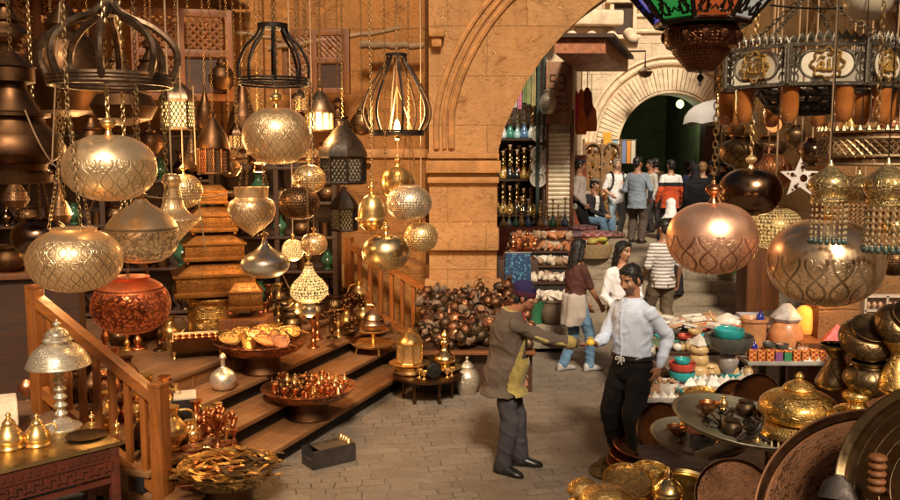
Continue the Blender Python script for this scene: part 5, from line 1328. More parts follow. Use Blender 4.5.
def bag(info):
    g = MB(); g.box((0.02, 0.24, 0.9), (0.24, 0.09, 0.22), bev=0.03); b_ = g.build('handbag', mat('bag_black', (0.012, 0.012, 0.014), 0.4), info['root'])
    g = MB(); g.tube([(0.0, 0.22, 1.0), (0.0, 0.17, 1.2), (-0.02, 0.15, 1.38), (-0.1, 0.14, 1.25), (-0.02, 0.23, 1.0)], 0.008, 6); g.build('strap', mat('bag_black', (0, 0, 0)), b_)
person('dark haired woman in a white jacket and dark trousers behind the pale shirted man', G(619, 380), radians(-70), H=1.68, lean=0.04, head=(0.25, 0.15), hands={1: (0.18, 0.2, 0.86), -1: (0.2, -0.16, 0.9)}, feet={1: (-0.08, 0.07, 0.1), -1: (0.12, -0.08, 0)},
    top=dict(mats=fabric('jacket_white', (0.66, 0.64, 0.66), 0.1), name='jacket'), bottom=dict(mats=M_slate), long_hair=True, female=True, skin=(0.42, 0.23, 0.14), shoe=mat('shoe_white', (0.55, 0.55, 0.56), 0.6), extras=bag)
person('man in a striped tee shirt and khaki trousers seen from behind walking to the steps', G(661, 342), radians(112), H=1.78, head=(0.2, 0.1), hands={-1: (0.05, -0.30, 0.86), 1: (0.2, 0.2, 0.92)}, feet={1: (0.16, 0.09, 0.1), -1: (-0.12, -0.09, -0.1)},
    top=dict(mats=fabric('tee_striped', (0.62, 0.58, 0.55), 0.1, stripes=((0.20, 0.16, 0.15), 0.05))), sleeve=0.45, bottom=dict(mats=M_khaki, w=1.15), skin=(0.33, 0.165, 0.09))
Z = 0.85
def at_p(px, d, z=Z): return Vector(((px - 450) / FPX * d, d, z))
person('white headscarfed figure climbing the steps beside the striped man', at_p(671, 14.2, 0.34), radians(80), H=1.62, head=(0, 0.2), top=dict(mats=fabric('black_cloth', (0.014, 0.013, 0.016)), name='robe'), robe=True, hood=fabric('scarf_white', (0.70, 0.68, 0.68), 0.1), female=True, vox=0.013)
def stool(px, d, h):
    q = at_p(px, d); t = thing('stool', 'low dark stool under the seated man in jeans', 'stool', q)
    g = MB(); g.box((0, 0, h), (0.42, 0.36, 0.05), bev=0.015); g.build('seat', M_dwood, t)
    for x in (-0.17, 0.17):
        for y in (-0.14, 0.14): g = MB(); g.box((x, y, h / 2 - 0.012), (0.045, 0.045, h - 0.026)); g.build('leg', M_dwood, t)
stool(592, 17.6, 0.42)
def vest(info):
    pass
person('seated man in a dark jacket, flat cap and jeans beside the carpets', at_p(592, 17.6), radians(-50), H=1.74, pelvis=(-0.02, 0.53), lean=0.12, head=(0.1, 0.05), hands={1: (0.36, 0.08, 0.62), -1: (0.38, -0.06, 0.62)}, feet={1: (0.46, 0.13, 0.1), -1: (0.52, -0.1, -0.1)},
    top=dict(mats=[fabric('jacket_black', (0.018, 0.016, 0.017)), fabric('shirt_white', (0.68, 0.64, 0.6), 0.1)], name='jacket', pick=lambda x, y, z, n, c, arm: 1 if abs(y) < 0.032 and n.x > 0.1 and x > 0 else 0), bottom=dict(mats=M_jean), hat=dict(kind='flat', mat=fabric('flat_cap', (0.16, 0.13, 0.10))), skin=(0.38, 0.19, 0.11), vox=0.011)
person('man in a grey blue jacket and brown trousers standing with his back turned', at_p(637, 17.9), radians(62), H=1.80, head=(-0.5, 0.0), hands={1: (0.2, 0.12, 1.1), -1: (0.12, -0.25, 0.95)}, feet={1: (0.05, 0.12, 0.2), -1: (-0.05, -0.12, -0.2)},
    top=dict(mats=fabric('jacket_greyblue', (0.20, 0.24, 0.30)), name='jacket', w=1.2, e=0.024), top_len=0.06, bottom=dict(mats=fabric('trouser_brown', (0.085, 0.06, 0.048)), w=1.2), skin=(0.36, 0.18, 0.1), vox=0.011)
def pack(info):
    H = info['H']; g = MB()
    for s in (1, -1):
        g.tube(cr([(-0.1, s * 0.15, 1.30), (0.0, s * 0.14, 1.475), (0.13, s * 0.12, 1.40), (0.15, s * 0.14, 1.2), (0.02, s * 0.18, 1.08)], 4), 0.02, 6)
    g.build('backpack_strap', mat('bag_black', (0, 0, 0)), info['root'])
    g = MB(); g.box((-0.2, 0, 1.25), (0.16, 0.28, 0.42), bev=0.05); g.build('backpack', mat('bag_black', (0, 0, 0)), info['root'])
person('fair man in a white tee shirt and pale jeans wearing a backpack', at_p(616, 18.8), radians(-80), H=1.76, head=(0.1, 0.0), hands={1: (0.25, 0.1, 1.2), -1: (0.22, -0.2, 0.98)}, top=dict(mats=fabric('tee_white', (0.72, 0.70, 0.70), 0.08)), sleeve=0.45, bottom=dict(mats=M_jeanl), skin=(0.55, 0.33, 0.24), hair=mat('hair_grey', (0.26, 0.21, 0.17), 0.6, ns=50), extras=pack, vox=0.011)
person('man in a grey shirt and black trousers standing by the orange bags', at_p(579, 16.75), radians(-20), H=1.76, head=(0.3, 0.1), hands={1: (0.2, 0.1, 1.1), -1: (0.15, -0.2, 0.9)}, top=dict(mats=fabric('shirt_greytan', (0.34, 0.29, 0.26))), bottom=dict(mats=fabric('trouser_black', (0, 0, 0))), skin=(0.36, 0.18, 0.1), vox=0.012)
person('person in an orange, black and white sports jacket seen from behind', at_p(670, 18.4), radians(95), H=1.74, head=(0.2, 0.0), hands={1: (0.05, 0.28, 0.85), -1: (0.05, -0.28, 0.85)},
    top=dict(mats=[fabric('jacket_orange', (0.52, 0.075, 0.02)), fabric('stripe_black', (0.02, 0.02, 0.025)), fabric('tee_white', (0.7, 0.7, 0.7))], name='jacket', e=0.024, w=1.15, pick=lambda x, y, z, n, c, arm: 2 if z > 0.20 else (1 if z > 0.155 else 0)), top_len=0.06, bottom=dict(mats=M_slate), skin=(0.4, 0.21, 0.12), vox=0.012)
person('woman in a black headscarf turned sideways before the dark gateway', at_p(686, 20.2), radians(-10), H=1.68, top=dict(mats=fabric('black_cloth', (0, 0, 0)), name='robe'), robe=True, hood=fabric('black_cloth', (0, 0, 0)), female=True, vox=0.013)
person('fair haired person in a black coat standing in front of the gateway crowd', at_p(702, 17.6), radians(80), H=1.70, head=(-0.4, 0.1), top=dict(mats=fabric('black_cloth', (0, 0, 0)), name='coat', e=0.03), robe=True, hair=mat('hair_fair', (0.33, 0.17, 0.07), 0.5, ns=50, bs=160, bst=0.6), female=True, skin=(0.5, 0.3, 0.2), vox=0.013)
person('figure in black robes just beyond the steps', at_p(694, 16.2), radians(100), H=1.66, top=dict(mats=fabric('black_cloth', (0, 0, 0)), name='coat', e=0.03), robe=True, hood=fabric('black_cloth', (0, 0, 0)), vox=0.013)
person('dark haired man in a dark jacket at the back right of the gateway crowd', at_p(722, 20.6), radians(60), H=1.78, top=dict(mats=fabric('jacket_black', (0, 0, 0)), name='jacket'), bottom=dict(mats=M_slate), vox=0.013)

for k, (px, d, r_, lab, cl_) in enumerate(((692, 19.2, 70, 'man in a navy jacket half hidden in the gateway crowd', (0.03, 0.04, 0.09)), (712, 18.9, 120, 'man in a black leather jacket at the right of the gateway crowd', (0.015, 0.013, 0.012)), (655, 21.2, 95, 'distant figure in a brown coat walking into the dark gateway', (0.09, 0.05, 0.03)), (732, 17.8, 60, 'person in a dark red top beside the parasol', (0.16, 0.02, 0.02)), (650, 20.4, 200, 'man in a pale shirt facing out of the dark gateway', (0.5, 0.47, 0.42)))):
    person(lab, at_p(px, d), radians(r_), H=1.70 + 0.03 * (k % 3), head=(0.2 - 0.1 * k, 0.05), top=dict(mats=fabric('crowd_cloth_%d' % k, cl_), name='jacket'), bottom=dict(mats=M_slate), skin=(0.36, 0.18, 0.1), vox=0.014)
# ================================================================= left shop goods
def lat(name, prof, m, label, cat, loc, rot=0.0, seg=24, group=None, part='body', extra=None, sq=1.0):
    t = thing(name, label, cat, loc, rot, group)
    g = MB(); g.lathe(prof, seg, sq=sq); g.build(part, m, t)
    if extra: extra(t)
    return t
def proto(name, parts, cat, group, label):
    t = thing(name, label, cat, (0, 0, 0), 0, group)
    for nm, fn, m in parts:
        g = MB(); fn(g); g.build(nm, m, t)
    return t
used = set()
def place(pr, loc, rot=0.0, label=None, scale=None):
    """first use moves the prototype itself, later uses copy it"""
    if pr.name not in used:
        used.add(pr.name); pr.location = loc
        pr.rotation_euler = (0, 0, rot) if not isinstance(rot, tuple) else rot
        if label: pr['label'] = label
        if scale: pr.scale = (scale,) * 3 if not isinstance(scale, tuple) else scale
        return pr
    c = dup(pr, loc, rot, label, scale or 1.0)
    return c

# --- brass table at bottom left with its things
FR = G(121, 441, 0.75); bx = G(0, 470, 0.75); dx = (bx - FR); dx.z = 0; dx.normalize(); dy = Vector((dx.y, -dx.x, 0))
if dy.y < 0: dy = -dy
tb = thing('brass_table', 'low dark red carved table with a brass sheet top at the bottom left', 'table', FR - Vector((0, 0, 0.75)), atan2(-dx.y, -dx.x))
# local -x runs along the front edge away from the corner, local +y goes back
L_, D_ = 1.35, 0.52
g = MB(); g.box((-L_ / 2, D_ / 2, 0.735), (L_, D_, 0.03), bev=0.006); g.build('tabletop', metal('table_brass', (0.62, 0.44, 0.19), 0.36, tarnish=0.5), tb)
g = MB()
g.box((-L_ / 2, 0.03, 0.67), (L_ - 0.04, 0.03, 0.09)); g.box((-L_ / 2, D_ - 0.03, 0.67), (L_ - 0.04, 0.03, 0.09)); g.box((-0.03, D_ / 2, 0.67), (0.03, D_ - 0.09, 0.09))
g.box((-L_ / 2, 0.034, 0.575), (L_ - 0.1, 0.02, 0.11))
for k in range(24):
    x = -0.06 - 0.052 * k
    g.box((x, 0.02, 0.585), (0.016, 0.02, 0.07)); g.box((x - 0.026, 0.02, 0.60 if k % 2 else 0.565), (0.036, 0.016, 0.016))
    g.box((x - 0.02, 0.014, 0.67), (0.026, 0.012, 0.035))
g.box((-L_ / 2, 0.03, 0.48), (L_ - 0.04, 0.025, 0.03)); g.build('carved_apron', M_rwood, tb)
for x in (-0.04, -L_ + 0.04):
    for y in (0.04, D_ - 0.04): g = MB(); g.box((x, y, 0.36), (0.06, 0.06, 0.716), bev=0.006); g.build('leg', M_rwood, tb)
lt = thing('table_lamp', 'ornate silver table lamp with a domed shade and ringed stem on the brass table', 'lamp', G(62, 428, 0.752))
g = MB(); g.lathe(cr([(0.135, 0), (0.138, 0.012), (0.128, 0.022), (0.10, 0.035), (0.075, 0.05), (0.055, 0.07), (0.035, 0.08)], 3), 32); g.build('base', B_nick, lt)
g = MB(); pr = [(0.035, 0.075)]
for k in range(6):
    z = 0.085 + k * 0.06; pr += [(0.026, z), (0.042, z + 0.012), (0.047, z + 0.024), (0.040, z + 0.036), (0.027, z + 0.05)]
g.lathe(pr + [(0.03, 0.46)], 24); g.build('stem', B_nick, lt)
g = MB(); g.lathe(cr([(0.20, 0.455), (0.218, 0.46), (0.214, 0.475), (0.205, 0.50), (0.18, 0.55), (0.13, 0.60), (0.09, 0.62)], 4), 40); g.lathe(cr([(0.085, 0.62), (0.098, 0.635), (0.10, 0.65), (0.075, 0.67)], 3), 32); g.lathe(cr([(0.075, 0.67), (0.082, 0.685), (0.06, 0.715), (0.03, 0.73)], 3), 32); g.build('lamp_shade', B_nick, lt)
g = MB().at((0, 0, 0.755)); g.lathe(finial(0.03, 0.08), 16); g.build('finial', B_silv, lt)
TB = 0.752
def teapot(loc, rot, s, label, m):
    t = thing('teapot', label, 'teapot', loc, rot)
    g = MB(); g.lathe([(a * s, b * s) for a, b in cr([(0.09, 0), (0.095, 0.01), (0.085, 0.03), (0.10, 0.06), (0.085, 0.11), (0.05, 0.16), (0.04, 0.17)], 4)], 24); g.build('body', m, t)
    g = MB(); g.lathe([(a * s, b * s) for a, b in cr([(0.045, 0.17), (0.04, 0.19), (0.018, 0.215), (0.012, 0.225), (0.02, 0.24), (0.003, 0.26)], 4)], 20); g.build('lid', m, t)
    g = MB(); g.tube([(p[0] * s, 0, p[1] * s) for p in cr([(0.08, 0.06), (0.13, 0.085), (0.15, 0.14), (0.175, 0.165)], 4)], [0.017 * s] * 4 + [0.013 * s] * 4 + [0.008 * s] * 5, 8); g.build('spout', m, t)
    g = MB(); g.tube([(p[0] * s, 0, p[1] * s) for p in cr([(-0.06, 0.15), (-0.12, 0.16), (-0.14, 0.11), (-0.09, 0.05)], 4)], 0.007 * s, 8); g.build('handle', m, t)
teapot(G(10, 448, TB), radians(25), 0.95, 'squat brass teapot at the left end of the brass table', B_plain)
teapot(G(38, 445, TB), radians(-150), 0.85, 'tall brass coffee pot beside the table lamp', B_plain)
lat('serving_dish', cr([(0.10, 0), (0.13, 0.012), (0.135, 0.018), (0.11, 0.014), (0.0, 0.010)], 3), B_darks, 'flat dark dish lying on the brass table right of the lamp', 'dish', G(86, 437, TB))
for k, (px, py) in enumerate(((92, 424), (117, 433))): lat('brass_finial', [(0.03, 0), (0.03, 0.008)] + [(a, b + 0.05) for a, b in finial(0.024, 0.09)], B_plain, ('small pointed brass knob on the back edge of the table', 'small pointed brass knob at the right corner of the table')[k], 'knob', G(px, py, TB))
g = MB(); g.box((0, 0, 0.09), (0.42, 0.3, 0.18), bev=0.02); o = g.build('stone_block', M_ftrim); o.location = G(-14, 425, TB); o.rotation_euler[2] = 0.5; tag(o, 'pale block at the left edge behind the teapot', 'block')

# --- stacked chests on a brass drum
sx_, sy_ = -2.54, 9.0; zz = 0.68
lat('brass_drum', cr([(0.26, 0), (0.27, 0.03), (0.25, 0.06), (0.27, 0.25), (0.26, 0.44), (0.29, 0.49), (0.29, 0.52)], 3), B_golds, 'broad embossed brass drum under the stacked chests', 'drum', (sx_, sy_, zz), 0, 32)
M_chest = metal('chest_inlay', (0.36, 0.16, 0.045), 0.45, 'scroll', 5, 2, 0.03, 0.97, 0.3, dark=(0.05, 0.02, 0.008), tarnish=0.5, depth=0.2, fade=0.8)
def chest(loc, w, d, h, label, rot=0.35, feet=M_chest, m=M_chest):
    t = thing('inlaid_chest', label, 'chest', loc, rot)
    g = MB(); g.box((0, 0, h * 0.08), (w * 1.06, d * 1.06, h * 0.16), bev=0.006); g.box((0, 0, h * 0.38), (w, d, h * 0.46), bev=0.004); g.build('body', m, t)
    g = MB(); g.box((0, 0, h * 0.65), (w * 1.08, d * 1.08, h * 0.09), bev=0.006); g.box((0, 0, h * 0.84), (w * 1.0, d * 1.0, h * 0.30), bev=0.01, taper=0.62); g.build('lid', m, t)
    for x in (-1, 1):
        for y in (-1, 1): g = MB(); g.at((x * w * 0.46, y * d * 0.46, -0.03)); g.lathe([(0.012, 0), (0.022, 0.012), (0.012, 0.03), (0.02, 0.035)], 10); g.build('foot', feet, t)
    return t
zz += 0.55
for (w, d, h, label) in ((0.80, 0.55, 0.34, 'widest inlaid brass chest, lowest of the stack on the drum'), (0.60, 0.42, 0.27, 'middle inlaid chest of the stack on the drum'), (0.46, 0.34, 0.26, 'smaller inlaid chest second from the top of the stack'), (0.30, 0.24, 0.2, 'smallest chest on top of the stack below the collared lamp')):
    chest((sx_ + 0.02, sy_, zz), w, d, h, label); zz += h + 0.03
chest(P(246, 309, 8.9), 0.34, 0.26, 0.30, 'small chest on red turned feet beside the brass drum', 0.2, mat('foot_red', (0.35, 0.05, 0.02), 0.35))
g = MB(); g.box((0, 0, -0.17), (0.5, 0.4, 0.3), bev=0.01); o = g.build('wooden_crate', M_bwood); o.location = P(246, 309, 8.9) + Vector((0, 0, -0.06)); tag(o, 'brown crate carrying the small red footed chest', 'crate')

# --- small vessels: prototypes
V = {
 'jug': cr([(0.05, 0), (0.055, 0.01), (0.04, 0.025), (0.085, 0.09), (0.08, 0.14), (0.04, 0.19), (0.035, 0.22), (0.05, 0.25)], 3),
 'bowl': cr([(0.05, 0), (0.055, 0.01), (0.05, 0.015), (0.11, 0.06), (0.125, 0.10), (0.12, 0.10), (0.10, 0.06), (0.0, 0.025)], 3),
 'vase': cr([(0.045, 0), (0.04, 0.02), (0.075, 0.08), (0.07, 0.12), (0.028, 0.18), (0.024, 0.24), (0.045, 0.28)], 3),
 'pot': cr([(0.06, 0), (0.10, 0.04), (0.11, 0.09), (0.085, 0.14), (0.07, 0.15), (0.085, 0.165), (0.08, 0.165), (0.06, 0.15), (0.0, 0.12)], 3),
 'can': [(0.07, 0), (0.07, 0.15), (0.075, 0.155), (0.07, 0.16), (0.062, 0.155), (0.06, 0.02), (0, 0.02)],
 'bell': cr([(0.034, 0), (0.032, 0.008), (0.022, 0.03), (0.014, 0.045), (0.006, 0.05), (0.006, 0.075), (0.011, 0.085), (0.002, 0.095)], 3),
 'cup': cr([(0.018, 0), (0.02, 0.006), (0.008, 0.014), (0.007, 0.03), (0.022, 0.045), (0.026, 0.07), (0.024, 0.07), (0.0, 0.045)], 3),
 'bird': cr([(0.02, 0), (0.022, 0.006), (0.012, 0.018), (0.028, 0.04), (0.022, 0.06), (0.01, 0.075), (0.013, 0.088), (0.002, 0.1)], 3),
}
def vp(kind, m, group, label, handle=False, name=None, cat=None):
    parts = [('body', lambda g: g.lathe(V[kind], 18), m)]
    if handle:
        hmax = max(z for r, z in V[kind])
        parts.append(('handle', lambda g: g.tube(cr([(0.04, 0, hmax * 0.9), (0.11, 0, hmax * 0.85), (0.13, 0, hmax * 0.5), (0.08, 0, hmax * 0.3)], 4), 0.007, 6), m))
    nm = name or {'jug': 'copper_jug', 'bowl': 'copper_bowl', 'vase': 'copper_vase', 'pot': 'copper_pot', 'can': 'copper_can'}.get(kind, kind)
    return proto(nm, parts, cat or nm.split('_')[-1], group, label)
# round bowls on stands
def round_bowl(name, loc, R_, h, m, label, stand=0.5):
    t = thing(name, label, 'tray', loc)
    g = MB(); g.lathe(cr([(R_ * 0.3, h * 0.5), (R_ * 0.75, h * 0.66), (R_ * 0.96, h * 0.92), (R_ * 1.02, h), (R_, h * 1.01), (R_ * 0.9, h * 0.94), (R_ * 0.7, h * 0.86), (0, h * 0.82)], 4), 48); g.build('tray', m, t)
    g = MB(); g.lathe(cr([(R_ * stand, 0), (R_ * stand * 1.02, h * 0.05), (R_ * stand * 0.9, h * 0.2), (R_ * stand * 0.85, h * 0.5), (R_ * stand * 0.95, h * 0.72)], 4), 36); g.build('stand', B_brown, t)
    return t
FIG = 'copper figurines crowded on the round tray on the steps'
fl = 'tiny copper figurine among the crowd on the round tray on the steps'
pf = [vp('bell', B_cop, FIG, fl, name='figurine'), vp('cup', B_cop, FIG, fl, name='figurine'), vp('bird', B_plain, FIG, fl, name='figurine'), vp('bird', B_brown, FIG, fl, name='figurine')]
c1 = Vector((-1.37, 8.05, 0.17)); R1, h1 = 0.45, 0.30
round_bowl('round_tray', c1, R1, h1, B_cops, 'wide round copper tray on a drum stand, crowded with tiny figurines')
n_ = 0
for i in range(11):
    for j in range(11):
        x, y = (i - 5) * 0.078 + rnd.uniform(-.02, .02), (j - 5) * 0.078 + rnd.uniform(-.02, .02)
        rr = sqrt(x * x + y * y)
        if rr > R1 * 0.86: continue
        z = h1 * (0.83 + 0.14 * (rr / R1) ** 2)
        place(pf[(3 if x < -0.05 and rnd.random() < 0.6 else rnd.choice((0, 1, 1, 2)))], c1 + Vector((x, y, z)), rnd.random() * 6, None, rnd.uniform(0.85, 1.35))
c2 = Vector((-1.91, 8.46, 0.51)); R2_, h2 = 0.47, 0.33
round_bowl('round_bowl', c2, R2_, h2, B_cops, 'large copper bowl heaped with leaf shaped mirrors and fans on the upper step', 0.45)
FAN = 'leaf shaped metal mirrors heaped in the copper bowl'
def leaf(g, L=0.26, W_=0.17):
    n = 18; pl = []
    for i in range(n): u = 2 * pi * i / n; pl.append((L / 2 * cos(u) - 0.03 * cos(2 * u), W_ / 2 * sin(u) * (1.05 - 0.25 * cos(u)), 0))
    g.prism(pl, 0.012)
    g.tube([(x * 0.86, y * 0.86, 0.014) for x, y, z in pl], 0.006, 5, True)
lf = [proto('leaf_mirror', [('plate', leaf, m), ('handle', lambda g: g.tube([(0.12, 0, 0.006), (0.22, 0, 0.006)], 0.01, 6), m)], 'mirror', FAN, 'tilted %s leaf shaped hand mirror in the copper bowl' % q) for m, q in ((metal('leaf_gold', (0.55, 0.31, 0.10), 0.36, 'scroll', 4, 2, 0, 1, 0.2, tarnish=0.5), 'golden'), (B_cops, 'copper'), (B_darks, 'dark'))]
for k in range(19):
    a = 2.4 * k; r = 0.085 * sqrt(k + 0.5)
    x, y = r * cos(a), r * sin(a)
    place(lf[(k * 2 + k // 4) % 3], c2 + Vector((x, y, h2 + 0.03 + 0.06 * (1 - r / 0.4))), (rnd.uniform(0.55, 1.05), rnd.uniform(-0.35, 0.35), rnd.uniform(-0.4, 0.4) + 1.3 * (k % 2)), None, rnd.uniform(0.75, 0.95))
# blade tray
c3 = Vector((-1.69, 6.25, 0.0)); R3_, h3 = 0.37, 0.36
round_bowl('round_tray', c3, R3_, h3, metal('tray_brass', (0.50, 0.30, 0.10), 0.38, 'scroll', 6, 2.4, 0.0, 0.97, 0.2, tarnish=0.5), 'round brass tray of spoons and knives at the foot of the near railing', 0.55)
BL = 'spoons and knives piled on the brass tray'
def blade(g):
    n = 9
    pts = [(-0.11 + 0.22 * i / n, 0.018 * sin(pi * i / n), 0.006 * sin(i)) for i in range(n + 1)]
    for (a, b_), w0, w1 in zip(zip(pts, pts[1:]), [0.008, 0.009, 0.009, 0.01, 0.014, 0.018, 0.02, 0.017, 0.011], [0.009, 0.009, 0.01, 0.014, 0.018, 0.02, 0.017, 0.011, 0.002]):
        g.prism([(a[0], a[1] - w0, a[2]), (b_[0], b_[1] - w1, b_[2]), (b_[0], b_[1] + w1, b_[2]), (a[0], a[1] + w0, a[2])], 0.005)
bl = [proto('brass_knife', [('blade', blade, m)], 'knife', BL, '%s knife in the heap on the brass tray' % q) for m, q in ((metal('dull_brass', (0.50, 0.31, 0.11), 0.4, tarnish=0.6), 'brass'), (B_dustb, 'dark'), (B_cop, 'copper'))]
for k in range(60):
    a = 2.399 * k; r = 0.048 * sqrt(k); sd_ = 0 if sin(a + 0.5) > 0.2 else 1
    place(bl[rnd.choice((0, 0, 2)) if cos(a - 0.3) < 0.1 else rnd.choice((1, 1, 0))], c3 + Vector((r * cos(a), r * sin(a), h3 * 0.86 + rnd.uniform(0.01, 0.055))), (rnd.uniform(-0.35, 0.35), rnd.uniform(-0.25, 0.25), rnd.uniform(-0.9, 0.9) + (3.14 if k % 3 else 0)), None, rnd.uniform(1.05, 1.4))
# rectangular footed tray with little cups
rt = thing('footed_tray', 'rectangular brass tray on four small feet holding copper cups', 'tray', (-2.56, 8.45, 0.68), 0.3)
g = MB()
g.prism([(-0.24, -0.16, 0.08), (0.24, -0.16, 0.08), (0.24, 0.16, 0.08), (-0.24, 0.16, 0.08)], 0.012)
for x0, y0, x1, y1 in ((-0.24, -0.16, 0.24, -0.16), (0.24, -0.16, 0.24, 0.16), (0.24, 0.16, -0.24, 0.16), (-0.24, 0.16, -0.24, -0.16)):
    dd = Vector((y1 - y0, -(x1 - x0), 0)).normalized() * 0.07
    g.prism([(x0, y0, 0.081), (x1, y1, 0.081), (x1 + dd.x, y1 + dd.y, 0.20), (x0 + dd.x, y0 + dd.y, 0.20)], 0.008, tuple(-dd.normalized()))
g.build('tray', B_darks, rt)
for x in (-1, 1):
    for y in (-1, 1): g = MB().at((x * 0.22, y * 0.14, 0)); g.lathe([(0.01, 0), (0.02, 0.012), (0.01, 0.03), (0.025, 0.085)], 10); g.build('foot', B_plain, rt)
CU = 'copper cups in the footed tray'
pc = vp('cup', B_cop, CU, 'little copper cup standing in the rectangular footed tray', name='copper_cup', cat='cup')
for k in range(14): place(pc, Vector((-2.56, 8.45, 0.775)) + Vector((cos(0.3) * (-0.19 + 0.063 * (k % 7)) - sin(0.3) * (-0.07 + 0.14 * (k // 7)), sin(0.3) * (-0.19 + 0.063 * (k % 7)) + cos(0.3) * (-0.07 + 0.14 * (k // 7)), 0)), k, None, 1.5)
lat('silver_bottle', cr([(0.06, 0), (0.1, 0.02), (0.125, 0.08), (0.11, 0.15), (0.05, 0.20), (0.022, 0.22), (0.022, 0.29), (0.035, 0.30), (0.03, 0.32), (0.005, 0.35)], 4), B_silv, 'round silver bottle with a thin neck standing on the upper step', 'bottle', (-2.13, 7.8, 0.51))
t = thing('metal_box', 'black metal box with a pale paper on top beside the near newel post', 'box', (-2.25, 7.0, 0.34), 0.3)
g = MB(); g.box((0, 0, 0.17), (0.2, 0.3, 0.34), bev=0.01); g.build('body', M_shoe, t)
g = MB(); g.box((0.01, -0.01, 0.348), (0.18, 0.26, 0.012)); g.build('paper', mat('paper', (0.55, 0.47, 0.36), 0.8), t)
t = thing('metal_box', 'dark rectangular tin box lying on the cobbles before the steps', 'box', G(329, 462, 0.0), 0.62)
g = MB()
g.box((0, 0, 0.012), (0.42, 0.22, 0.02)); g.box((0, -0.105, 0.09), (0.42, 0.012, 0.14)); g.box((0, 0.105, 0.09), (0.42, 0.012, 0.14)); g.box((0.205, 0, 0.09), (0.012, 0.2, 0.14)); g.box((-0.205, 0, 0.05), (0.012, 0.2, 0.06)); g.box((0.03, 0, 0.158), (0.34, 0.21, 0.012)); g.build('body', mat('tin_dark', (0.055, 0.045, 0.036), 0.4, 0.5), t)
g = MB()
for k in range(4): g.at((0.16, -0.07 + 0.045 * k, 0.165)); g.lathe(V['bell'][:9], 10)
g.build('knob', B_plain, t)
# bouquet ornaments
def bouquet(loc, s, label, m, n=34, seed=1):
    r = random.Random(seed); t = thing('bell_bouquet', label, 'ornament', loc)
    g = MB(); g.lathe([(a * s, b * s) for a, b in cr([(0.10, 0), (0.09, 0.02), (0.03, 0.04), (0.025, 0.1), (0.05, 0.13), (0.025, 0.16), (0.02, 0.26)], 3)], 18); g.build('stem', m, t)
    g = MB(); g2 = MB()
    for k in range(n):
        th, ph = r.random() * 6.28, r.uniform(0.0, 1.9); R_ = 0.17 * r.uniform(0.75, 1.0)
        p = Vector((R_ * sin(ph) * cos(th), R_ * sin(ph) * sin(th), 0.34 + R_ * 0.75 * cos(ph))) * s
        g.tube([(0, 0, 0.25 * s), (p * 0.5 + Vector((0, 0, 0.17 * s))), p], 0.004 * s, 5)
        g2.ell(p, (0.024 * s, 0.024 * s, 0.03 * s), 9, 7)
    me_ = bpy.data.meshes.new('tmp'); g2.bm.to_mesh(me_); g.bm.from_mesh(me_); g2.bm.free(); bpy.data.meshes.remove(me_); g.build('bell_spray', m, t)
bouquet(Vector((-1.93, 6.85, 0.17)), 0.95, 'copper bouquet of little bells on a stem behind the tray of knives', B_cop, 40, 3)
bouquet(P(352, 330, 9.9), 0.95, 'tall copper ornament of clustered bells on the upper step at the middle', B_brown, 44, 5)
bouquet(P(332, 338, 9.5), 0.7, 'smaller dark ornament beside the clustered bells', B_brown, 26, 8)
# pots behind the railing
BH = 'copper vessels seen through the near railing'
lb = 'copper vessel half hidden behind the balusters of the near railing'
pb = [vp('jug', B_brown, BH, lb, True), vp('vase', B_cop, BH, lb), vp('pot', B_cops, BH, lb), vp('jug', B_plain, BH, lb, True)]
for k in range(34):
    s_, n__ = rnd.uniform(-0.95, -0.25), rnd.uniform(0.1, 1.9)
    z = 0.68 if n__ > 1.1 else 0.17 * (1 + int(n__ / 0.36))
    place(pb[k % 4], ST_(s_, n__, z), rnd.random() * 6, None, rnd.uniform(0.8, 1.5))
for k, (px, py, d, kd, q) in enumerate(((152, 371, 8.4, 'vase', 'tall'), (120, 352, 8.6, 'jug', 'handled'), (108, 330, 9.0, 'vase', 'slender'), (146, 340, 9.2, 'pot', 'round'))):
    pass
# shadowy vessels on the shelves
SV = 'dim vessels on the shadowy shelves'
sv = [vp(k, m, SV, 'dim vessel standing on the dark shelves at the back of the shop', False, name='shelf_vessel', cat='vessel') for k, m in (('jug', B_brown), ('vase', B_dark), ('pot', B_darkp), ('jug', mat('green_glaze', (0.04, 0.10, 0.05), 0.15, coat=0.5)), ('can', B_brown))]
for (bx_, by_, rot, w, h, rows) in ((-4.3, 10.6, 0.2, 2.6, 2.3, 4), (-2.25, 11.2, 0.0, 1.5, 1.9, 4)):
    for r_ in range(rows):
        n = int(w / 0.26)
        for k in range(n):
            x = -w / 2 + 0.18 + k * (w - 0.3) / (n - 1) + rnd.uniform(-.03, .03); z = 0.68 + 0.05 + (h - 0.1) * r_ / rows + 0.018
            place(rnd.choice(sv), Vector((bx_ + x * cos(rot) + 0.08 * sin(rot), by_ + x * sin(rot) - 0.08 * cos(rot), z)), rnd.random() * 6, None, rnd.uniform(1.0, 1.5))
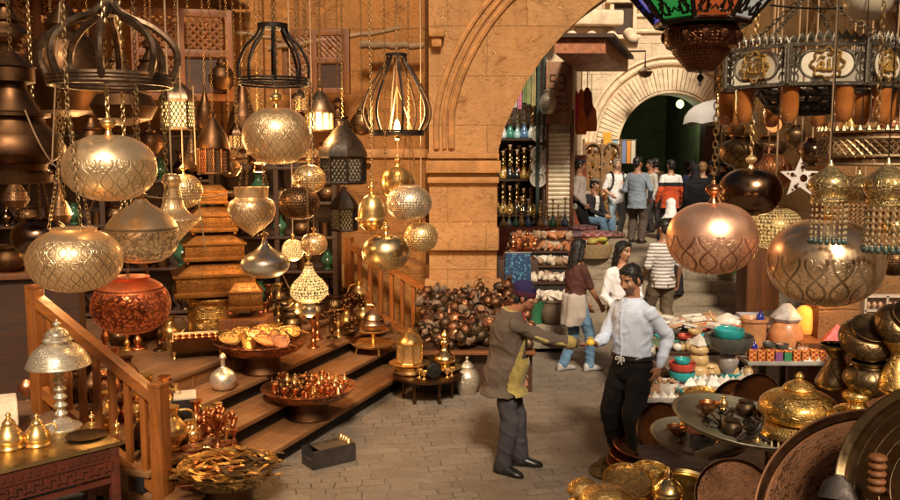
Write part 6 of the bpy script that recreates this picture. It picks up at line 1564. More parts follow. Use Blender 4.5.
# counter at the far left
t = thing('wooden_counter', 'dark wooden counter at the far left behind the table lamp', 'counter', (-3.75, 7.0, 0), 0.3)
g = MB(); g.box((0, 0, 1.72), (1.3, 0.5, 0.05), bev=0.006); g.build('top', M_bwood, t)
g = MB(); g.box((0, 0.02, 0.84), (1.25, 0.44, 1.68)); g.build('case', M_dwood, t)
CV = 'green and brass wares on the far left counter'
gv = [vp('vase', MATS['green_glaze'], CV, 'small ware on the dark counter at far left', name='counter_vase', cat='vase'), vp('pot', B_brown, CV, 'small ware on the dark counter at far left', name='counter_pot', cat='pot'), vp('jug', B_plain, CV, 'small ware on the dark counter at far left', name='counter_jug', cat='jug')]
for k in range(14): place(gv[k % 3], Vector((-3.75 + cos(0.3) * (-0.55 + 0.17 * (k % 7)), 7.0 + sin(0.3) * (-0.55 + 0.17 * (k % 7)) + (0.12 if k > 6 else -0.1), 1.747)), k, None, 1.2)

# --- far end of the steps: tiered tray, round table
bt_ = Vector((-0.92, 10.0, 0.34))
t = thing('tiered_stand', 'two tier brass tray stand with a domed lamp on top near the far railing', 'stand', bt_)
g = MB(); g.lathe([(0.0, 0.10), (0.26, 0.10), (0.29, 0.13), (0.285, 0.135), (0.25, 0.112), (0.0, 0.112)], 8); g.build('tray', B_plain, t)
g = MB(); g.lathe([(0.02, 0.11), (0.03, 0.14), (0.022, 0.2), (0.03, 0.24), (0.05, 0.26)], 14); g.build('stem', B_plain, t)
g = MB(); g.lathe([(0.0, 0.26), (0.17, 0.262), (0.20, 0.285), (0.195, 0.29), (0.16, 0.275), (0, 0.275)], 24); g.build('upper_tray', B_plain, t)
for k in range(4): g = MB(); a = k * pi / 2 + 0.4; g.cap((0.2 * cos(a), 0.2 * sin(a), 0.10), 0.016, (0.22 * cos(a), 0.22 * sin(a), 0.012), 0.012, 8); g.build('foot', B_plain, t)
lat('domed_lamp', cr([(0.09, 0), (0.13, 0.03), (0.15, 0.07), (0.155, 0.075), (0.14, 0.08), (0.13, 0.13), (0.135, 0.135), (0.12, 0.14), (0.10, 0.19), (0.05, 0.23), (0.01, 0.25)], 3), metal('pink_brass', (0.75, 0.5, 0.33), 0.3, 'rings', 1, 8, 0, 1, 0.12), 'pinkish brass domed lamp resting on the tiered tray stand', 'lamp', bt_ + Vector((0, 0, 0.28)))
rt_ = Vector((-0.25, 9.25, 0))
t = thing('round_table', 'low round dark table with turned legs before the far railing', 'table', rt_)
g = MB(); g.lathe([(0, 0.25), (0.37, 0.25), (0.39, 0.26), (0.39, 0.275), (0.37, 0.28), (0, 0.28)], 40); g.build('tabletop', B_brown, t)
for k in range(6): a = k * pi / 3; g = MB().at((0.27 * cos(a), 0.27 * sin(a), 0)); g.lathe([(0.015, 0), (0.022, 0.03), (0.014, 0.06), (0.024, 0.1), (0.014, 0.14), (0.024, 0.18), (0.018, 0.25)], 10); g.build('leg', B_brown, t)
lat('brass_drum', cr([(0.15, 0), (0.17, 0.02), (0.16, 0.06), (0.17, 0.09), (0.12, 0.1)], 3) + [(0.21, 0.105), (0.23, 0.125), (0.20, 0.12), (0, 0.115)], B_plain, 'brass drum shaped stand on the low round table', 'stand', rt_ + Vector((-0.2, 0.02, 0.28)))
lantern('small brass lantern standing on the brass drum stand', 0, 0, 26, 36, 9.2, B_pier, B_plain, 8, 0.42, hang=False, pat=False, loc=rt_ + Vector((-0.2, 0.02, 0.28 + 0.125 + 0.2)), name='brass_lantern')
lat('water_pipe_base', cr([(0.1, 0), (0.11, 0.01), (0.06, 0.03), (0.13, 0.09), (0.12, 0.14), (0.05, 0.2), (0.035, 0.25), (0.06, 0.28), (0.06, 0.31), (0.03, 0.34), (0.05, 0.37), (0.01, 0.43)], 4), B_gold, 'polished gold bottle shaped pipe base on the low round table', 'pipe base', rt_ + Vector((0.19, 0.1, 0.325)))
t = lat('footed_salver', [(0, 0.04), (0.18, 0.04), (0.2, 0.055), (0.19, 0.052), (0, 0.044)], B_plain, 'brass salver under the gold pipe base', 'salver', rt_ + Vector((0.19, 0.1, 0.28)))
for k in range(3): a = 2.1 * k; g = MB(); g.cap((0.13 * cos(a), 0.13 * sin(a), 0.04), 0.012, (0.14 * cos(a), 0.14 * sin(a), 0.01), 0.01, 8); g.build('foot', B_plain, t)
lat('hand_drum', [(0.075, 0), (0.085, 0.01), (0.08, 0.05), (0.05, 0.09), (0.055, 0.13)], M_shoe, 'black mouthed hand drum lying on its side on the low round table', 'drum', rt_ + Vector((0.08, -0.22, 0.365)), (radians(-90), 0, 0.3))
gb = vp('cup', B_plain, 'brass goblets on the low round table', 'small brass goblet on the low round table', name='brass_goblet', cat='goblet')
for x, y in ((-0.03, -0.27), (0.22, -0.2), (-0.08, -0.2), (0.27, -0.12)): place(gb, rt_ + Vector((x, y, 0.28)), 0, None, 1.4)
lat('silver_jar', cr([(0.09, 0), (0.1, 0.03), (0.13, 0.12), (0.14, 0.22), (0.1, 0.29), (0.07, 0.31), (0.08, 0.33), (0.05, 0.37), (0.015, 0.4), (0.02, 0.43), (0.003, 0.46)], 4), B_nick, 'grey metal lidded jar on the ground right of the round table', 'jar', G(467, 395, 0))

# --- copper pots heaped on tiers in front of the pier
t = thing('display_tiers', 'dark wooden tiers carrying the copper pots in front of the pier', 'stand', (0, 0, 0))
g = MB(); g.prism([(-0.36, 9.4, 0.50), (-0.36, 9.55, 0.55), (-0.36, 10.85, 0.95), (-0.36, 10.85, 0.0), (-0.36, 9.5, 0.0), (-0.36, 9.5, 0.44), (-0.36, 9.4, 0.44)], 1.3, (1, 0, 0)); g.build('base', M_dwood, t)
g = MB(); g.box((0.29, 9.42, 0.49), (1.34, 0.16, 0.04), bev=0.006); g.build('shelf', M_bwood, t)
CP = 'copper pots heaped in front of the pier'
kinds = [('jug', B_dusty, True, 'copper jug'), ('bowl', B_cops, False, 'copper bowl'), ('vase', B_dustb, False, 'dark bronze vase'), ('pot', B_dusty, True, 'copper pot'), ('can', B_dusty, True, 'copper can'), ('pot', B_dustb, False, 'dark bronze pot'), ('jug', B_dustb, True, 'dark bronze jug'), ('bowl', M_dustc, False, 'clay bowl'), ('vase', M_dustc, False, 'clay vase'), ('bowl', B_dustb, False, 'dark bronze bowl')]
pp = [vp(k, m, CP, q + ' in the heap of metalware before the pier', h, name=q.replace(' ', '_'), cat=q.split()[-1]) for k, m, h, q in kinds]
for k in range(185):
    y = 9.42 + 1.38 * (k / 185.0) + rnd.uniform(-.05, .05); x = -0.34 + rnd.random() * 1.26
    z = 0.52 + max(0.0, y - 9.5) * 0.30 + rnd.choice((0.0, 0.03, 0.06))
    s_ = rnd.uniform(0.38, 0.85)
    place(rnd.choice(pp), (x, y, z + 0.03), (rnd.uniform(-0.3, 1.7), rnd.uniform(-.5, .5), rnd.random() * 6.28), None, s_)
# goods on the ground under / left of tiers
for k in range(10): place(rnd.choice(pp), G(rnd.uniform(436, 492), rnd.uniform(352, 372), 0), rnd.random() * 6, None, rnd.uniform(0.7, 1.0))

# --- shell and stone tiers past the pier
t = thing('display_tiers', 'sloping tiers covered with pale shells and stones beyond the pier', 'stand', (0, 0, 0))
TJ = ((11.9, 0.36), (12.3, 0.58), (12.7, 0.80), (13.1, 1.0), (13.5, 1.18), (13.9, 1.32))
for i, (y, z) in enumerate(TJ): g = MB(); g.box((1.22 + 0.05 * i, y + 0.2, z - 0.02), (1.0, 0.42, 0.04)); g.build('shelf', M_dwood, t)
g = MB()
for i, (y, z) in enumerate(TJ): g.box((1.22 + 0.05 * i, y + 0.2, (z - 0.05) / 2), (0.95, 0.36, z - 0.05))
g.build('base', M_riser, t)
def shell(g, seed):
    r = random.Random(seed); old = len(g.bm.verts)
    g.lathe(cr([(0.01, -0.06), (0.05, -0.04), (0.075, 0.0), (0.05, 0.045), (0.02, 0.07), (0.004, 0.09)], 3), 12, rfun=lambda a, z: 1 + 0.22 * cos(5 * a + seed) + 0.1 * sin(9 * a + z * 40))
SH = 'pale shells and stones on the sloping tiers beyond the pier'
sh_ = [proto('sea_shell', [('shell', (lambda s: lambda g: shell(g, s))(i), mat('shell_%d' % i, c, 0.5, ns=20, amt=0.3))], 'shell', SH, 'knobbly %s shell on the sloping tiers beyond the pier' % q) for i, (c, q) in enumerate((((0.62, 0.54, 0.44), 'white'), ((0.5, 0.4, 0.3), 'cream'), ((0.32, 0.2, 0.12), 'brown'), ((0.40, 0.15, 0.06), 'russet')))]
for i, (y, z) in enumerate(TJ):
    for row in range(3):
        for k in range(8):
            wts = (0, 0, 1, 1, 2) if i < 4 else (2, 3, 3, 1)
            if i >= 3 and k < 3: wts = (3, 3, 2)
            place(sh_[rnd.choice(wts)], (0.8 + 0.05 * i + 0.125 * k + rnd.uniform(-.03, .03), y + 0.05 + 0.13 * row, z + 0.05), (rnd.uniform(-1.2, 1.2), rnd.uniform(-1.2, 1.2), rnd.random() * 6), None, rnd.uniform(0.7, 1.2))
t = thing('cloth_bale', 'blue patterned cloth hanging over a stand beside the pier', 'cloth', P(518, 270, 11.9), 0.0)
def bluecloth():
    m, nt, b = nodes('blue_pattern'); v = coord(nt)
    vo = nt.nodes.new('ShaderNodeTexVoronoi'); vo.inputs['Scale'].default_value = 22; nt.links.new(v, vo.inputs['Vector'])
    c = mixc(nt, E(nt, vo.outputs['Distance']).below(0.3), (0.02, 0.05, 0.12), (0.10, 0.28, 0.36)); nt.links.new(c, b.inputs['Base Color']); b.inputs['Roughness'].default_value = 0.8; return m
g = MB(); n = 14
for k in range(n): g.cap((-0.17 + 0.34 * k / (n - 1), -0.02 * sin(k * 1.9), -0.32), 0.022, (-0.16 + 0.32 * k / (n - 1), 0.01 * sin(k * 2.2), 0.22), 0.018, 8)
g.build('cloth', bluecloth(), t)
g = MB(); g.tube([(-0.19, 0.02, 0.24), (0.19, 0.02, 0.24)], 0.02); g.tube([(0.17, 0.05, 0.24), (0.17, 0.05, -P(518, 270, 11.9).z + 0.0)], 0.018); g.tube([(-0.17, 0.05, 0.24), (-0.17, 0.05, -P(518, 270, 11.9).z + 0.0)], 0.018); g.build('stand', M_dwood, t)
OC = 'orange copper trinkets beside the blue cloth'
oc = [vp('pot', mat('orange_copper', (0.50, 0.16, 0.05), 0.35, 0.5, ns=20), OC, 'orange copper trinket heaped above the blue cloth', name='copper_trinket', cat='trinket'), vp('jug', B_cop, OC, 'orange copper trinket heaped above the blue cloth', name='copper_trinket', cat='trinket')]
for k in range(22): place(oc[k % 2], P(rnd.uniform(502, 532), rnd.uniform(240, 268), 13.0) * 1.0 + Vector((0, rnd.uniform(-.2, .3), 0)), (rnd.uniform(-1, 1), rnd.uniform(-1, 1), k), None, 0.8)
g = MB(); g.box((0, 0, 0), (0.62, 0.5, 0.9), bev=0.02); o = g.build('wooden_crate', M_dwood); o.location = P(517, 258, 13.05) + Vector((0, 0, -0.45)); tag(o, 'dark crate under the orange copper trinkets', 'crate')
lat('green_bucket', [(0.13, 0), (0.16, 0.26), (0.165, 0.265), (0.155, 0.265), (0.12, 0.02), (0, 0.02)], mat('green_plastic', (0.03, 0.13, 0.06), 0.4), 'dark green bucket at the foot of the shell tiers', 'bucket', P(534, 322, 11.6))
lat('clay_jar', cr([(0.09, 0), (0.14, 0.08), (0.15, 0.18), (0.11, 0.28), (0.09, 0.3), (0.1, 0.32), (0.08, 0.32), (0, 0.2)], 4), mat('clay_dark', (0.13, 0.085, 0.05), 0.7, ns=8), 'grey brown clay jar beside the green bucket', 'jar', P(552, 325, 11.5))
g = MB(); g.box((0, 0, 0), (0.8, 0.5, 0.33), bev=0.02); o = g.build('stone_block', M_step); o.location = P(543, 322, 11.6) + Vector((0, 0.05, -0.17)); tag(o, 'low stone block under the green bucket and clay jar', 'block')
g = MB(); g.box((0, 0, 0), (0.5, 0.45, 0.32), bev=0.02); 
g.bm.free()

# --- carpet stall and hookah shop
def pbox(name, label, cat, c, dim_, m, rot=0.0, bev=0.01, parts=()):
    t = thing(name, label, cat, c, rot); g = MB(); g.box((0, 0, dim_[2] / 2), dim_, bev=bev); g.build('body', m, t)
    for nm, fn, mm in parts: g = MB(); fn(g); g.build(nm, mm, t)
    return t
zt = 0.85
pbox('red_bench', 'red painted bench under the row of small hookahs', 'bench', (1.55, 15.9, zt), (1.35, 0.55, 0.52), mat('red_paint', (0.22, 0.045, 0.02), 0.5, ns=4))
pbox('red_chest', 'orange red chest with a patterned rug on it at the corner of the upper pavement', 'chest', (2.42, 15.45, zt), (0.62, 0.5, 0.36), mat('orange_paint', (0.36, 0.07, 0.02), 0.5, ns=4))
pbox('stone_block', 'pale stone block between the red chest and the basket', 'block', (2.98, 15.5, zt), (0.5, 0.45, 0.34), M_step)
def rugm(name, a, b_):
    m, nt, bb = nodes(name); v = coord(nt); sp = nt.nodes.new('ShaderNodeSeparateXYZ'); nt.links.new(v, sp.inputs[0])
    s = ((E(nt, sp.outputs[0]) * 38).sin() + (E(nt, sp.outputs[1]) * 30).sin()).abs().below(0.5)
    nt.links.new(mixc(nt, s, mixc(nt, noise_n(nt, v, 6).ramp(.35, .65), a, dim(a, 0.5)), b_), bb.inputs['Base Color']); bb.inputs['Roughness'].default_value = 0.9; bb.inputs['Sheen Weight'].default_value = 0.2
    bump(nt, bb, noise_n(nt, v, 120, 2), 0.3, 0.004); MATS[name] = m; return m
def cushion(loc, dims, rot, m, label):
    g = MB(); g.ell((0, 0, 0), (1, 1, 1), 20, 10)
    for v in g.bm.verts:
        for i in (0, 1): v.co[i] = (1 if v.co[i] > 0 else -1) * abs(v.co[i]) ** 0.55
        v.co.x *= dims[0] / 2; v.co.y *= dims[1] / 2; v.co.z *= dims[2] / 2
    o = g.build('cushion', m); o.location = loc; o.rotation_euler = (0.05, 0, rot); tag(o, label, 'cushion')
cushion((2.2, 15.45, 1.27), (0.6, 0.5, 0.12), 0.1, rugm('rug_grey', (0.16, 0.14, 0.18), (0.25, 0.1, 0.12)), 'grey patterned cushion at the left of the red chest')
cushion((2.62, 15.4, 1.27), (0.62, 0.5, 0.13), -0.1, rugm('rug_red', (0.30, 0.07, 0.07), (0.40, 0.2, 0.2)), 'dusky red patterned cushion on the red chest')
cushion((2.95, 15.6, 1.25), (0.5, 0.45, 0.12), 0.3, rugm('rug_wine', (0.17, 0.05, 0.05), (0.3, 0.16, 0.12)), 'wine coloured cushion on the pale stone block')
cushion((2.45, 15.6, 1.37), (0.5, 0.35, 0.1), 0.5, rugm('rug_pink', (0.42, 0.2, 0.2), (0.2, 0.06, 0.06)), 'pinkish cushion on top of the other cushions')
t = thing('woven_basket', 'basket of bright printed cloths at the edge of the steps', 'basket', at_p(594, 15.35), 0.0)
g = MB(); g.lathe(cr([(0.3, 0), (0.34, 0.1), (0.36, 0.24), (0.34, 0.25), (0.3, 0.2), (0, 0.18)], 3), 26, sq=0.75); g.build('basket', mat('basket_straw', (0.26, 0.17, 0.08), 0.8, ns=30), t)
cl = [(0.5, 0.42, 0.06), (0.12, 0.3, 0.12), (0.5, 0.12, 0.1), (0.15, 0.28, 0.42), (0.55, 0.5, 0.4), (0.45, 0.35, 0.08)]
for k in range(9):
    a = k * 0.9
    g = MB(); g.ell((0, 0, 0), (0.15, 0.11, 0.07), 12, 8); o = g.build('folded_cloth', fabric('printed_cloth_%d' % (k % 6), cl[k % 6], 0.5, ns=30)); o.location = at_p(594, 15.35) + Vector((0.17 * cos(a), 0.12 * sin(a), 0.26 + 0.012 * k)); o.rotation_euler = (rnd.uniform(-.3, .3), rnd.uniform(-.3, .3), a); tag(o, 'crumpled %s printed cloth in the basket by the steps' % ('yellow', 'green', 'red', 'blue', 'cream', 'mustard', 'upper yellow', 'upper green', 'upper red')[k], 'cloth', 'printed cloths in the basket')
# hookahs
HK = 'hookahs on the shop shelves beyond the pier'
def hk(gm, sm, q):
    return proto('hookah', [('vase', lambda g: g.lathe(cr([(0.07, 0), (0.085, 0.02), (0.09, 0.08), (0.05, 0.17), (0.03, 0.24), (0.035, 0.26)], 4), 14), gm),
        ('stem', lambda g: g.lathe(cr([(0.03, 0.26), (0.04, 0.28), (0.018, 0.31), (0.035, 0.36), (0.016, 0.40), (0.03, 0.45), (0.014, 0.5), (0.014, 0.56)], 3), 12), sm),
        ('plate', lambda g: g.lathe([(0.01, 0.56), (0.075, 0.57), (0.08, 0.58), (0.01, 0.565)], 16), sm),
        ('tobacco_bowl', lambda g: g.lathe(cr([(0.012, 0.57), (0.02, 0.61), (0.04, 0.65), (0.038, 0.68), (0.0, 0.66)], 3), 12), mat('clay_pale', (0.45, 0.3, 0.2), 0.7))], 'hookah', HK, q)
hks = [hk(mat('glaze_' + n, c, 0.12, coat=0.6, ns=20), m, '%s hookah on the shop shelves' % n) for n, c, m in (('white', (0.55, 0.60, 0.60), B_plain), ('green', (0.05, 0.22, 0.16), B_plain), ('blue', (0.08, 0.16, 0.30), B_silv), ('golden', (0.42, 0.24, 0.05), B_gold), ('red', (0.25, 0.03, 0.02), B_gold), ('black', (0.02, 0.02, 0.02), B_gold), ('aqua', (0.30, 0.48, 0.48), B_silv))]
t = thing('wall_shelves', 'dark shelves in the hookah shop beyond the pier', 'shelf', (0, 0, 0))
SHZ = (3.02, 2.24, 1.55)
for z in SHZ: g = MB(); g.box((1.22, 16.9, z - 0.02), (1.15, 0.8, 0.04)); g.build('shelf', M_dwood, t)
for x in (0.66, 1.78): g = MB(); g.box((x, 17.2, 2.6), (0.05, 0.08, 3.5)); g.build('upright', M_dwood, t)
for z, pal, sc_ in ((3.02, (0, 1, 6, 0, 2, 6), 1.05), (2.24, (3, 3, 4, 3, 5), 0.95), (1.55, (3, 5, 3, 3), 0.9)):
    for row in range(2):
        for k in range(8):
            place(hks[rnd.choice(pal)], (0.76 + 0.135 * k + 0.06 * row, 16.62 + 0.3 * row, z), rnd.random() * 6, None, sc_ * rnd.uniform(0.8, 1.05))
for k in range(11): place(hks[(3, 0, 1, 3, 2, 5)[k % 6]], (1.0 + 0.115 * k, 15.85 + 0.12 * (k % 2), zt + 0.52), k, None, rnd.uniform(0.5, 0.85))
pl = proto('wall_plate', [('plate', lambda g: g.lathe(cr([(0.0, 0.0), (0.1, 0.005), (0.17, 0.03), (0.19, 0.04), (0.17, 0.045), (0.1, 0.02), (0, 0.015)], 3), 28), mat('plate_ivory', (0.55, 0.48, 0.38), 0.3, ns=18, amt=0.3, coat=0.3)), ('painted_ring', lambda g: (g.ring(0.13, 0.006, 0.033, 24, 5), g.ring(0.05, 0.005, 0.02, 18, 5)), mat('plate_blue', (0.12, 0.13, 0.16), 0.4))], 'plate', 'ivory plates hung in a column beside the roller shutter', 'ivory plate hung beside the roller shutter')
for k, (px, py) in enumerate(((539, 134), (539, 154), (539, 166), (538, 179))): place(pl, P(px, py, 16.22), (radians(90), 0, 0), ('topmost', 'second from top', 'third from top', 'lowest')[k] + ' of the ivory plates hung beside the roller shutter', 0.85)
SCF = ((0.62, 0.25, 0.50), (0.60, 0.56, 0.50), (0.62, 0.22, 0.35), (0.20, 0.26, 0.10), (0.30, 0.32, 0.14), (0.42, 0.34, 0.14))
g = MB(); g.tube([(1.0, 16.2, 4.35), (1.7, 16.2, 4.35)], 0.02); tag(g.build('rod', M_dwood), 'rod from which the coloured scarves hang beyond the pier', 'rod')
for k in range(6):
    g = MB(); x0 = 1.13 + 0.088 * k
    pr = [(x0 - 0.04 + 0.08 * i / 8, 16.2 + 0.018 * sin(i * 1.9 + k)) for i in range(9)]
    zb = 3.62 - 0.05 * (k % 3) + 0.02 * k
    rows = [[g.v((x + 0.008 * sin(3 * zz), y, 4.36 + (zb - 4.36) * zz)) for x, y in pr] for zz in (0, 0.33, 0.66, 1)]
    for a, b_ in zip(rows, rows[1:]):
        for i in range(8): g.f([a[i], a[i + 1], b_[i + 1], b_[i]])
    o = g.build('scarf', fabric('scarf_%d' % k, SCF[k], 0.3)); tag(o, '%s scarf hanging in the row beyond the pier' % ('lilac', 'cream', 'pink', 'dark green', 'olive', 'mustard')[k], 'scarf')
lat('jar_lantern', cr([(0.08, -0.2), (0.14, -0.12), (0.16, 0.0), (0.12, 0.12), (0.06, 0.18), (0.08, 0.22), (0.02, 0.26)], 3), B_nick, 'round grey jar lantern hung beside the dark sign board', 'lantern', P(548, 103, 15.8))
g = MB(); g.tube([P(548, 103, 15.8) + Vector((0, 0, 0.25)), P(548, 62, 15.8)], 0.006); tag(g.build('cord', M_cord), 'cord of the grey jar lantern', 'cord')
for k, (px, py, h, c, q) in enumerate(((575, 108, 34, (0.55, 0.05, 0.12), 'crimson'), (581, 112, 44, (0.62, 0.16, 0.02), 'bright orange'), (587, 103, 30, (0.20, 0.06, 0.04), 'dark brown'), (591, 118, 26, (0.5, 0.14, 0.05), 'rust'))):
    c_ = P(px, py, 17.6); hh = S(h, 17.6); g = MB()
    g.loft([(Vector((0, 0, hh / 2)), Vector((0.03, 0, 0)), Vector((0, 0.03, 0))), (Vector((0, 0, hh * 0.3)), Vector((0.10, 0, 0)), Vector((0, 0.06, 0))), (Vector((0, 0, -hh * 0.2)), Vector((0.13, 0, 0)), Vector((0, 0.08, 0))), (Vector((0.01, 0, -hh / 2)), Vector((0.11, 0, 0)), Vector((0, 0.05, 0)))], 14)
    o = g.build('hanging_bag', fabric('bag_%d' % k, c, 0.3)); o.location = c_; tag(o, q + ' cloth bag hanging past the roller shutter', 'bag')
    g = MB(); g.tube([c_ + Vector((0, 0, hh / 2)), c_ + Vector((0, 0, 0.9))], 0.008); g.build('bag_cord', M_cord).parent = None
    bpy.data.objects['bag_cord' if k == 0 else 'bag_cord.%03d' % k].parent = o; bpy.data.objects['bag_cord' if k == 0 else 'bag_cord.%03d' % k].matrix_parent_inverse = Matrix.Translation(-c_)
# red rack under the bags
pbox('red_cabinet', 'narrow red cabinet of trinkets under the hanging bags', 'cabinet', at_p(573, 18.0), (0.5, 0.3, 1.85), mat('red_paint', (0, 0, 0)))
# jewellery stall
jc = at_p(601, 20.0); t = thing('jewellery_stand', 'tall golden display stand of jewellery against the facade', 'stand', jc, 0.0)
g = MB(); g.box((0, 0.06, 1.15), (0.85, 0.06, 1.9)); g.build('board', mat('gold_board', (0.22, 0.11, 0.035), 0.6, ns=8, amt=0.5), t)
g = MB()
for x in (-0.43, 0.0, 0.43): g.box((x, 0, 1.12), (0.05, 0.08, 2.2), bev=0.01)
for x in (-0.215, 0.215): g.tube([(x + 0.2 * cos(pi * i / 12), -0.01, 1.9 + 0.22 * sin(pi * i / 12)) for i in range(13)], 0.03, 6)
g.box((0, 0, 0.35), (0.9, 0.5, 0.06)); g.build('frame', M_pole, t)
JW = 'golden trinkets pinned on the jewellery stand'
pj = [proto('gold_trinket', [('disc', lambda g: g.lathe([(0.0, 0.0), (0.04, 0.0), (0.045, 0.012), (0.02, 0.02), (0, 0.018)], 10), m)], 'trinket', JW, 'golden trinket pinned on the jewellery stand by the facade') for m in (B_gold, B_silv, B_cop)]
for k in range(70): place(rnd.choice(pj), jc + Vector((rnd.uniform(-.4, .4), 0.0, rnd.uniform(0.45, 2.05))), (radians(90), 0, k), None, rnd.uniform(0.6, 1.4))
# striped cloth rack
t = thing('cloth_rack', 'rack of blue, white and orange striped cloths beside the gateway', 'rack', P(624, 152, 20.6))
for k, (c, q) in enumerate((((0.20, 0.40, 0.48), 'blue'), ((0.6, 0.58, 0.52), 'white'), ((0.18, 0.22, 0.4), 'navy'), ((0.60, 0.25, 0.05), 'orange'), ((0.55, 0.5, 0.4), 'cream'))):
    g = MB(); g.box((-0.22 + 0.11 * k, 0, 0.0), (0.10, 0.03, 0.55), bev=0.01); g.build('cloth', fabric('rack_cloth_%d' % k, c), t)
g = MB(); g.tube([(-0.3, 0, 0.29), (0.3, 0, 0.29)], 0.015); g.tube([(0.28, 0.02, 0.29), (0.28, 0.02, 0.85 - P(624, 152, 20.6).z)], 0.02); g.build('frame', M_dwood, t)
# hanging goods on the facade beside the stand
for k, (px, py, c, q) in enumerate(((607, 140, (0.62, 0.35, 0.05), 'yellow'), (613, 150, (0.45, 0.12, 0.04), 'rust'), (589, 150, (0.4, 0.2, 0.05), 'amber'))):
    g = MB(); g.box((0, 0, 0), (0.22, 0.04, 0.4), bev=0.015); o = g.build('hanging_cloth', fabric('wall_cloth_%d' % k, c)); o.location = P(px, py, 21.5); tag(o, q + ' cloth hung up by the jewellery stand', 'cloth')
# umbrella
uc = Vector(((718 - 450) / FPX * 19.5, 19.5, 0.85)); uz = P(718, 126, 19.5).z - 0.85
t = thing('umbrella', 'white open parasol in front of the dark gateway', 'umbrella', uc)
R_ = 0.86; g = MB(); ns = 8; rows = []
for i in range(7):
    u = i / 6; rr = R_ * sin(u * pi / 2 * 0.98); zz = uz + 0.60 * cos(u * pi / 2 * 0.98) ** 0.9
    rows.append([g.v((rr * (1 - 0.05 * u * abs(sin(ns / 2 * 2 * pi * k / 48))) * cos(2 * pi * k / 48), rr * (1 - 0.05 * u * abs(sin(ns / 2 * 2 * pi * k / 48))) * sin(2 * pi * k / 48), zz + 0.05 * u * u * abs(sin(ns / 2 * 2 * pi * k / 48)))) for k in range(48)])
for a, b_ in zip(rows, rows[1:]):
    for k in range(48): g.f([a[k], a[(k + 1) % 48], b_[(k + 1) % 48], b_[k]])
g.build('canopy', fabric('canopy_white', (0.78, 0.78, 0.80), 0.06), t, recalc=False)
g = MB(); g.tube([(0, 0, 0), (0, 0, uz + 0.6)], 0.018); g.build('pole', M_pole, t)
for k in range(8): a = 2 * pi * k / 8; g = MB(); g.tube([(0, 0, uz + 0.48), (R_ * 0.6 * cos(a), R_ * 0.6 * sin(a), uz + 0.31), (R_ * 0.97 * cos(a), R_ * 0.97 * sin(a), uz + 0.0)], 0.007, 5); g.build('rib', M_dwood, t)
sh2 = shelf_unit(at_p(741, 20.8) , 0.0, 0.9, 2.4, 0.3, 5, 'dark shop shelf crowded with goods right of the parasol')
RS = 'small goods on the shelf right of the parasol'
rs = [vp(k, m, RS, 'small ware on the shop shelf right of the parasol', name='shop_ware', cat='ware') for k, m in (('can', mat('tin_red', (0.35, 0.06, 0.04), 0.4)), ('jug', B_plain), ('can', mat('tin_white', (0.5, 0.47, 0.42), 0.4)), ('pot', B_cop))]
for r_ in range(5):
    for k in range(6): place(rs[(k + r_) % 4], at_p(741, 20.8) + Vector((-0.36 + 0.145 * k, -0.06, 0.07 + 2.3 * r_ / 5)), k, None, 1.3)
# bracket lamp on the facade, bulb in the gateway
t = thing('bracket_lamp', 'small basket lamp hanging from an iron bracket on the far facade', 'lamp', P(645, 72, 21.8))
bc = P(645, 72, 21.8); g = MB(); g.tube([(0, 0, 0.12), (0, 0, 0.52), (-1.15, 0, 0.50), (-1.2, 1.2, 0.50)], 0.022); g.build('bracket', M_iron if 'M_iron' in globals() else B_iron, t)
g = MB(); g.lathe([(0.05, -0.14), (0.14, -0.10), (0.19, 0.0), (0.17, 0.01)], 16); g.build('basket', B_bronz, t)
g = MB()
for k in range(4): a = k * pi / 2; g.tube([(0.18 * cos(a), 0.18 * sin(a), 0), (0, 0, 0.16)], 0.01, 5)
g.build('hanger', B_iron, t)
t = thing('passage_lamp', 'bright round bulb glowing inside the dark gateway', 'lamp', P(680, 104, 24.8))
g = MB(); g.ell((0, 0, 0), (0.11, 0.11, 0.12), 18, 12); g.build('bulb', glowmat('passage_glow', (0.8, 1.0, 0.35), 3), t)
g = MB(); g.tube([(0, 0, 0.22), (0, 0, 0.95)], 0.02); g.build('cord', B_iron, t)

# small brassware crowding the upper step and floor
BW = 'brass candlesticks and small wares on the shop floor'
bw_ = [proto('candlestick', [('stick', lambda g: g.lathe(cr([(0.06, 0), (0.055, 0.015), (0.02, 0.03), (0.03, 0.06), (0.014, 0.1), (0.028, 0.15), (0.014, 0.2), (0.03, 0.25), (0.04, 0.27), (0.0, 0.27)], 3), 14), m)], 'candlestick', BW, 'slim candlestick among the small wares on the shop floor') for m in (B_plain, B_brown, B_cop)] + [vp('jug', B_plain, BW, 'small brass jug among the wares on the shop floor', True, 'brass_jug', 'jug'), vp('pot', B_darks, BW, 'small inlaid pot among the wares on the shop floor', False, 'inlaid_pot', 'pot')]
for k in range(46):
    s_, n__ = rnd.uniform(2.2, 4.0), rnd.uniform(0.8, 2.2); z = 0.68 if n__ > 1.1 else 0.51
    place(rnd.choice(bw_), ST_(s_, n__, z), rnd.random() * 6, None, rnd.uniform(0.7, 1.5))
for k in range(26):
    s_, n__ = rnd.uniform(-0.9, -0.1), rnd.uniform(-0.12, 1.0); z = 0.17 * (1 + int(max(0, n__) / 0.36)) if n__ > 0 else 0
    place(rnd.choice(bw_), ST_(s_, n__, z), rnd.random() * 6, None, rnd.uniform(0.6, 1.1))
for k in range(22):
    place(rnd.choice(bw_), ST_(rnd.uniform(-0.6, 1.4), rnd.uniform(1.9, 3.0), 0.68), rnd.random() * 6, None, rnd.uniform(0.8, 1.6))
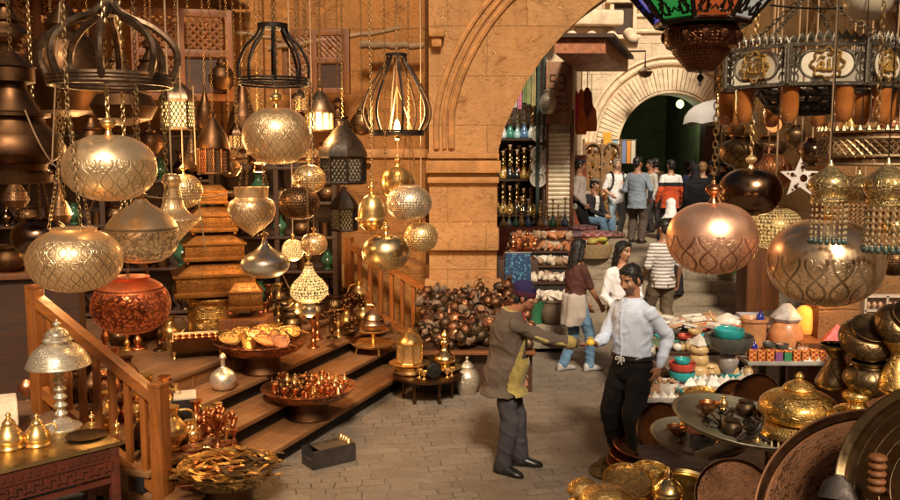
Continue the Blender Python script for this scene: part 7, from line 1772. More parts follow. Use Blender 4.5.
# ================================================================= right hand stall
def slab(px0, px1, py, d, z0, label, depth=0.42, m=None, th=0.035):
    a, b_ = P(px0, py, d), P(px1, py, d)
    t = thing('stall_shelf', label, 'shelf', ((a.x + b_.x) / 2, d + depth / 2, 0))
    w = b_.x - a.x
    g = MB(); g.box((0, 0, a.z - th / 2), (w, depth, th), bev=0.006); g.build('board', m or mat('grey_board', (0.34, 0.31, 0.28), 0.7), t)
    for x in (-w * 0.42, w * 0.42):
        for y in (-depth * 0.38, depth * 0.38): g = MB(); g.box((x, y, (a.z - th) / 2), (0.05, 0.05, a.z - th - 0.002)); g.build('leg', M_dwood, t)
    return t, a.z, a.x, b_.x, d
def stone_m(name, c, r=0.4): return mat(name, c, r, ns=14, amt=0.3, coat=0.15, bs=90, bst=0.1)
M_alab = stone_m('alabaster', (0.66, 0.60, 0.52)); M_honey = stone_m('honey_onyx', (0.52, 0.34, 0.15)); M_rose = stone_m('rose_stone', (0.48, 0.27, 0.16)); M_greyst = stone_m('grey_basalt', (0.075, 0.075, 0.062)); M_turq = stone_m('turquoise', (0.03, 0.32, 0.33), 0.25); M_coral = stone_m('coral_red', (0.50, 0.07, 0.04), 0.3); M_marb = stone_m('grey_marble', (0.30, 0.26, 0.24))
t, zA, xa, xb, dA = slab(641, 690, 399, 7.05, 0, 'low grey board with small pyramids beside the pale shirted man')
t, zB, xc, xd, dB = slab(681, 764, 387, 7.2, 0, 'grey board with a row of white pyramids in the middle of the stall')
t, zC, xe, xf, dC = slab(748, 834, 362, 7.5, 0, 'pale board with red patterned boxes at the back of the stall')
t, zD, xg, xh, dD = slab(648, 775, 352, 7.9, 0, 'higher dark shelf of stone wares behind the white pyramids', 0.5, M_dwood)
t, zE, xi, xj, dE = slab(640, 800, 334, 8.6, 0, 'topmost shelf of flat stones below the steps', 0.7, M_dwood)
def pyr(g, s=0.05): g.prism([(-s, -s, 0), (s, -s, 0), (s, s, 0), (-s, s, 0)], 0.004); b = [g.v(p) for p in ((-s, -s, 0.005), (s, -s, 0.005), (s, s, 0.005), (-s, s, 0.005))]; a = g.v((0, 0, s * 1.5)); [g.f([b[i], b[(i + 1) % 4], a]) for i in range(4)]
PY = 'small stone pyramids on the stall boards'
py_ = [proto('stone_pyramid', [('stone', pyr, m)], 'pyramid', PY, '%s stone pyramid on the stall boards' % q) for m, q in ((M_alab, 'white'), (M_honey, 'honey coloured'), (M_rose, 'rosy'))]
for k in range(7): place(py_[0], (xc + 0.10 + 0.093 * k, dB + 0.07 + 0.03 * (k % 2), zB), rnd.uniform(-.3, .5), None, rnd.uniform(0.9, 1.25))
for k in range(6): place(py_[0], (xc + 0.16 + 0.1 * k, dB + 0.2, zB), rnd.uniform(-.3, .5), None, rnd.uniform(0.8, 1.1))
for k in range(5): place(py_[(2, 0, 0, 0, 1)[k]], (xa + 0.06 + 0.07 * k, dA + 0.06, zA), rnd.uniform(-.3, .5), None, 0.75)
for k in range(3): place(py_[0], (xf - 0.22 + 0.09 * k, dC + 0.06, zC + 0.0), 0.4 * k, None, 0.85)
# beaded baskets
BB = 'little beaded baskets beside the pale shirted man'
def rimmed(g, r=0.09, h=0.08): g.lathe([(r * 0.85, 0), (r, h * 0.3), (r, h), (r * 0.93, h), (r * 0.9, h * 0.4), (0, h * 0.35)], 20)
def beads(seed, r=0.085, h=0.08):
    def f(g):
        q = random.Random(seed)
        for k in range(26): a = q.random() * 6.28; rr = r * 0.8 * sqrt(q.random()); g.ell((rr * cos(a), rr * sin(a), h * 0.7 + q.random() * 0.035), (0.013, 0.013, 0.012), 7, 5)
    return f
def basket(loc, m1, m2, s, label, seed):
    t = thing('bead_basket', label, 'basket', loc); g = MB(); rimmed(g); g.build('basket', m1, t); g = MB(); beads(seed)(g); g.build('beads', m2, t); t.scale = (s,) * 3; t['group'] = BB
basket((xa + 0.10, dA + 0.20, zA), M_rose, M_honey, 1.25, 'basket of amber beads at the left of the low grey board', 1)
basket((xa + 0.27, dA + 0.22, zA), M_alab, M_rose, 1.2, 'basket of rosy beads at the right of the low grey board', 2)
basket((xa + 0.12, dA + 0.46, zB + 0.03), M_rose, M_alab, 1.35, 'upper basket heaped with pale beads by the man', 3)
basket((xa + 0.16, dA + 0.68, zD), M_alab, M_turq, 1.3, 'basket of turquoise beads behind the pale bead basket', 4)
g = MB(); g.box((0, 0, 0), (0.46, 0.34, 0.05)); g.box((0, 0, -zB / 2), (0.4, 0.28, zB - 0.05)); o = g.build('wooden_crate', M_dwood); o.location = (xa + 0.16, dA + 0.62, zB + 0.0); tag(o, 'dark crate under the upper bead basket', 'crate')
def bowl(g, r=0.12, h=0.1): g.lathe(cr([(r * 0.45, 0), (r * 0.5, 0.005), (r * 0.9, h * 0.4), (r, h), (r * 0.93, h), (r * 0.8, h * 0.45), (0, h * 0.2)], 3), 28)
def sbowl(loc, r, h, m, label, rot=0.0): t = thing('stone_bowl', label, 'bowl', loc, rot); g = MB(); bowl(g, r, h); g.build('bowl', m, t)
sbowl((xc + 0.05, dB + 0.16, zB), 0.115, 0.10, M_turq, 'turquoise bowl at the left end of the pyramid board')
sbowl((xc + 0.05, dB + 0.16, zB + 0.075), 0.118, 0.10, M_coral, 'coral red bowl stacked in the turquoise bowl')
sbowl((xc + 0.05, dB + 0.16, zB + 0.15), 0.07, 0.06, M_turq, 'small blue bowl nested on top of the coral red bowl')
vst = thing('tall_stone_vase', 'tall grey marble vase carrying a wide dark stone bowl', 'vase', (xc + 0.50, dB + 0.30, zB))
g = MB(); g.lathe(cr([(0.055, 0), (0.06, 0.01), (0.05, 0.04), (0.085, 0.12), (0.095, 0.18), (0.06, 0.22), (0.05, 0.24)], 4), 24); g.build('vase', M_marb, vst)
sbowl((xc + 0.50, dB + 0.30, zB + 0.235), 0.215, 0.15, M_greyst, 'wide dark basalt bowl balanced on the marble vase')
sbowl((xc + 0.50, dB + 0.30, zB + 0.335), 0.135, 0.11, M_turq, 'bright turquoise bowl sitting inside the dark basalt bowl')
# honey onyx stack
for k, (dx_, z, r, h, m, q) in enumerate(((0.24, 0, 0.10, 0.12, M_honey, 'lowest'), (0.25, 0.12, 0.085, 0.10, M_honey, 'middle'), (0.245, 0.22, 0.09, 0.08, M_honey, 'topmost'))):
    lat('onyx_jar', cr([(r * 0.8, 0), (r, h * 0.3), (r * 0.95, h * 0.75), (r * 0.7, h * 0.95), (r * 0.75, h)], 3), m, q + ' honey coloured onyx jar of the stack behind the pyramids', 'jar', (xc + dx_, dB + 0.33, zB + z), 0, 22)
lat('onyx_jar', cr([(0.09, 0), (0.1, 0.05), (0.08, 0.12), (0.05, 0.13)], 3), M_honey, 'squat onyx jar right of the onyx stack', 'jar', (xc + 0.36, dB + 0.36, zB), 0, 22)
place(py_[0], (xc + 0.245, dB + 0.33, zB + 0.30), 0.4, 'single white pyramid crowning the onyx stack', 1.4)
lat('green_stone', cr([(0.11, 0), (0.16, 0.04), (0.13, 0.09), (0.05, 0.11), (0.0, 0.112)], 3), stone_m('green_stone', (0.09, 0.12, 0.075)), 'rounded dull green stone left of the onyx stack', 'stone', (xa + 0.30, dD + 0.1, zD), 0.4, 20, sq=0.6)
# flat pale stones and figures
FS = 'pale flat stones and carvings on the topmost shelf'
def chip(seed):
    def f(g):
        q = random.Random(seed); n = 9; pl = [(0.10 * (0.6 + 0.5 * q.random()) * cos(2 * pi * i / n), 0.05 * (0.6 + 0.5 * q.random()) * sin(2 * pi * i / n), 0) for i in range(n)]
        g.prism(pl, 0.022)
    return f
ch = [proto('flat_stone', [('stone', chip(i), m)], 'stone', FS, '%s flat carved stone on the topmost shelf' % q) for i, (m, q) in enumerate(((M_alab, 'white'), (M_honey, 'honey coloured'), (M_rose, 'rosy'), (M_marb, 'grey')))]
for k in range(70):
    u, v = rnd.random(), rnd.random()
    place(ch[rnd.choice((0, 0, 1, 2, 3, 0))], (xi + 0.05 + 0.95 * u, dE + 0.05 + 0.6 * v, zE + 0.012 + 0.07 * rnd.random()), (rnd.uniform(-.25, .25), rnd.uniform(-.2, .2), rnd.uniform(-.8, .8)), None, rnd.uniform(0.7, 1.3))
lat('onyx_jar', cr([(0.08, 0), (0.1, 0.05), (0.07, 0.1), (0.075, 0.11)], 3), M_rose, 'small rosy jar at the back of the topmost shelf', 'jar', (xi + 0.85, dE + 0.45, zE + 0.02), 0)
t = thing('stone_teapot', 'carved white stone teapot with a raised spout on the topmost shelf', 'teapot', (xi + 0.98, dE + 0.25, zE + 0.02))
g = MB(); g.lathe(cr([(0.07, 0), (0.13, 0.05), (0.12, 0.10), (0.06, 0.13), (0.02, 0.15), (0.0, 0.155)], 3), 22); g.build('body', M_alab, t)
g = MB(); g.tube([(-0.11, 0, 0.06), (-0.18, 0, 0.12), (-0.2, 0, 0.18)], [0.022, 0.016, 0.012], 8); g.build('spout', M_honey, t)
sbowl((xj - 0.15, dE + 0.2, zE), 0.20, 0.16, stone_m('brown_stone', (0.10, 0.07, 0.05)), 'brown stone bowl at the right end of the topmost shelf')
g = MB(); g.box((0, 0, 0.06), (0.3, 0.22, 0.05), bev=0.01); g.box((0.02, 0.02, 0.10), (0.26, 0.2, 0.03), bev=0.008); g.box((0, 0, 0.02), (0.26, 0.2, 0.04)); o = g.build('folded_cloth', fabric('cloth_lilac', (0.45, 0.40, 0.42))); o.location = (xj - 0.35, dE + 0.5, zE); tag(o, 'folded pale lilac cloth near the brown stone bowl', 'cloth')
# boxes with red pattern
def redpat():
    m, nt, b = nodes('red_pattern'); v = coord(nt); sp = nt.nodes.new('ShaderNodeSeparateXYZ'); nt.links.new(v, sp.inputs[0])
    s = ((E(nt, sp.outputs[0]) * 110).sin() + (E(nt, sp.outputs[2]) * 130).sin()).abs().below(0.6)
    nt.links.new(mixc(nt, s, (0.42, 0.04, 0.03), (0.62, 0.34, 0.06)), b.inputs['Base Color']); b.inputs['Roughness'].default_value = 0.4; return m
M_rp = redpat(); M_gp = mat('box_green', (0.05, 0.22, 0.1), 0.4)
RBX = 'red patterned boxes on the pale board'
rb_ = [proto('patterned_box', [('box', lambda g: g.box((0, 0, 0.045), (0.07, 0.06, 0.09), bev=0.004), m), ('lid', lambda g: g.box((0, 0, 0.098), (0.076, 0.066, 0.014), bev=0.003), m2)], 'box', RBX, '%s patterned box on the pale board' % q) for m, m2, q in ((M_rp, M_rp, 'red and gold'), (M_gp, M_rp, 'green'), (mat('box_violet', (0.25, 0.08, 0.22), 0.4), M_rp, 'violet'))]
for k in range(9): place(rb_[(0, 0, 0, 2, 1, 0, 0, 0, 0)[k]], (xe + 0.05 + 0.08 * k, dC + 0.05, zC), 0, None, rnd.uniform(0.85, 1.05))
lat('blue_bottle', cr([(0.03, 0), (0.04, 0.03), (0.03, 0.07), (0.012, 0.09), (0.015, 0.11)], 3), stone_m('cobalt', (0.02, 0.03, 0.25), 0.15), 'small cobalt blue bottle at the left of the patterned boxes', 'bottle', (xe + 0.10, dC + 0.16, zC + 0.06), 0)
sbowl((xe + 0.26, dC + 0.2, zC + 0.08), 0.06, 0.05, M_greyst, 'little dark bowl behind the patterned boxes'); sbowl((xe + 0.38, dC + 0.2, zC + 0.06), 0.06, 0.06, M_greyst, 'second little dark bowl behind the patterned boxes, the right one')
lat('clay_cup', [(0.11, 0), (0.115, 0.02), (0.12, 0.26), (0.135, 0.27), (0.135, 0.30), (0.12, 0.30), (0.10, 0.25), (0, 0.2)], stone_m('terracotta_pale', (0.50, 0.23, 0.10)), 'tall terracotta coloured cup behind the patterned boxes', 'cup', (xe + 0.24, dC + 0.55, zC), 0)
lat('blue_bottle', cr([(0.03, 0), (0.04, 0.03), (0.03, 0.07), (0.012, 0.09), (0.015, 0.11)], 3), MATS['cobalt'], 'cobalt blue bottle standing in the tall terracotta cup', 'bottle', (xe + 0.29, dC + 0.53, zC + 0.26), 0)
lat('salt_lamp', cr([(0.13, 0), (0.15, 0.05), (0.16, 0.15), (0.13, 0.25), (0.10, 0.28)], 4), stone_m('salt_orange', (0.55, 0.22, 0.09)), 'orange stone jar under a grey crystal cone', 'jar', (xe + 0.53, dC + 0.5, zC), 0)
lat('crystal_cone', [(0.13, 0), (0.15, 0.03), (0.10, 0.10), (0.05, 0.15), (0.03, 0.165), (0, 0.168)], stone_m('crystal_grey', (0.42, 0.36, 0.33)), 'grey crystal cone lying on the orange jar', 'crystal', (xe + 0.53, dC + 0.5, zC + 0.28), 0, 7)
lat('glowing_lamp', cr([(0.10, 0), (0.13, 0.06), (0.12, 0.2), (0.08, 0.26), (0.0, 0.27)], 4), glowmat('salt_glow', (1.0, 0.36, 0.05), 0.9), 'glowing orange stone lamp behind the pink pyramid', 'lamp', (xe + 0.83, dC + 0.7, zC + 0.12), 0)
lat('pink_pyramid', [(0.19, 0), (0.17, 0.03), (0.0, 0.19)], stone_m('pink_glass', (0.60, 0.12, 0.12), 0.25), 'pink stone pyramid in front of the glowing orange lamp', 'pyramid', (xe + 0.93, dC + 0.3, zC + 0.10), 0.4, 4)
g = MB(); g.box((0, 0, -0.06), (0.75, 0.5, 0.12)); g.box((0, 0, -0.5), (0.6, 0.42, 0.76)); o = g.build('wooden_crate', M_bwood); o.location = (xe + 0.95, dC + 0.5, zC + 0.115); tag(o, 'brown crate under the glowing orange lamp and pink pyramid', 'crate')
t = thing('shelf_rack', 'white rack of small pale ornaments at the right edge', 'rack', P(884, 316, 7.0), 0.0)
g = MB(); g.box((0, 0.05, 0), (0.36, 0.02, 0.34))
for x in (-0.18, 0, 0.18): g.box((x, 0, 0), (0.018, 0.09, 0.35))
for z in (-0.17, -0.06, 0.05, 0.17): g.box((0, 0.0, z), (0.37, 0.09, 0.014))
g.build('frame', mat('rack_white', (0.58, 0.46, 0.36), 0.5), t)
for x in (-0.09, 0.09):
    for z in (-0.15, -0.04, 0.07):
        for k in range(3): g = MB(); g.ell((x - 0.05 + 0.05 * k, -0.005, z + 0.025), (0.02, 0.02, 0.028), 8, 6); g.build('ornament', M_rose, t)
g = MB(); g.box((0, 0.0, 0), (0.5, 0.3, 1.2)); o = g.build('wooden_crate', M_bwood); o.location = P(884, 316, 7.0) + Vector((0, 0.0, -0.175 - 0.602)); tag(o, 'tall brown crate carrying the white rack at the right edge', 'crate')
lat('green_pail', [(0.1, 0), (0.15, 0.2), (0.155, 0.2), (0.14, 0.19), (0.09, 0.02), (0, 0.02)], mat('green_bright', (0.03, 0.35, 0.07), 0.35), 'bright green pail on the steps beyond the copper globe', 'pail', (5.05 - 0.15, 14.6, 0.68), 0)
pbox('wooden_post_block', 'brown boarded stall side at the right of the steps', 'stall', (4.75, 13.0, 0), (0.5, 0.5, 1.75), M_bwood)
for k in range(3): cushion((4.75, 13.0, 1.81 + 0.1 * k), (0.5, 0.4, 0.12), 0.2 * k, fabric('pile_%d' % k, ((0.3, 0.2, 0.28), (0.45, 0.3, 0.3), (0.25, 0.1, 0.12))[k]), ('lowest', 'middle', 'topmost')[k] + ' folded textile on the boarded stall side by the steps')

# --- many more small wares between the larger ones
SM = 'small stone wares crowding the stall shelves'
def smp(nm, prof, m, q, n=16): return proto(nm, [('body', lambda g: g.lathe(prof, n), m)], nm.split('_')[-1], SM, q + ' crowded on the stall shelves')
bo = cr([(0.03, 0), (0.035, 0.004), (0.058, 0.025), (0.065, 0.05), (0.06, 0.05), (0.05, 0.022), (0, 0.012)], 3); jr = cr([(0.03, 0), (0.045, 0.03), (0.04, 0.07), (0.022, 0.09), (0.03, 0.1), (0.0, 0.09)], 3); eg = cr([(0.02, 0), (0.036, 0.02), (0.03, 0.05), (0.0, 0.065)], 3)
small = [smp('small_bowl', bo, M_turq, 'little turquoise bowl'), smp('small_bowl', bo, M_coral, 'little coral bowl'), smp('small_bowl', bo, M_honey, 'little honey coloured bowl'), smp('small_bowl', bo, M_greyst, 'little basalt bowl'), smp('small_jar', jr, M_rose, 'little rosy jar'), smp('small_jar', jr, M_honey, 'little onyx jar'), smp('small_jar', jr, M_alab, 'little alabaster jar'), smp('stone_egg', eg, M_alab, 'white stone egg'), smp('stone_egg', eg, M_rose, 'rosy stone egg')]
for (x0, x1, y0, z, n) in ((xa + 0.36, xb, dA + 0.1, zA, 12), (xc + 0.12, xd - 0.02, dB + 0.3, zB, 22), (xg + 0.05, xh - 0.02, dD + 0.06, zD, 40), (xg + 0.05, xh - 0.02, dD + 0.26, zD, 36), (xe + 0.04, xf - 0.04, dC + 0.26, zC, 20), (xi + 0.5, xj, dE + 0.1, zE + 0.01, 30)):
    for k in range(n):
        c = rnd.choice(small); place(c, (x0 + (x1 - x0) * (k + 0.5) / n, y0 + rnd.uniform(-.06, .1), z + 0.001), rnd.random() * 6, None, rnd.uniform(0.65, 1.25))
for k in range(8): place(small[(0, 3, 1, 2)[k % 4]], (xg + 0.2 + 0.11 * k, dD + 0.3, zD + 0.045 * (1 + k % 2)), k, None, 1.1)
for k in range(16): place(small[rnd.choice((0, 2, 3, 5, 4))], (rnd.uniform(xa, xd), rnd.uniform(dA - 0.35, dA - 0.05), 0.62 if 0 else 0.0), k, None, 1.3) if 0 else None
GW = 'small gold wares around the gold filigree dome'
gw = [vp('bird', B_gold, GW, 'small gold ware around the filigree dome', name='gold_ware', cat='ware'), vp('pot', B_golds, GW, 'small gold ware around the filigree dome', name='gold_ware', cat='ware'), vp('bowl', B_goldf, GW, 'small gold ware around the filigree dome', name='gold_ware', cat='ware')]
for k in range(16): place(gw[k % 3], (0.78 + 0.085 * k + rnd.uniform(-.02, .02), 4.55 + 0.12 * (k % 3), 0.66), k, None, (1.3, 0.7, 0.6)[k % 3])
# --- tables under the foreground goods
def table(label, c, w, d, h, rot=0.0, m=None):
    t = thing('stall_table', label, 'table', (c[0], c[1], 0), rot)
    g = MB(); g.box((0, 0, h - 0.025), (w, d, 0.05), bev=0.008); g.build('tabletop', m or M_dwood, t)
    for x in (-1, 1):
        for y in (-1, 1): g = MB(); g.box((x * (w / 2 - 0.05), y * (d / 2 - 0.05), (h - 0.05) / 2), (0.07, 0.07, h - 0.052)); g.build('leg', M_dwood, t)
table('dark stall table under the grey trays and gold dome', (2.35, 5.45), 2.0, 1.0, 0.62)
table('front stall table under the gold filigree wares at the bottom', (1.55, 4.35), 1.5, 0.85, 0.66)
table('tall dark stall table under the inlaid pots at right', (2.95, 4.75), 1.3, 0.5, 1.05)
# stacked copper plates on the ground
PLT = 'round plates stacked on the cobbles by the man in black trousers'
def plate_p(m, q, s=1): return proto('round_plate', [('plate', lambda g: g.lathe([(0, 0.0), (0.17, 0.004), (0.2, 0.016), (0.205, 0.02), (0.2, 0.024), (0.165, 0.012), (0, 0.01)], 36), m), ('rim', lambda g: g.ring(0.203, 0.006, 0.02, 36, 6), m)], 'plate', PLT, q)
pq = [plate_p(metal('plate_copper', (0.68, 0.27, 0.15), 0.35, 'scroll', 5, 5, 0.1, 0.8, 0.16, tarnish=0.3), ''), plate_p(metal('plate_olive', (0.32, 0.22, 0.08), 0.4, 'scroll', 5, 5, 0.1, 0.8, 0.2), ''), plate_p(B_cop, '')]
pb0 = G(627, 474, 0.0)
for k, (dx_, dy_, z, rx, ry, i, s_, q) in enumerate(((-0.12, 0.0, 0.02, 0.06, 0.04, 1, 0.95, 'olive engraved plate, lowest and leftmost of the stack on the cobbles'), (-0.02, 0.02, 0.055, 0.10, 0.06, 1, 0.95, 'second olive engraved plate of the stack on the cobbles'), (0.02, -0.01, 0.10, 0.12, 0.07, 0, 0.95, 'lower copper plate of the stack on the cobbles'), (0.05, 0.03, 0.15, 0.14, 0.08, 2, 0.95, 'plain copper plate in the middle of the stack'), (0.09, 0.06, 0.20, 0.2, 0.09, 0, 1.0, 'engraved copper plate on top of the stack'))):
    place(pq[i], pb0 + Vector((dx_, dy_, z)), (rx, -ry, 0.3 * k), q, s_)
# the grey trays
def tray(label, loc, R_, rot, m, h=0.03, seg=56, eng=None, name='round_tray'):
    t = thing(name, label, 'tray', loc, rot)
    g = MB(); g.lathe(cr([(0, 0.0), (R_ * 0.84, 0.0), (R_ * 0.93, h * 0.45), (R_ * 0.99, h), (R_ * 1.0, h * 1.15), (R_ * 0.985, h * 1.25), (R_ * 0.93, h * 0.8), (R_ * 0.84, 0.012), (0, 0.012)], 3), seg); g.build('tray', m, t)
    return t
tray('large grey green round tray lying flat at the front of the stall', P(698, 440, 5.55), 0.32, (0.10, 0.03, 0.2), M_greyp)
tray('wider grey tray propped above the front grey tray', P(738, 424, 5.0), 0.40, (0.12, 0.10, 0.2), M_greyp)
t = tray('small copper plate lying on the front grey tray', P(695, 439, 5.35) + Vector((0.02, 0, 0.05)), 0.085, (0.12, 0.02, 0.4), MATS['plate_copper'], 0.012)
g = MB(); g.box((0, 0, 0), (0.13, 0.17, 0.012), bev=0.003); o = g.build('slate_tile', mat('slate_blue', (0.10, 0.115, 0.13), 0.5, ns=20)); o.location = P(702, 448, 5.25) + Vector((0, 0, 0.035)); o.rotation_euler = (0.12, 0.03, -0.5); tag(o, 'small slate blue tile on the front grey tray', 'tile')
g = MB(); g.box((0, 0, 0), (0.5, 0.1, 0.03), bev=0.004); o = g.build('grey_batten', M_greyp); o.location = P(722, 452, 5.2) + Vector((0, 0, 0.02)); o.rotation_euler = (0.1, 0.05, 0.75); tag(o, 'grey batten beside the slate tile', 'batten')
tray('dark copper tray standing on edge behind the man in black trousers', P(660, 428, 6.2), 0.19, (radians(62), 0, radians(-50)), B_tray)
tray('dark round tray leaning behind the grey trays', P(735, 408, 5.9), 0.2, (radians(66), 0, radians(-62)), B_tray)
tray('second dark round tray leaning close to the gold dome', P(757, 404, 5.5), 0.2, (radians(64), 0, radians(-60)), B_tray)
tray('orange brass dish catching the light behind the leaning trays', P(708, 404, 6.6), 0.2, (0.35, 0.1, 0), B_goldf)
tray('bright orange dish beside the leaning dark trays', P(690, 414, 6.3), 0.12, (0.3, 0.1, 0), mat('orange_glaze', (0.62, 0.22, 0.03), 0.25, coat=0.4))
# dark iron ornaments
def iron(loc, s, label, seed):
    r = random.Random(seed); t = thing('iron_ornament', label, 'ornament', loc, r.random() * 6); g = MB()
    for k in range(9):
        a = r.random() * 6.28; p = [Vector((0.05 * cos(a + i * 0.9) * (1 + 0.5 * i / 5), 0.05 * sin(a + i * 0.9) * (1 + 0.5 * i / 5), 0.03 + 0.035 * i * r.uniform(0.4, 1))) * s for i in range(6)]
        g.tube(cr([tuple(q) for q in p], 3), 0.007 * s, 6)
    for k in range(3): a = 2.1 * k; g.cap((0.03 * s * cos(a), 0.03 * s * sin(a), 0.06 * s), 0.016 * s, (0.11 * s * cos(a), 0.11 * s * sin(a), 0.016 * s), 0.014 * s, 8)
    g.build('wrought_scrolls', B_iron, t)
iron(P(642, 466, 6.9), 0.8, 'black wrought iron ornament against the stacked plates', 1); iron(P(712, 436, 4.9), 0.7, 'black wrought iron scroll standing on the wider grey tray', 2)
iron(P(726, 424, 5.1), 0.6, 'second wrought iron scroll on the wider grey tray, further back', 3); iron(P(752, 440, 4.65), 0.8, 'black iron claw foot beside the beaded fringe', 4)
tr_ = [vp(kk, m, 'small metal wares lying on the grey trays', 'small metal ware lying on the grey trays', name='tray_ware', cat='ware') for kk, m in (('cup', B_dusty), ('bowl', B_cop), ('bird', B_plain), ('pot', B_dustb))]
for k in range(16):
    c_, R__ = (P(738, 424, 5.0), 0.33) if k < 9 else (P(698, 440, 5.55), 0.27)
    a = k * 2.4; r_ = R__ * (0.35 + 0.6 * ((k * 0.37) % 1)); x, y = r_ * cos(a), r_ * sin(a)
    place(tr_[k % 4], c_ + Vector((x, y, 0.016 - x * (0.10 if k < 9 else 0.03) + y * (0.12 if k < 9 else 0.10))), a, None, (1.1, 0.5, 1.0, 0.55)[k % 4])
# gold dome lamp with fringe
gd = P(797, 432, 4.8); t = thing('gold_dome_lamp', 'embossed gold onion dome on a flared brass base fringed with turquoise beads', 'lamp', gd)
r = 0.225
g = MB(); g.lathe([(r * 1.02, 0.0), (r * 1.06, 0.004)] + cr([(r * 1.05, 0.01), (r * 1.0, 0.035), (r * 0.84, 0.06), (r * 0.66, 0.075)], 4), 48); g.build('base', metal('gold_band', (0.8, 0.54, 0.2), 0.28, 'pierce', 22, 4, 0.3, 0.75, 0.3, dark=(0.12, 0.06, 0.015)), t)
g = MB(); g.lathe(cr([(r * 0.66, 0.07), (r * 0.86, 0.085), (r * 0.98, 0.135), (r * 0.93, 0.185), (r * 0.72, 0.225), (r * 0.42, 0.25), (r * 0.36, 0.258)], 5), 48); g.build('dome', B_golds, t)
g = MB(); g.lathe(cr([(r * 0.36, 0.257), (r * 0.40, 0.265), (r * 0.32, 0.285), (r * 0.2, 0.30), (r * 0.12, 0.31), (r * 0.07, 0.318), (r * 0.11, 0.33), (r * 0.08, 0.345), (0.002, 0.36)], 4), 32); g.build('cap', B_golds, t)
for k in range(34):
    a = 2 * pi * k / 34; x, y = r * 1.0 * cos(a), r * 1.0 * sin(a); g = MB(); g.cap((x, y, -0.002), 0.006, (x, y, -0.055), 0.006, 6); s_ = g.build('bead_string', mat('bead_straw', (0.5, 0.38, 0.2), 0.4), t)
    g = MB(); g.ell((x, y, -0.068), (0.012, 0.012, 0.012), 8, 6); g.build('tip_bead', M_turq if k % 3 else mat('bead_green', (0.08, 0.25, 0.12), 0.3), s_)
lat('lamp_stand', [(0.24, 0), (0.22, 0.03), (0.19, 0.06), (0.17, 0.1), (0.17, gd.z - 0.62 - 0.02), (0.19, gd.z - 0.62 - 0.012)], B_dark, 'dark drum stand beneath the gold onion dome', 'stand', (gd.x, gd.y, 0.62))
g2_ = P(856, 412, 4.55); lat('gold_finial_lamp', cr([(0.14, -0.06), (0.15, -0.03), (0.13, 0.0), (0.10, 0.02), (0.06, 0.03), (0.05, 0.06), (0.075, 0.085), (0.07, 0.11), (0.04, 0.13), (0.02, 0.15), (0.025, 0.165), (0.003, 0.19)], 4), B_golds, 'smaller gold finial lamp just right of the gold onion dome', 'lamp', g2_)
lat('lamp_stand', [(0.14, 0), (0.12, 0.03), (0.11, g2_.z - 0.06 - 1.05 - 0.005)], B_dark, 'short stand under the smaller gold finial lamp', 'stand', (g2_.x, g2_.y, 1.05)) if g2_.z > 1.13 else None
# inlaid pots at right
def invp(prof, m, label, loc, rot=0.0, name='inlaid_pot'):
    t = thing(name, label, 'pot', loc, rot)
    k = int(len(prof) * 0.7); g = MB(); g.lathe(prof[:k + 1], 36); g.build('body', m, t); g = MB(); g.lathe(prof[k:], 36); g.build('rim', B_bronz, t); return t
big = cr([(0.06, 0), (0.09, 0.02), (0.15, 0.08), (0.16, 0.13), (0.13, 0.18), (0.10, 0.20), (0.115, 0.225), (0.11, 0.23), (0.085, 0.205), (0.07, 0.12), (0.0, 0.05)], 4)
flare = cr([(0.09, 0), (0.11, 0.03), (0.08, 0.1), (0.045, 0.17), (0.05, 0.2), (0.085, 0.24), (0.09, 0.255), (0.075, 0.25), (0.03, 0.2), (0, 0.1)], 4)
M_wareB = metal('ware_inlaid', (0.24, 0.165, 0.08), 0.32, 'arab', 4, 1.2, 0.25, 0.8, 0.2, depth=0.25, dark=(0.05, 0.035, 0.02))
SB = 0.8
invp([(a * 0.85, b * 0.85) for a, b in big], M_wareB, 'dark inlaid bronze pot standing on the tall table, lowest of the pots', P(868, 396, 4.55), 0.3)
invp([(a * 0.92, b * 0.85) for a, b in big], B_darks, 'tilted dark inlaid pot resting on the lowest pot', P(862, 352, 4.6), (0.5, -0.35, 0.5))
invp([(a * 0.86, b * 0.85) for a, b in big], B_darks, 'wide mouthed dark pot at the upper right, tipped towards the viewer', P(890, 337, 4.5), (0.75, 0.25, 0))
invp(flare, M_wareB, 'flared inlaid vase left of the dark pots', P(835, 388, 4.75), 0.2, 'inlaid_vase')
invp([(a * 0.9, b * 1.1) for a, b in flare], B_golds, 'gold inlaid vase at the right edge beside the lowest pot', P(896, 392, 4.4), 0.2, 'inlaid_vase')
# leaning giant trays in the foreground
tray('giant dark copper tray leaning at the bottom right', P(884, 531, 3.1), 0.47, (radians(55), radians(-8), radians(-24)), B_tray, 0.045, 80)
tray('giant bronze rimmed tray cut off by the right edge', P(943, 490, 2.75), 0.36, (radians(66), radians(0), radians(-62)), metal('tray_bronze', (0.25, 0.17, 0.09), 0.3, 'rings', 1, 9, 0.3, 0.95, 0.06), 0.05, 72)
g = MB(); g.loft([(Vector((0, 0, 0)), Vector((0.07, 0, 0)), Vector((0, 0.012, 0))), (Vector((0, 0, 0.06)), Vector((0.05, 0, 0)), Vector((0, 0.012, 0))), (Vector((0, 0, 0.09)), Vector((0.015, 0, 0)), Vector((0, 0.01, 0)))], 16); 
o = g.build('iron_bracket', B_iron); o.location = P(838, 500, 2.95); o.rotation_euler = (-0.5, 0, -0.4); tag(o, 'black iron fan shaped bracket in front of the giant tray', 'bracket')
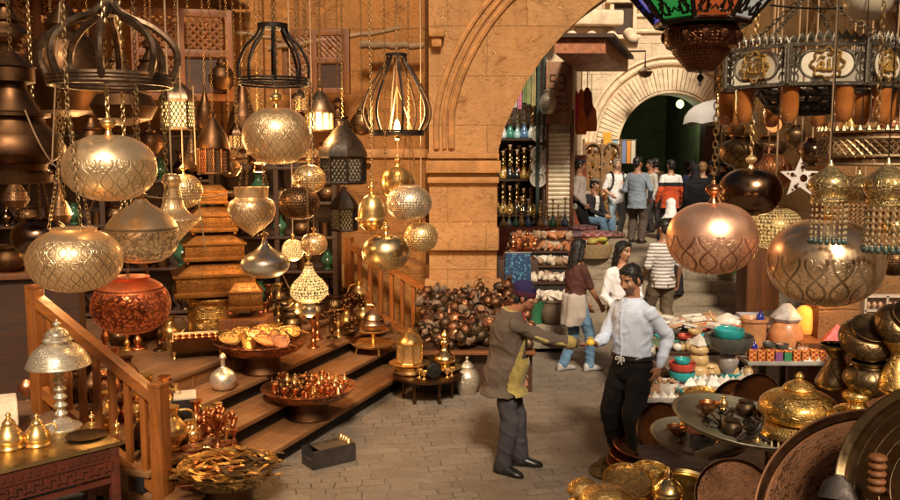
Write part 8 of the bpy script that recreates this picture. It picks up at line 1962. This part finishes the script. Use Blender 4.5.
# gold wares at the bottom edge
tray('gold filigree oval dish at the bottom edge', P(628, 488, 4.75) + Vector((0, 0, 0.02)), 0.15, (0.35, 0, 0), B_goldf, 0.03)
lat('filigree_dome', sup(10, 0.9, 0, 88, 1.0) and [(0.155 * a, 0.10 * b) for a, b in sup(12, 0.9, 0, 89)], B_goldf, 'gold filigree dome in the middle of the bottom edge', 'dome', P(606, 503, 4.6), 0, 36)
tray('plain bright brass dish at the bottom right of the gold wares', P(688, 493, 4.6), 0.18, (0.25, 0, 0.2), B_gold, 0.03)
tray('small gold plate behind the filigree dome', P(652, 482, 4.95), 0.15, (0.45, 0, 0.1), B_golds, 0.025)
lat('gold_jar', cr([(0.06, -0.06), (0.08, -0.03), (0.085, 0.02), (0.06, 0.06), (0.035, 0.08), (0.02, 0.095), (0.022, 0.115), (0.003, 0.155)], 4), B_gold, 'small smooth gold jar with a pointed lid at the bottom edge', 'jar', P(668, 494, 4.5))
lat('gold_censer', cr([(0.07, 0), (0.09, 0.02), (0.06, 0.05), (0.1, 0.09), (0.07, 0.14), (0.02, 0.17)], 4), B_goldf, 'gold openwork censer at the left of the bottom row', 'censer', P(583, 505, 4.9))
tray('dark tray rim rising at the bottom centre right', P(735, 498, 4.2), 0.2, (0.9, 0.2, -0.5), B_tray, 0.03)
for k, (px, py, d, c, q) in enumerate(((893, 402, 3.3, (0.65, 0.12, 0.02), 'orange'), (897, 425, 3.3, (0.6, 0.03, 0.05), 'crimson'))):
    g = MB(); g.ell((0, 0, 0), (0.035, 0.035, 0.03), 12, 8); g.ell((0.02, -0.01, 0.015), (0.02, 0.02, 0.02), 10, 6); g.ell((-0.02, -0.01, 0.012), (0.02, 0.02, 0.02), 10, 6); o = g.build('pompom', fabric('pompom_%d' % k, c)); o.location = P(px, py, d); tag(o, q + ' wool pompom inside the bronze rimmed tray', 'pompom')
g = MB(); 
for k in range(5): g.at((0, 0, 0.028 * k)); g.lathe(cr([(0.02, 0), (0.03, 0.008), (0.03, 0.018), (0.02, 0.026)], 3), 14)
o = g.build('turned_post', M_bwood); o.location = P(876, 492, 2.9); tag(o, 'small turned wooden post before the bronze rimmed tray', 'post')

# ================================================================= light, sky, camera
def pt(loc, energy, col, r=0.06):
    l = bpy.data.lights.new('lamp_light', 'POINT'); l.energy = energy; l.color = col; l.shadow_soft_size = r
    o = bpy.data.objects.new('lamp_light', l); COL.objects.link(o); o.location = loc; return o
W1 = (1.0, 0.55, 0.2)
pt(P(397, 118, 7.5), 75, W1, 0.1)
pt(P(262, 178, 8.4), 60, W1, 0.15); pt(P(90, 205, 7.4), 45, W1, 0.15); pt(P(330, 262, 8.8), 40, W1, 0.12)
pt(P(166, 150, 6.2), 22, W1, 0.12); pt(P(320, 128, 8.6) - Vector((0, 0.3, 0)), 60, W1)
pt(P(309, 312, 6.4) + Vector((0, 0, -0.12)), 9, W1); pt(P(295, 262, 7.4), 7, W1)
pt(P(774, 245, 4.6), 8, W1); pt(Vector((xe + 0.83, dC + 0.45, zC + 0.55)), 16, (1.0, 0.45, 0.12))
pt(P(683, 105, 25.2) - Vector((0, 0, 0.3)), 60, (0.85, 1.0, 0.6))
EL, AZ = radians(42), radians(6)       # the sun stands behind the viewpoint
sd_ = Vector((sin(AZ) * cos(EL), -cos(AZ) * cos(EL), sin(EL)))
sun = bpy.data.lights.new('sun', 'SUN'); sun.energy = SUN_E; sun.angle = radians(9); sun.color = (1.0, 0.86, 0.66)
so = bpy.data.objects.new('sun', sun); COL.objects.link(so); so.rotation_euler = sd_.to_track_quat('Z', 'Y').to_euler()
w = bpy.data.worlds.new('World'); sc.world = w; w.use_nodes = True
nt = w.node_tree; bg = nt.nodes['Background']; sky = nt.nodes.new('ShaderNodeTexSky'); sky.sky_type = 'NISHITA'; sky.sun_disc = False
sky.sun_elevation = EL; sky.sun_rotation = pi - AZ; sky.dust_density = 4.0; sky.ozone_density = 0.3; sky.air_density = 0.7
tn = nt.nodes.new('ShaderNodeMix'); tn.data_type = 'RGBA'; tn.blend_type = 'MULTIPLY'; tn.inputs[0].default_value = 1.0; tn.inputs[7].default_value = (1.0, 0.84, 0.66, 1)
nt.links.new(sky.outputs[0], tn.inputs[6]); nt.links.new(tn.outputs[2], bg.inputs[0]); bg.inputs[1].default_value = SKY_E
cam = bpy.data.cameras.new('camera'); cam.sensor_width = 36; cam.lens = FPX / 900 * 36; cam.clip_end = 500; cam.clip_start = 0.05
co = bpy.data.objects.new('camera', cam); COL.objects.link(co); co.location = (0, 0, CAMZ); co.rotation_euler = (pi / 2 - TH, 0, 0); sc.camera = co
sc.view_settings.view_transform = 'Standard'; sc.view_settings.look = 'None'; sc.view_settings.exposure = 0; sc.view_settings.gamma = 1
sc.cycles.max_bounces = 6; sc.cycles.glossy_bounces = 3; sc.cycles.transmission_bounces = 3; sc.cycles.use_denoising = True
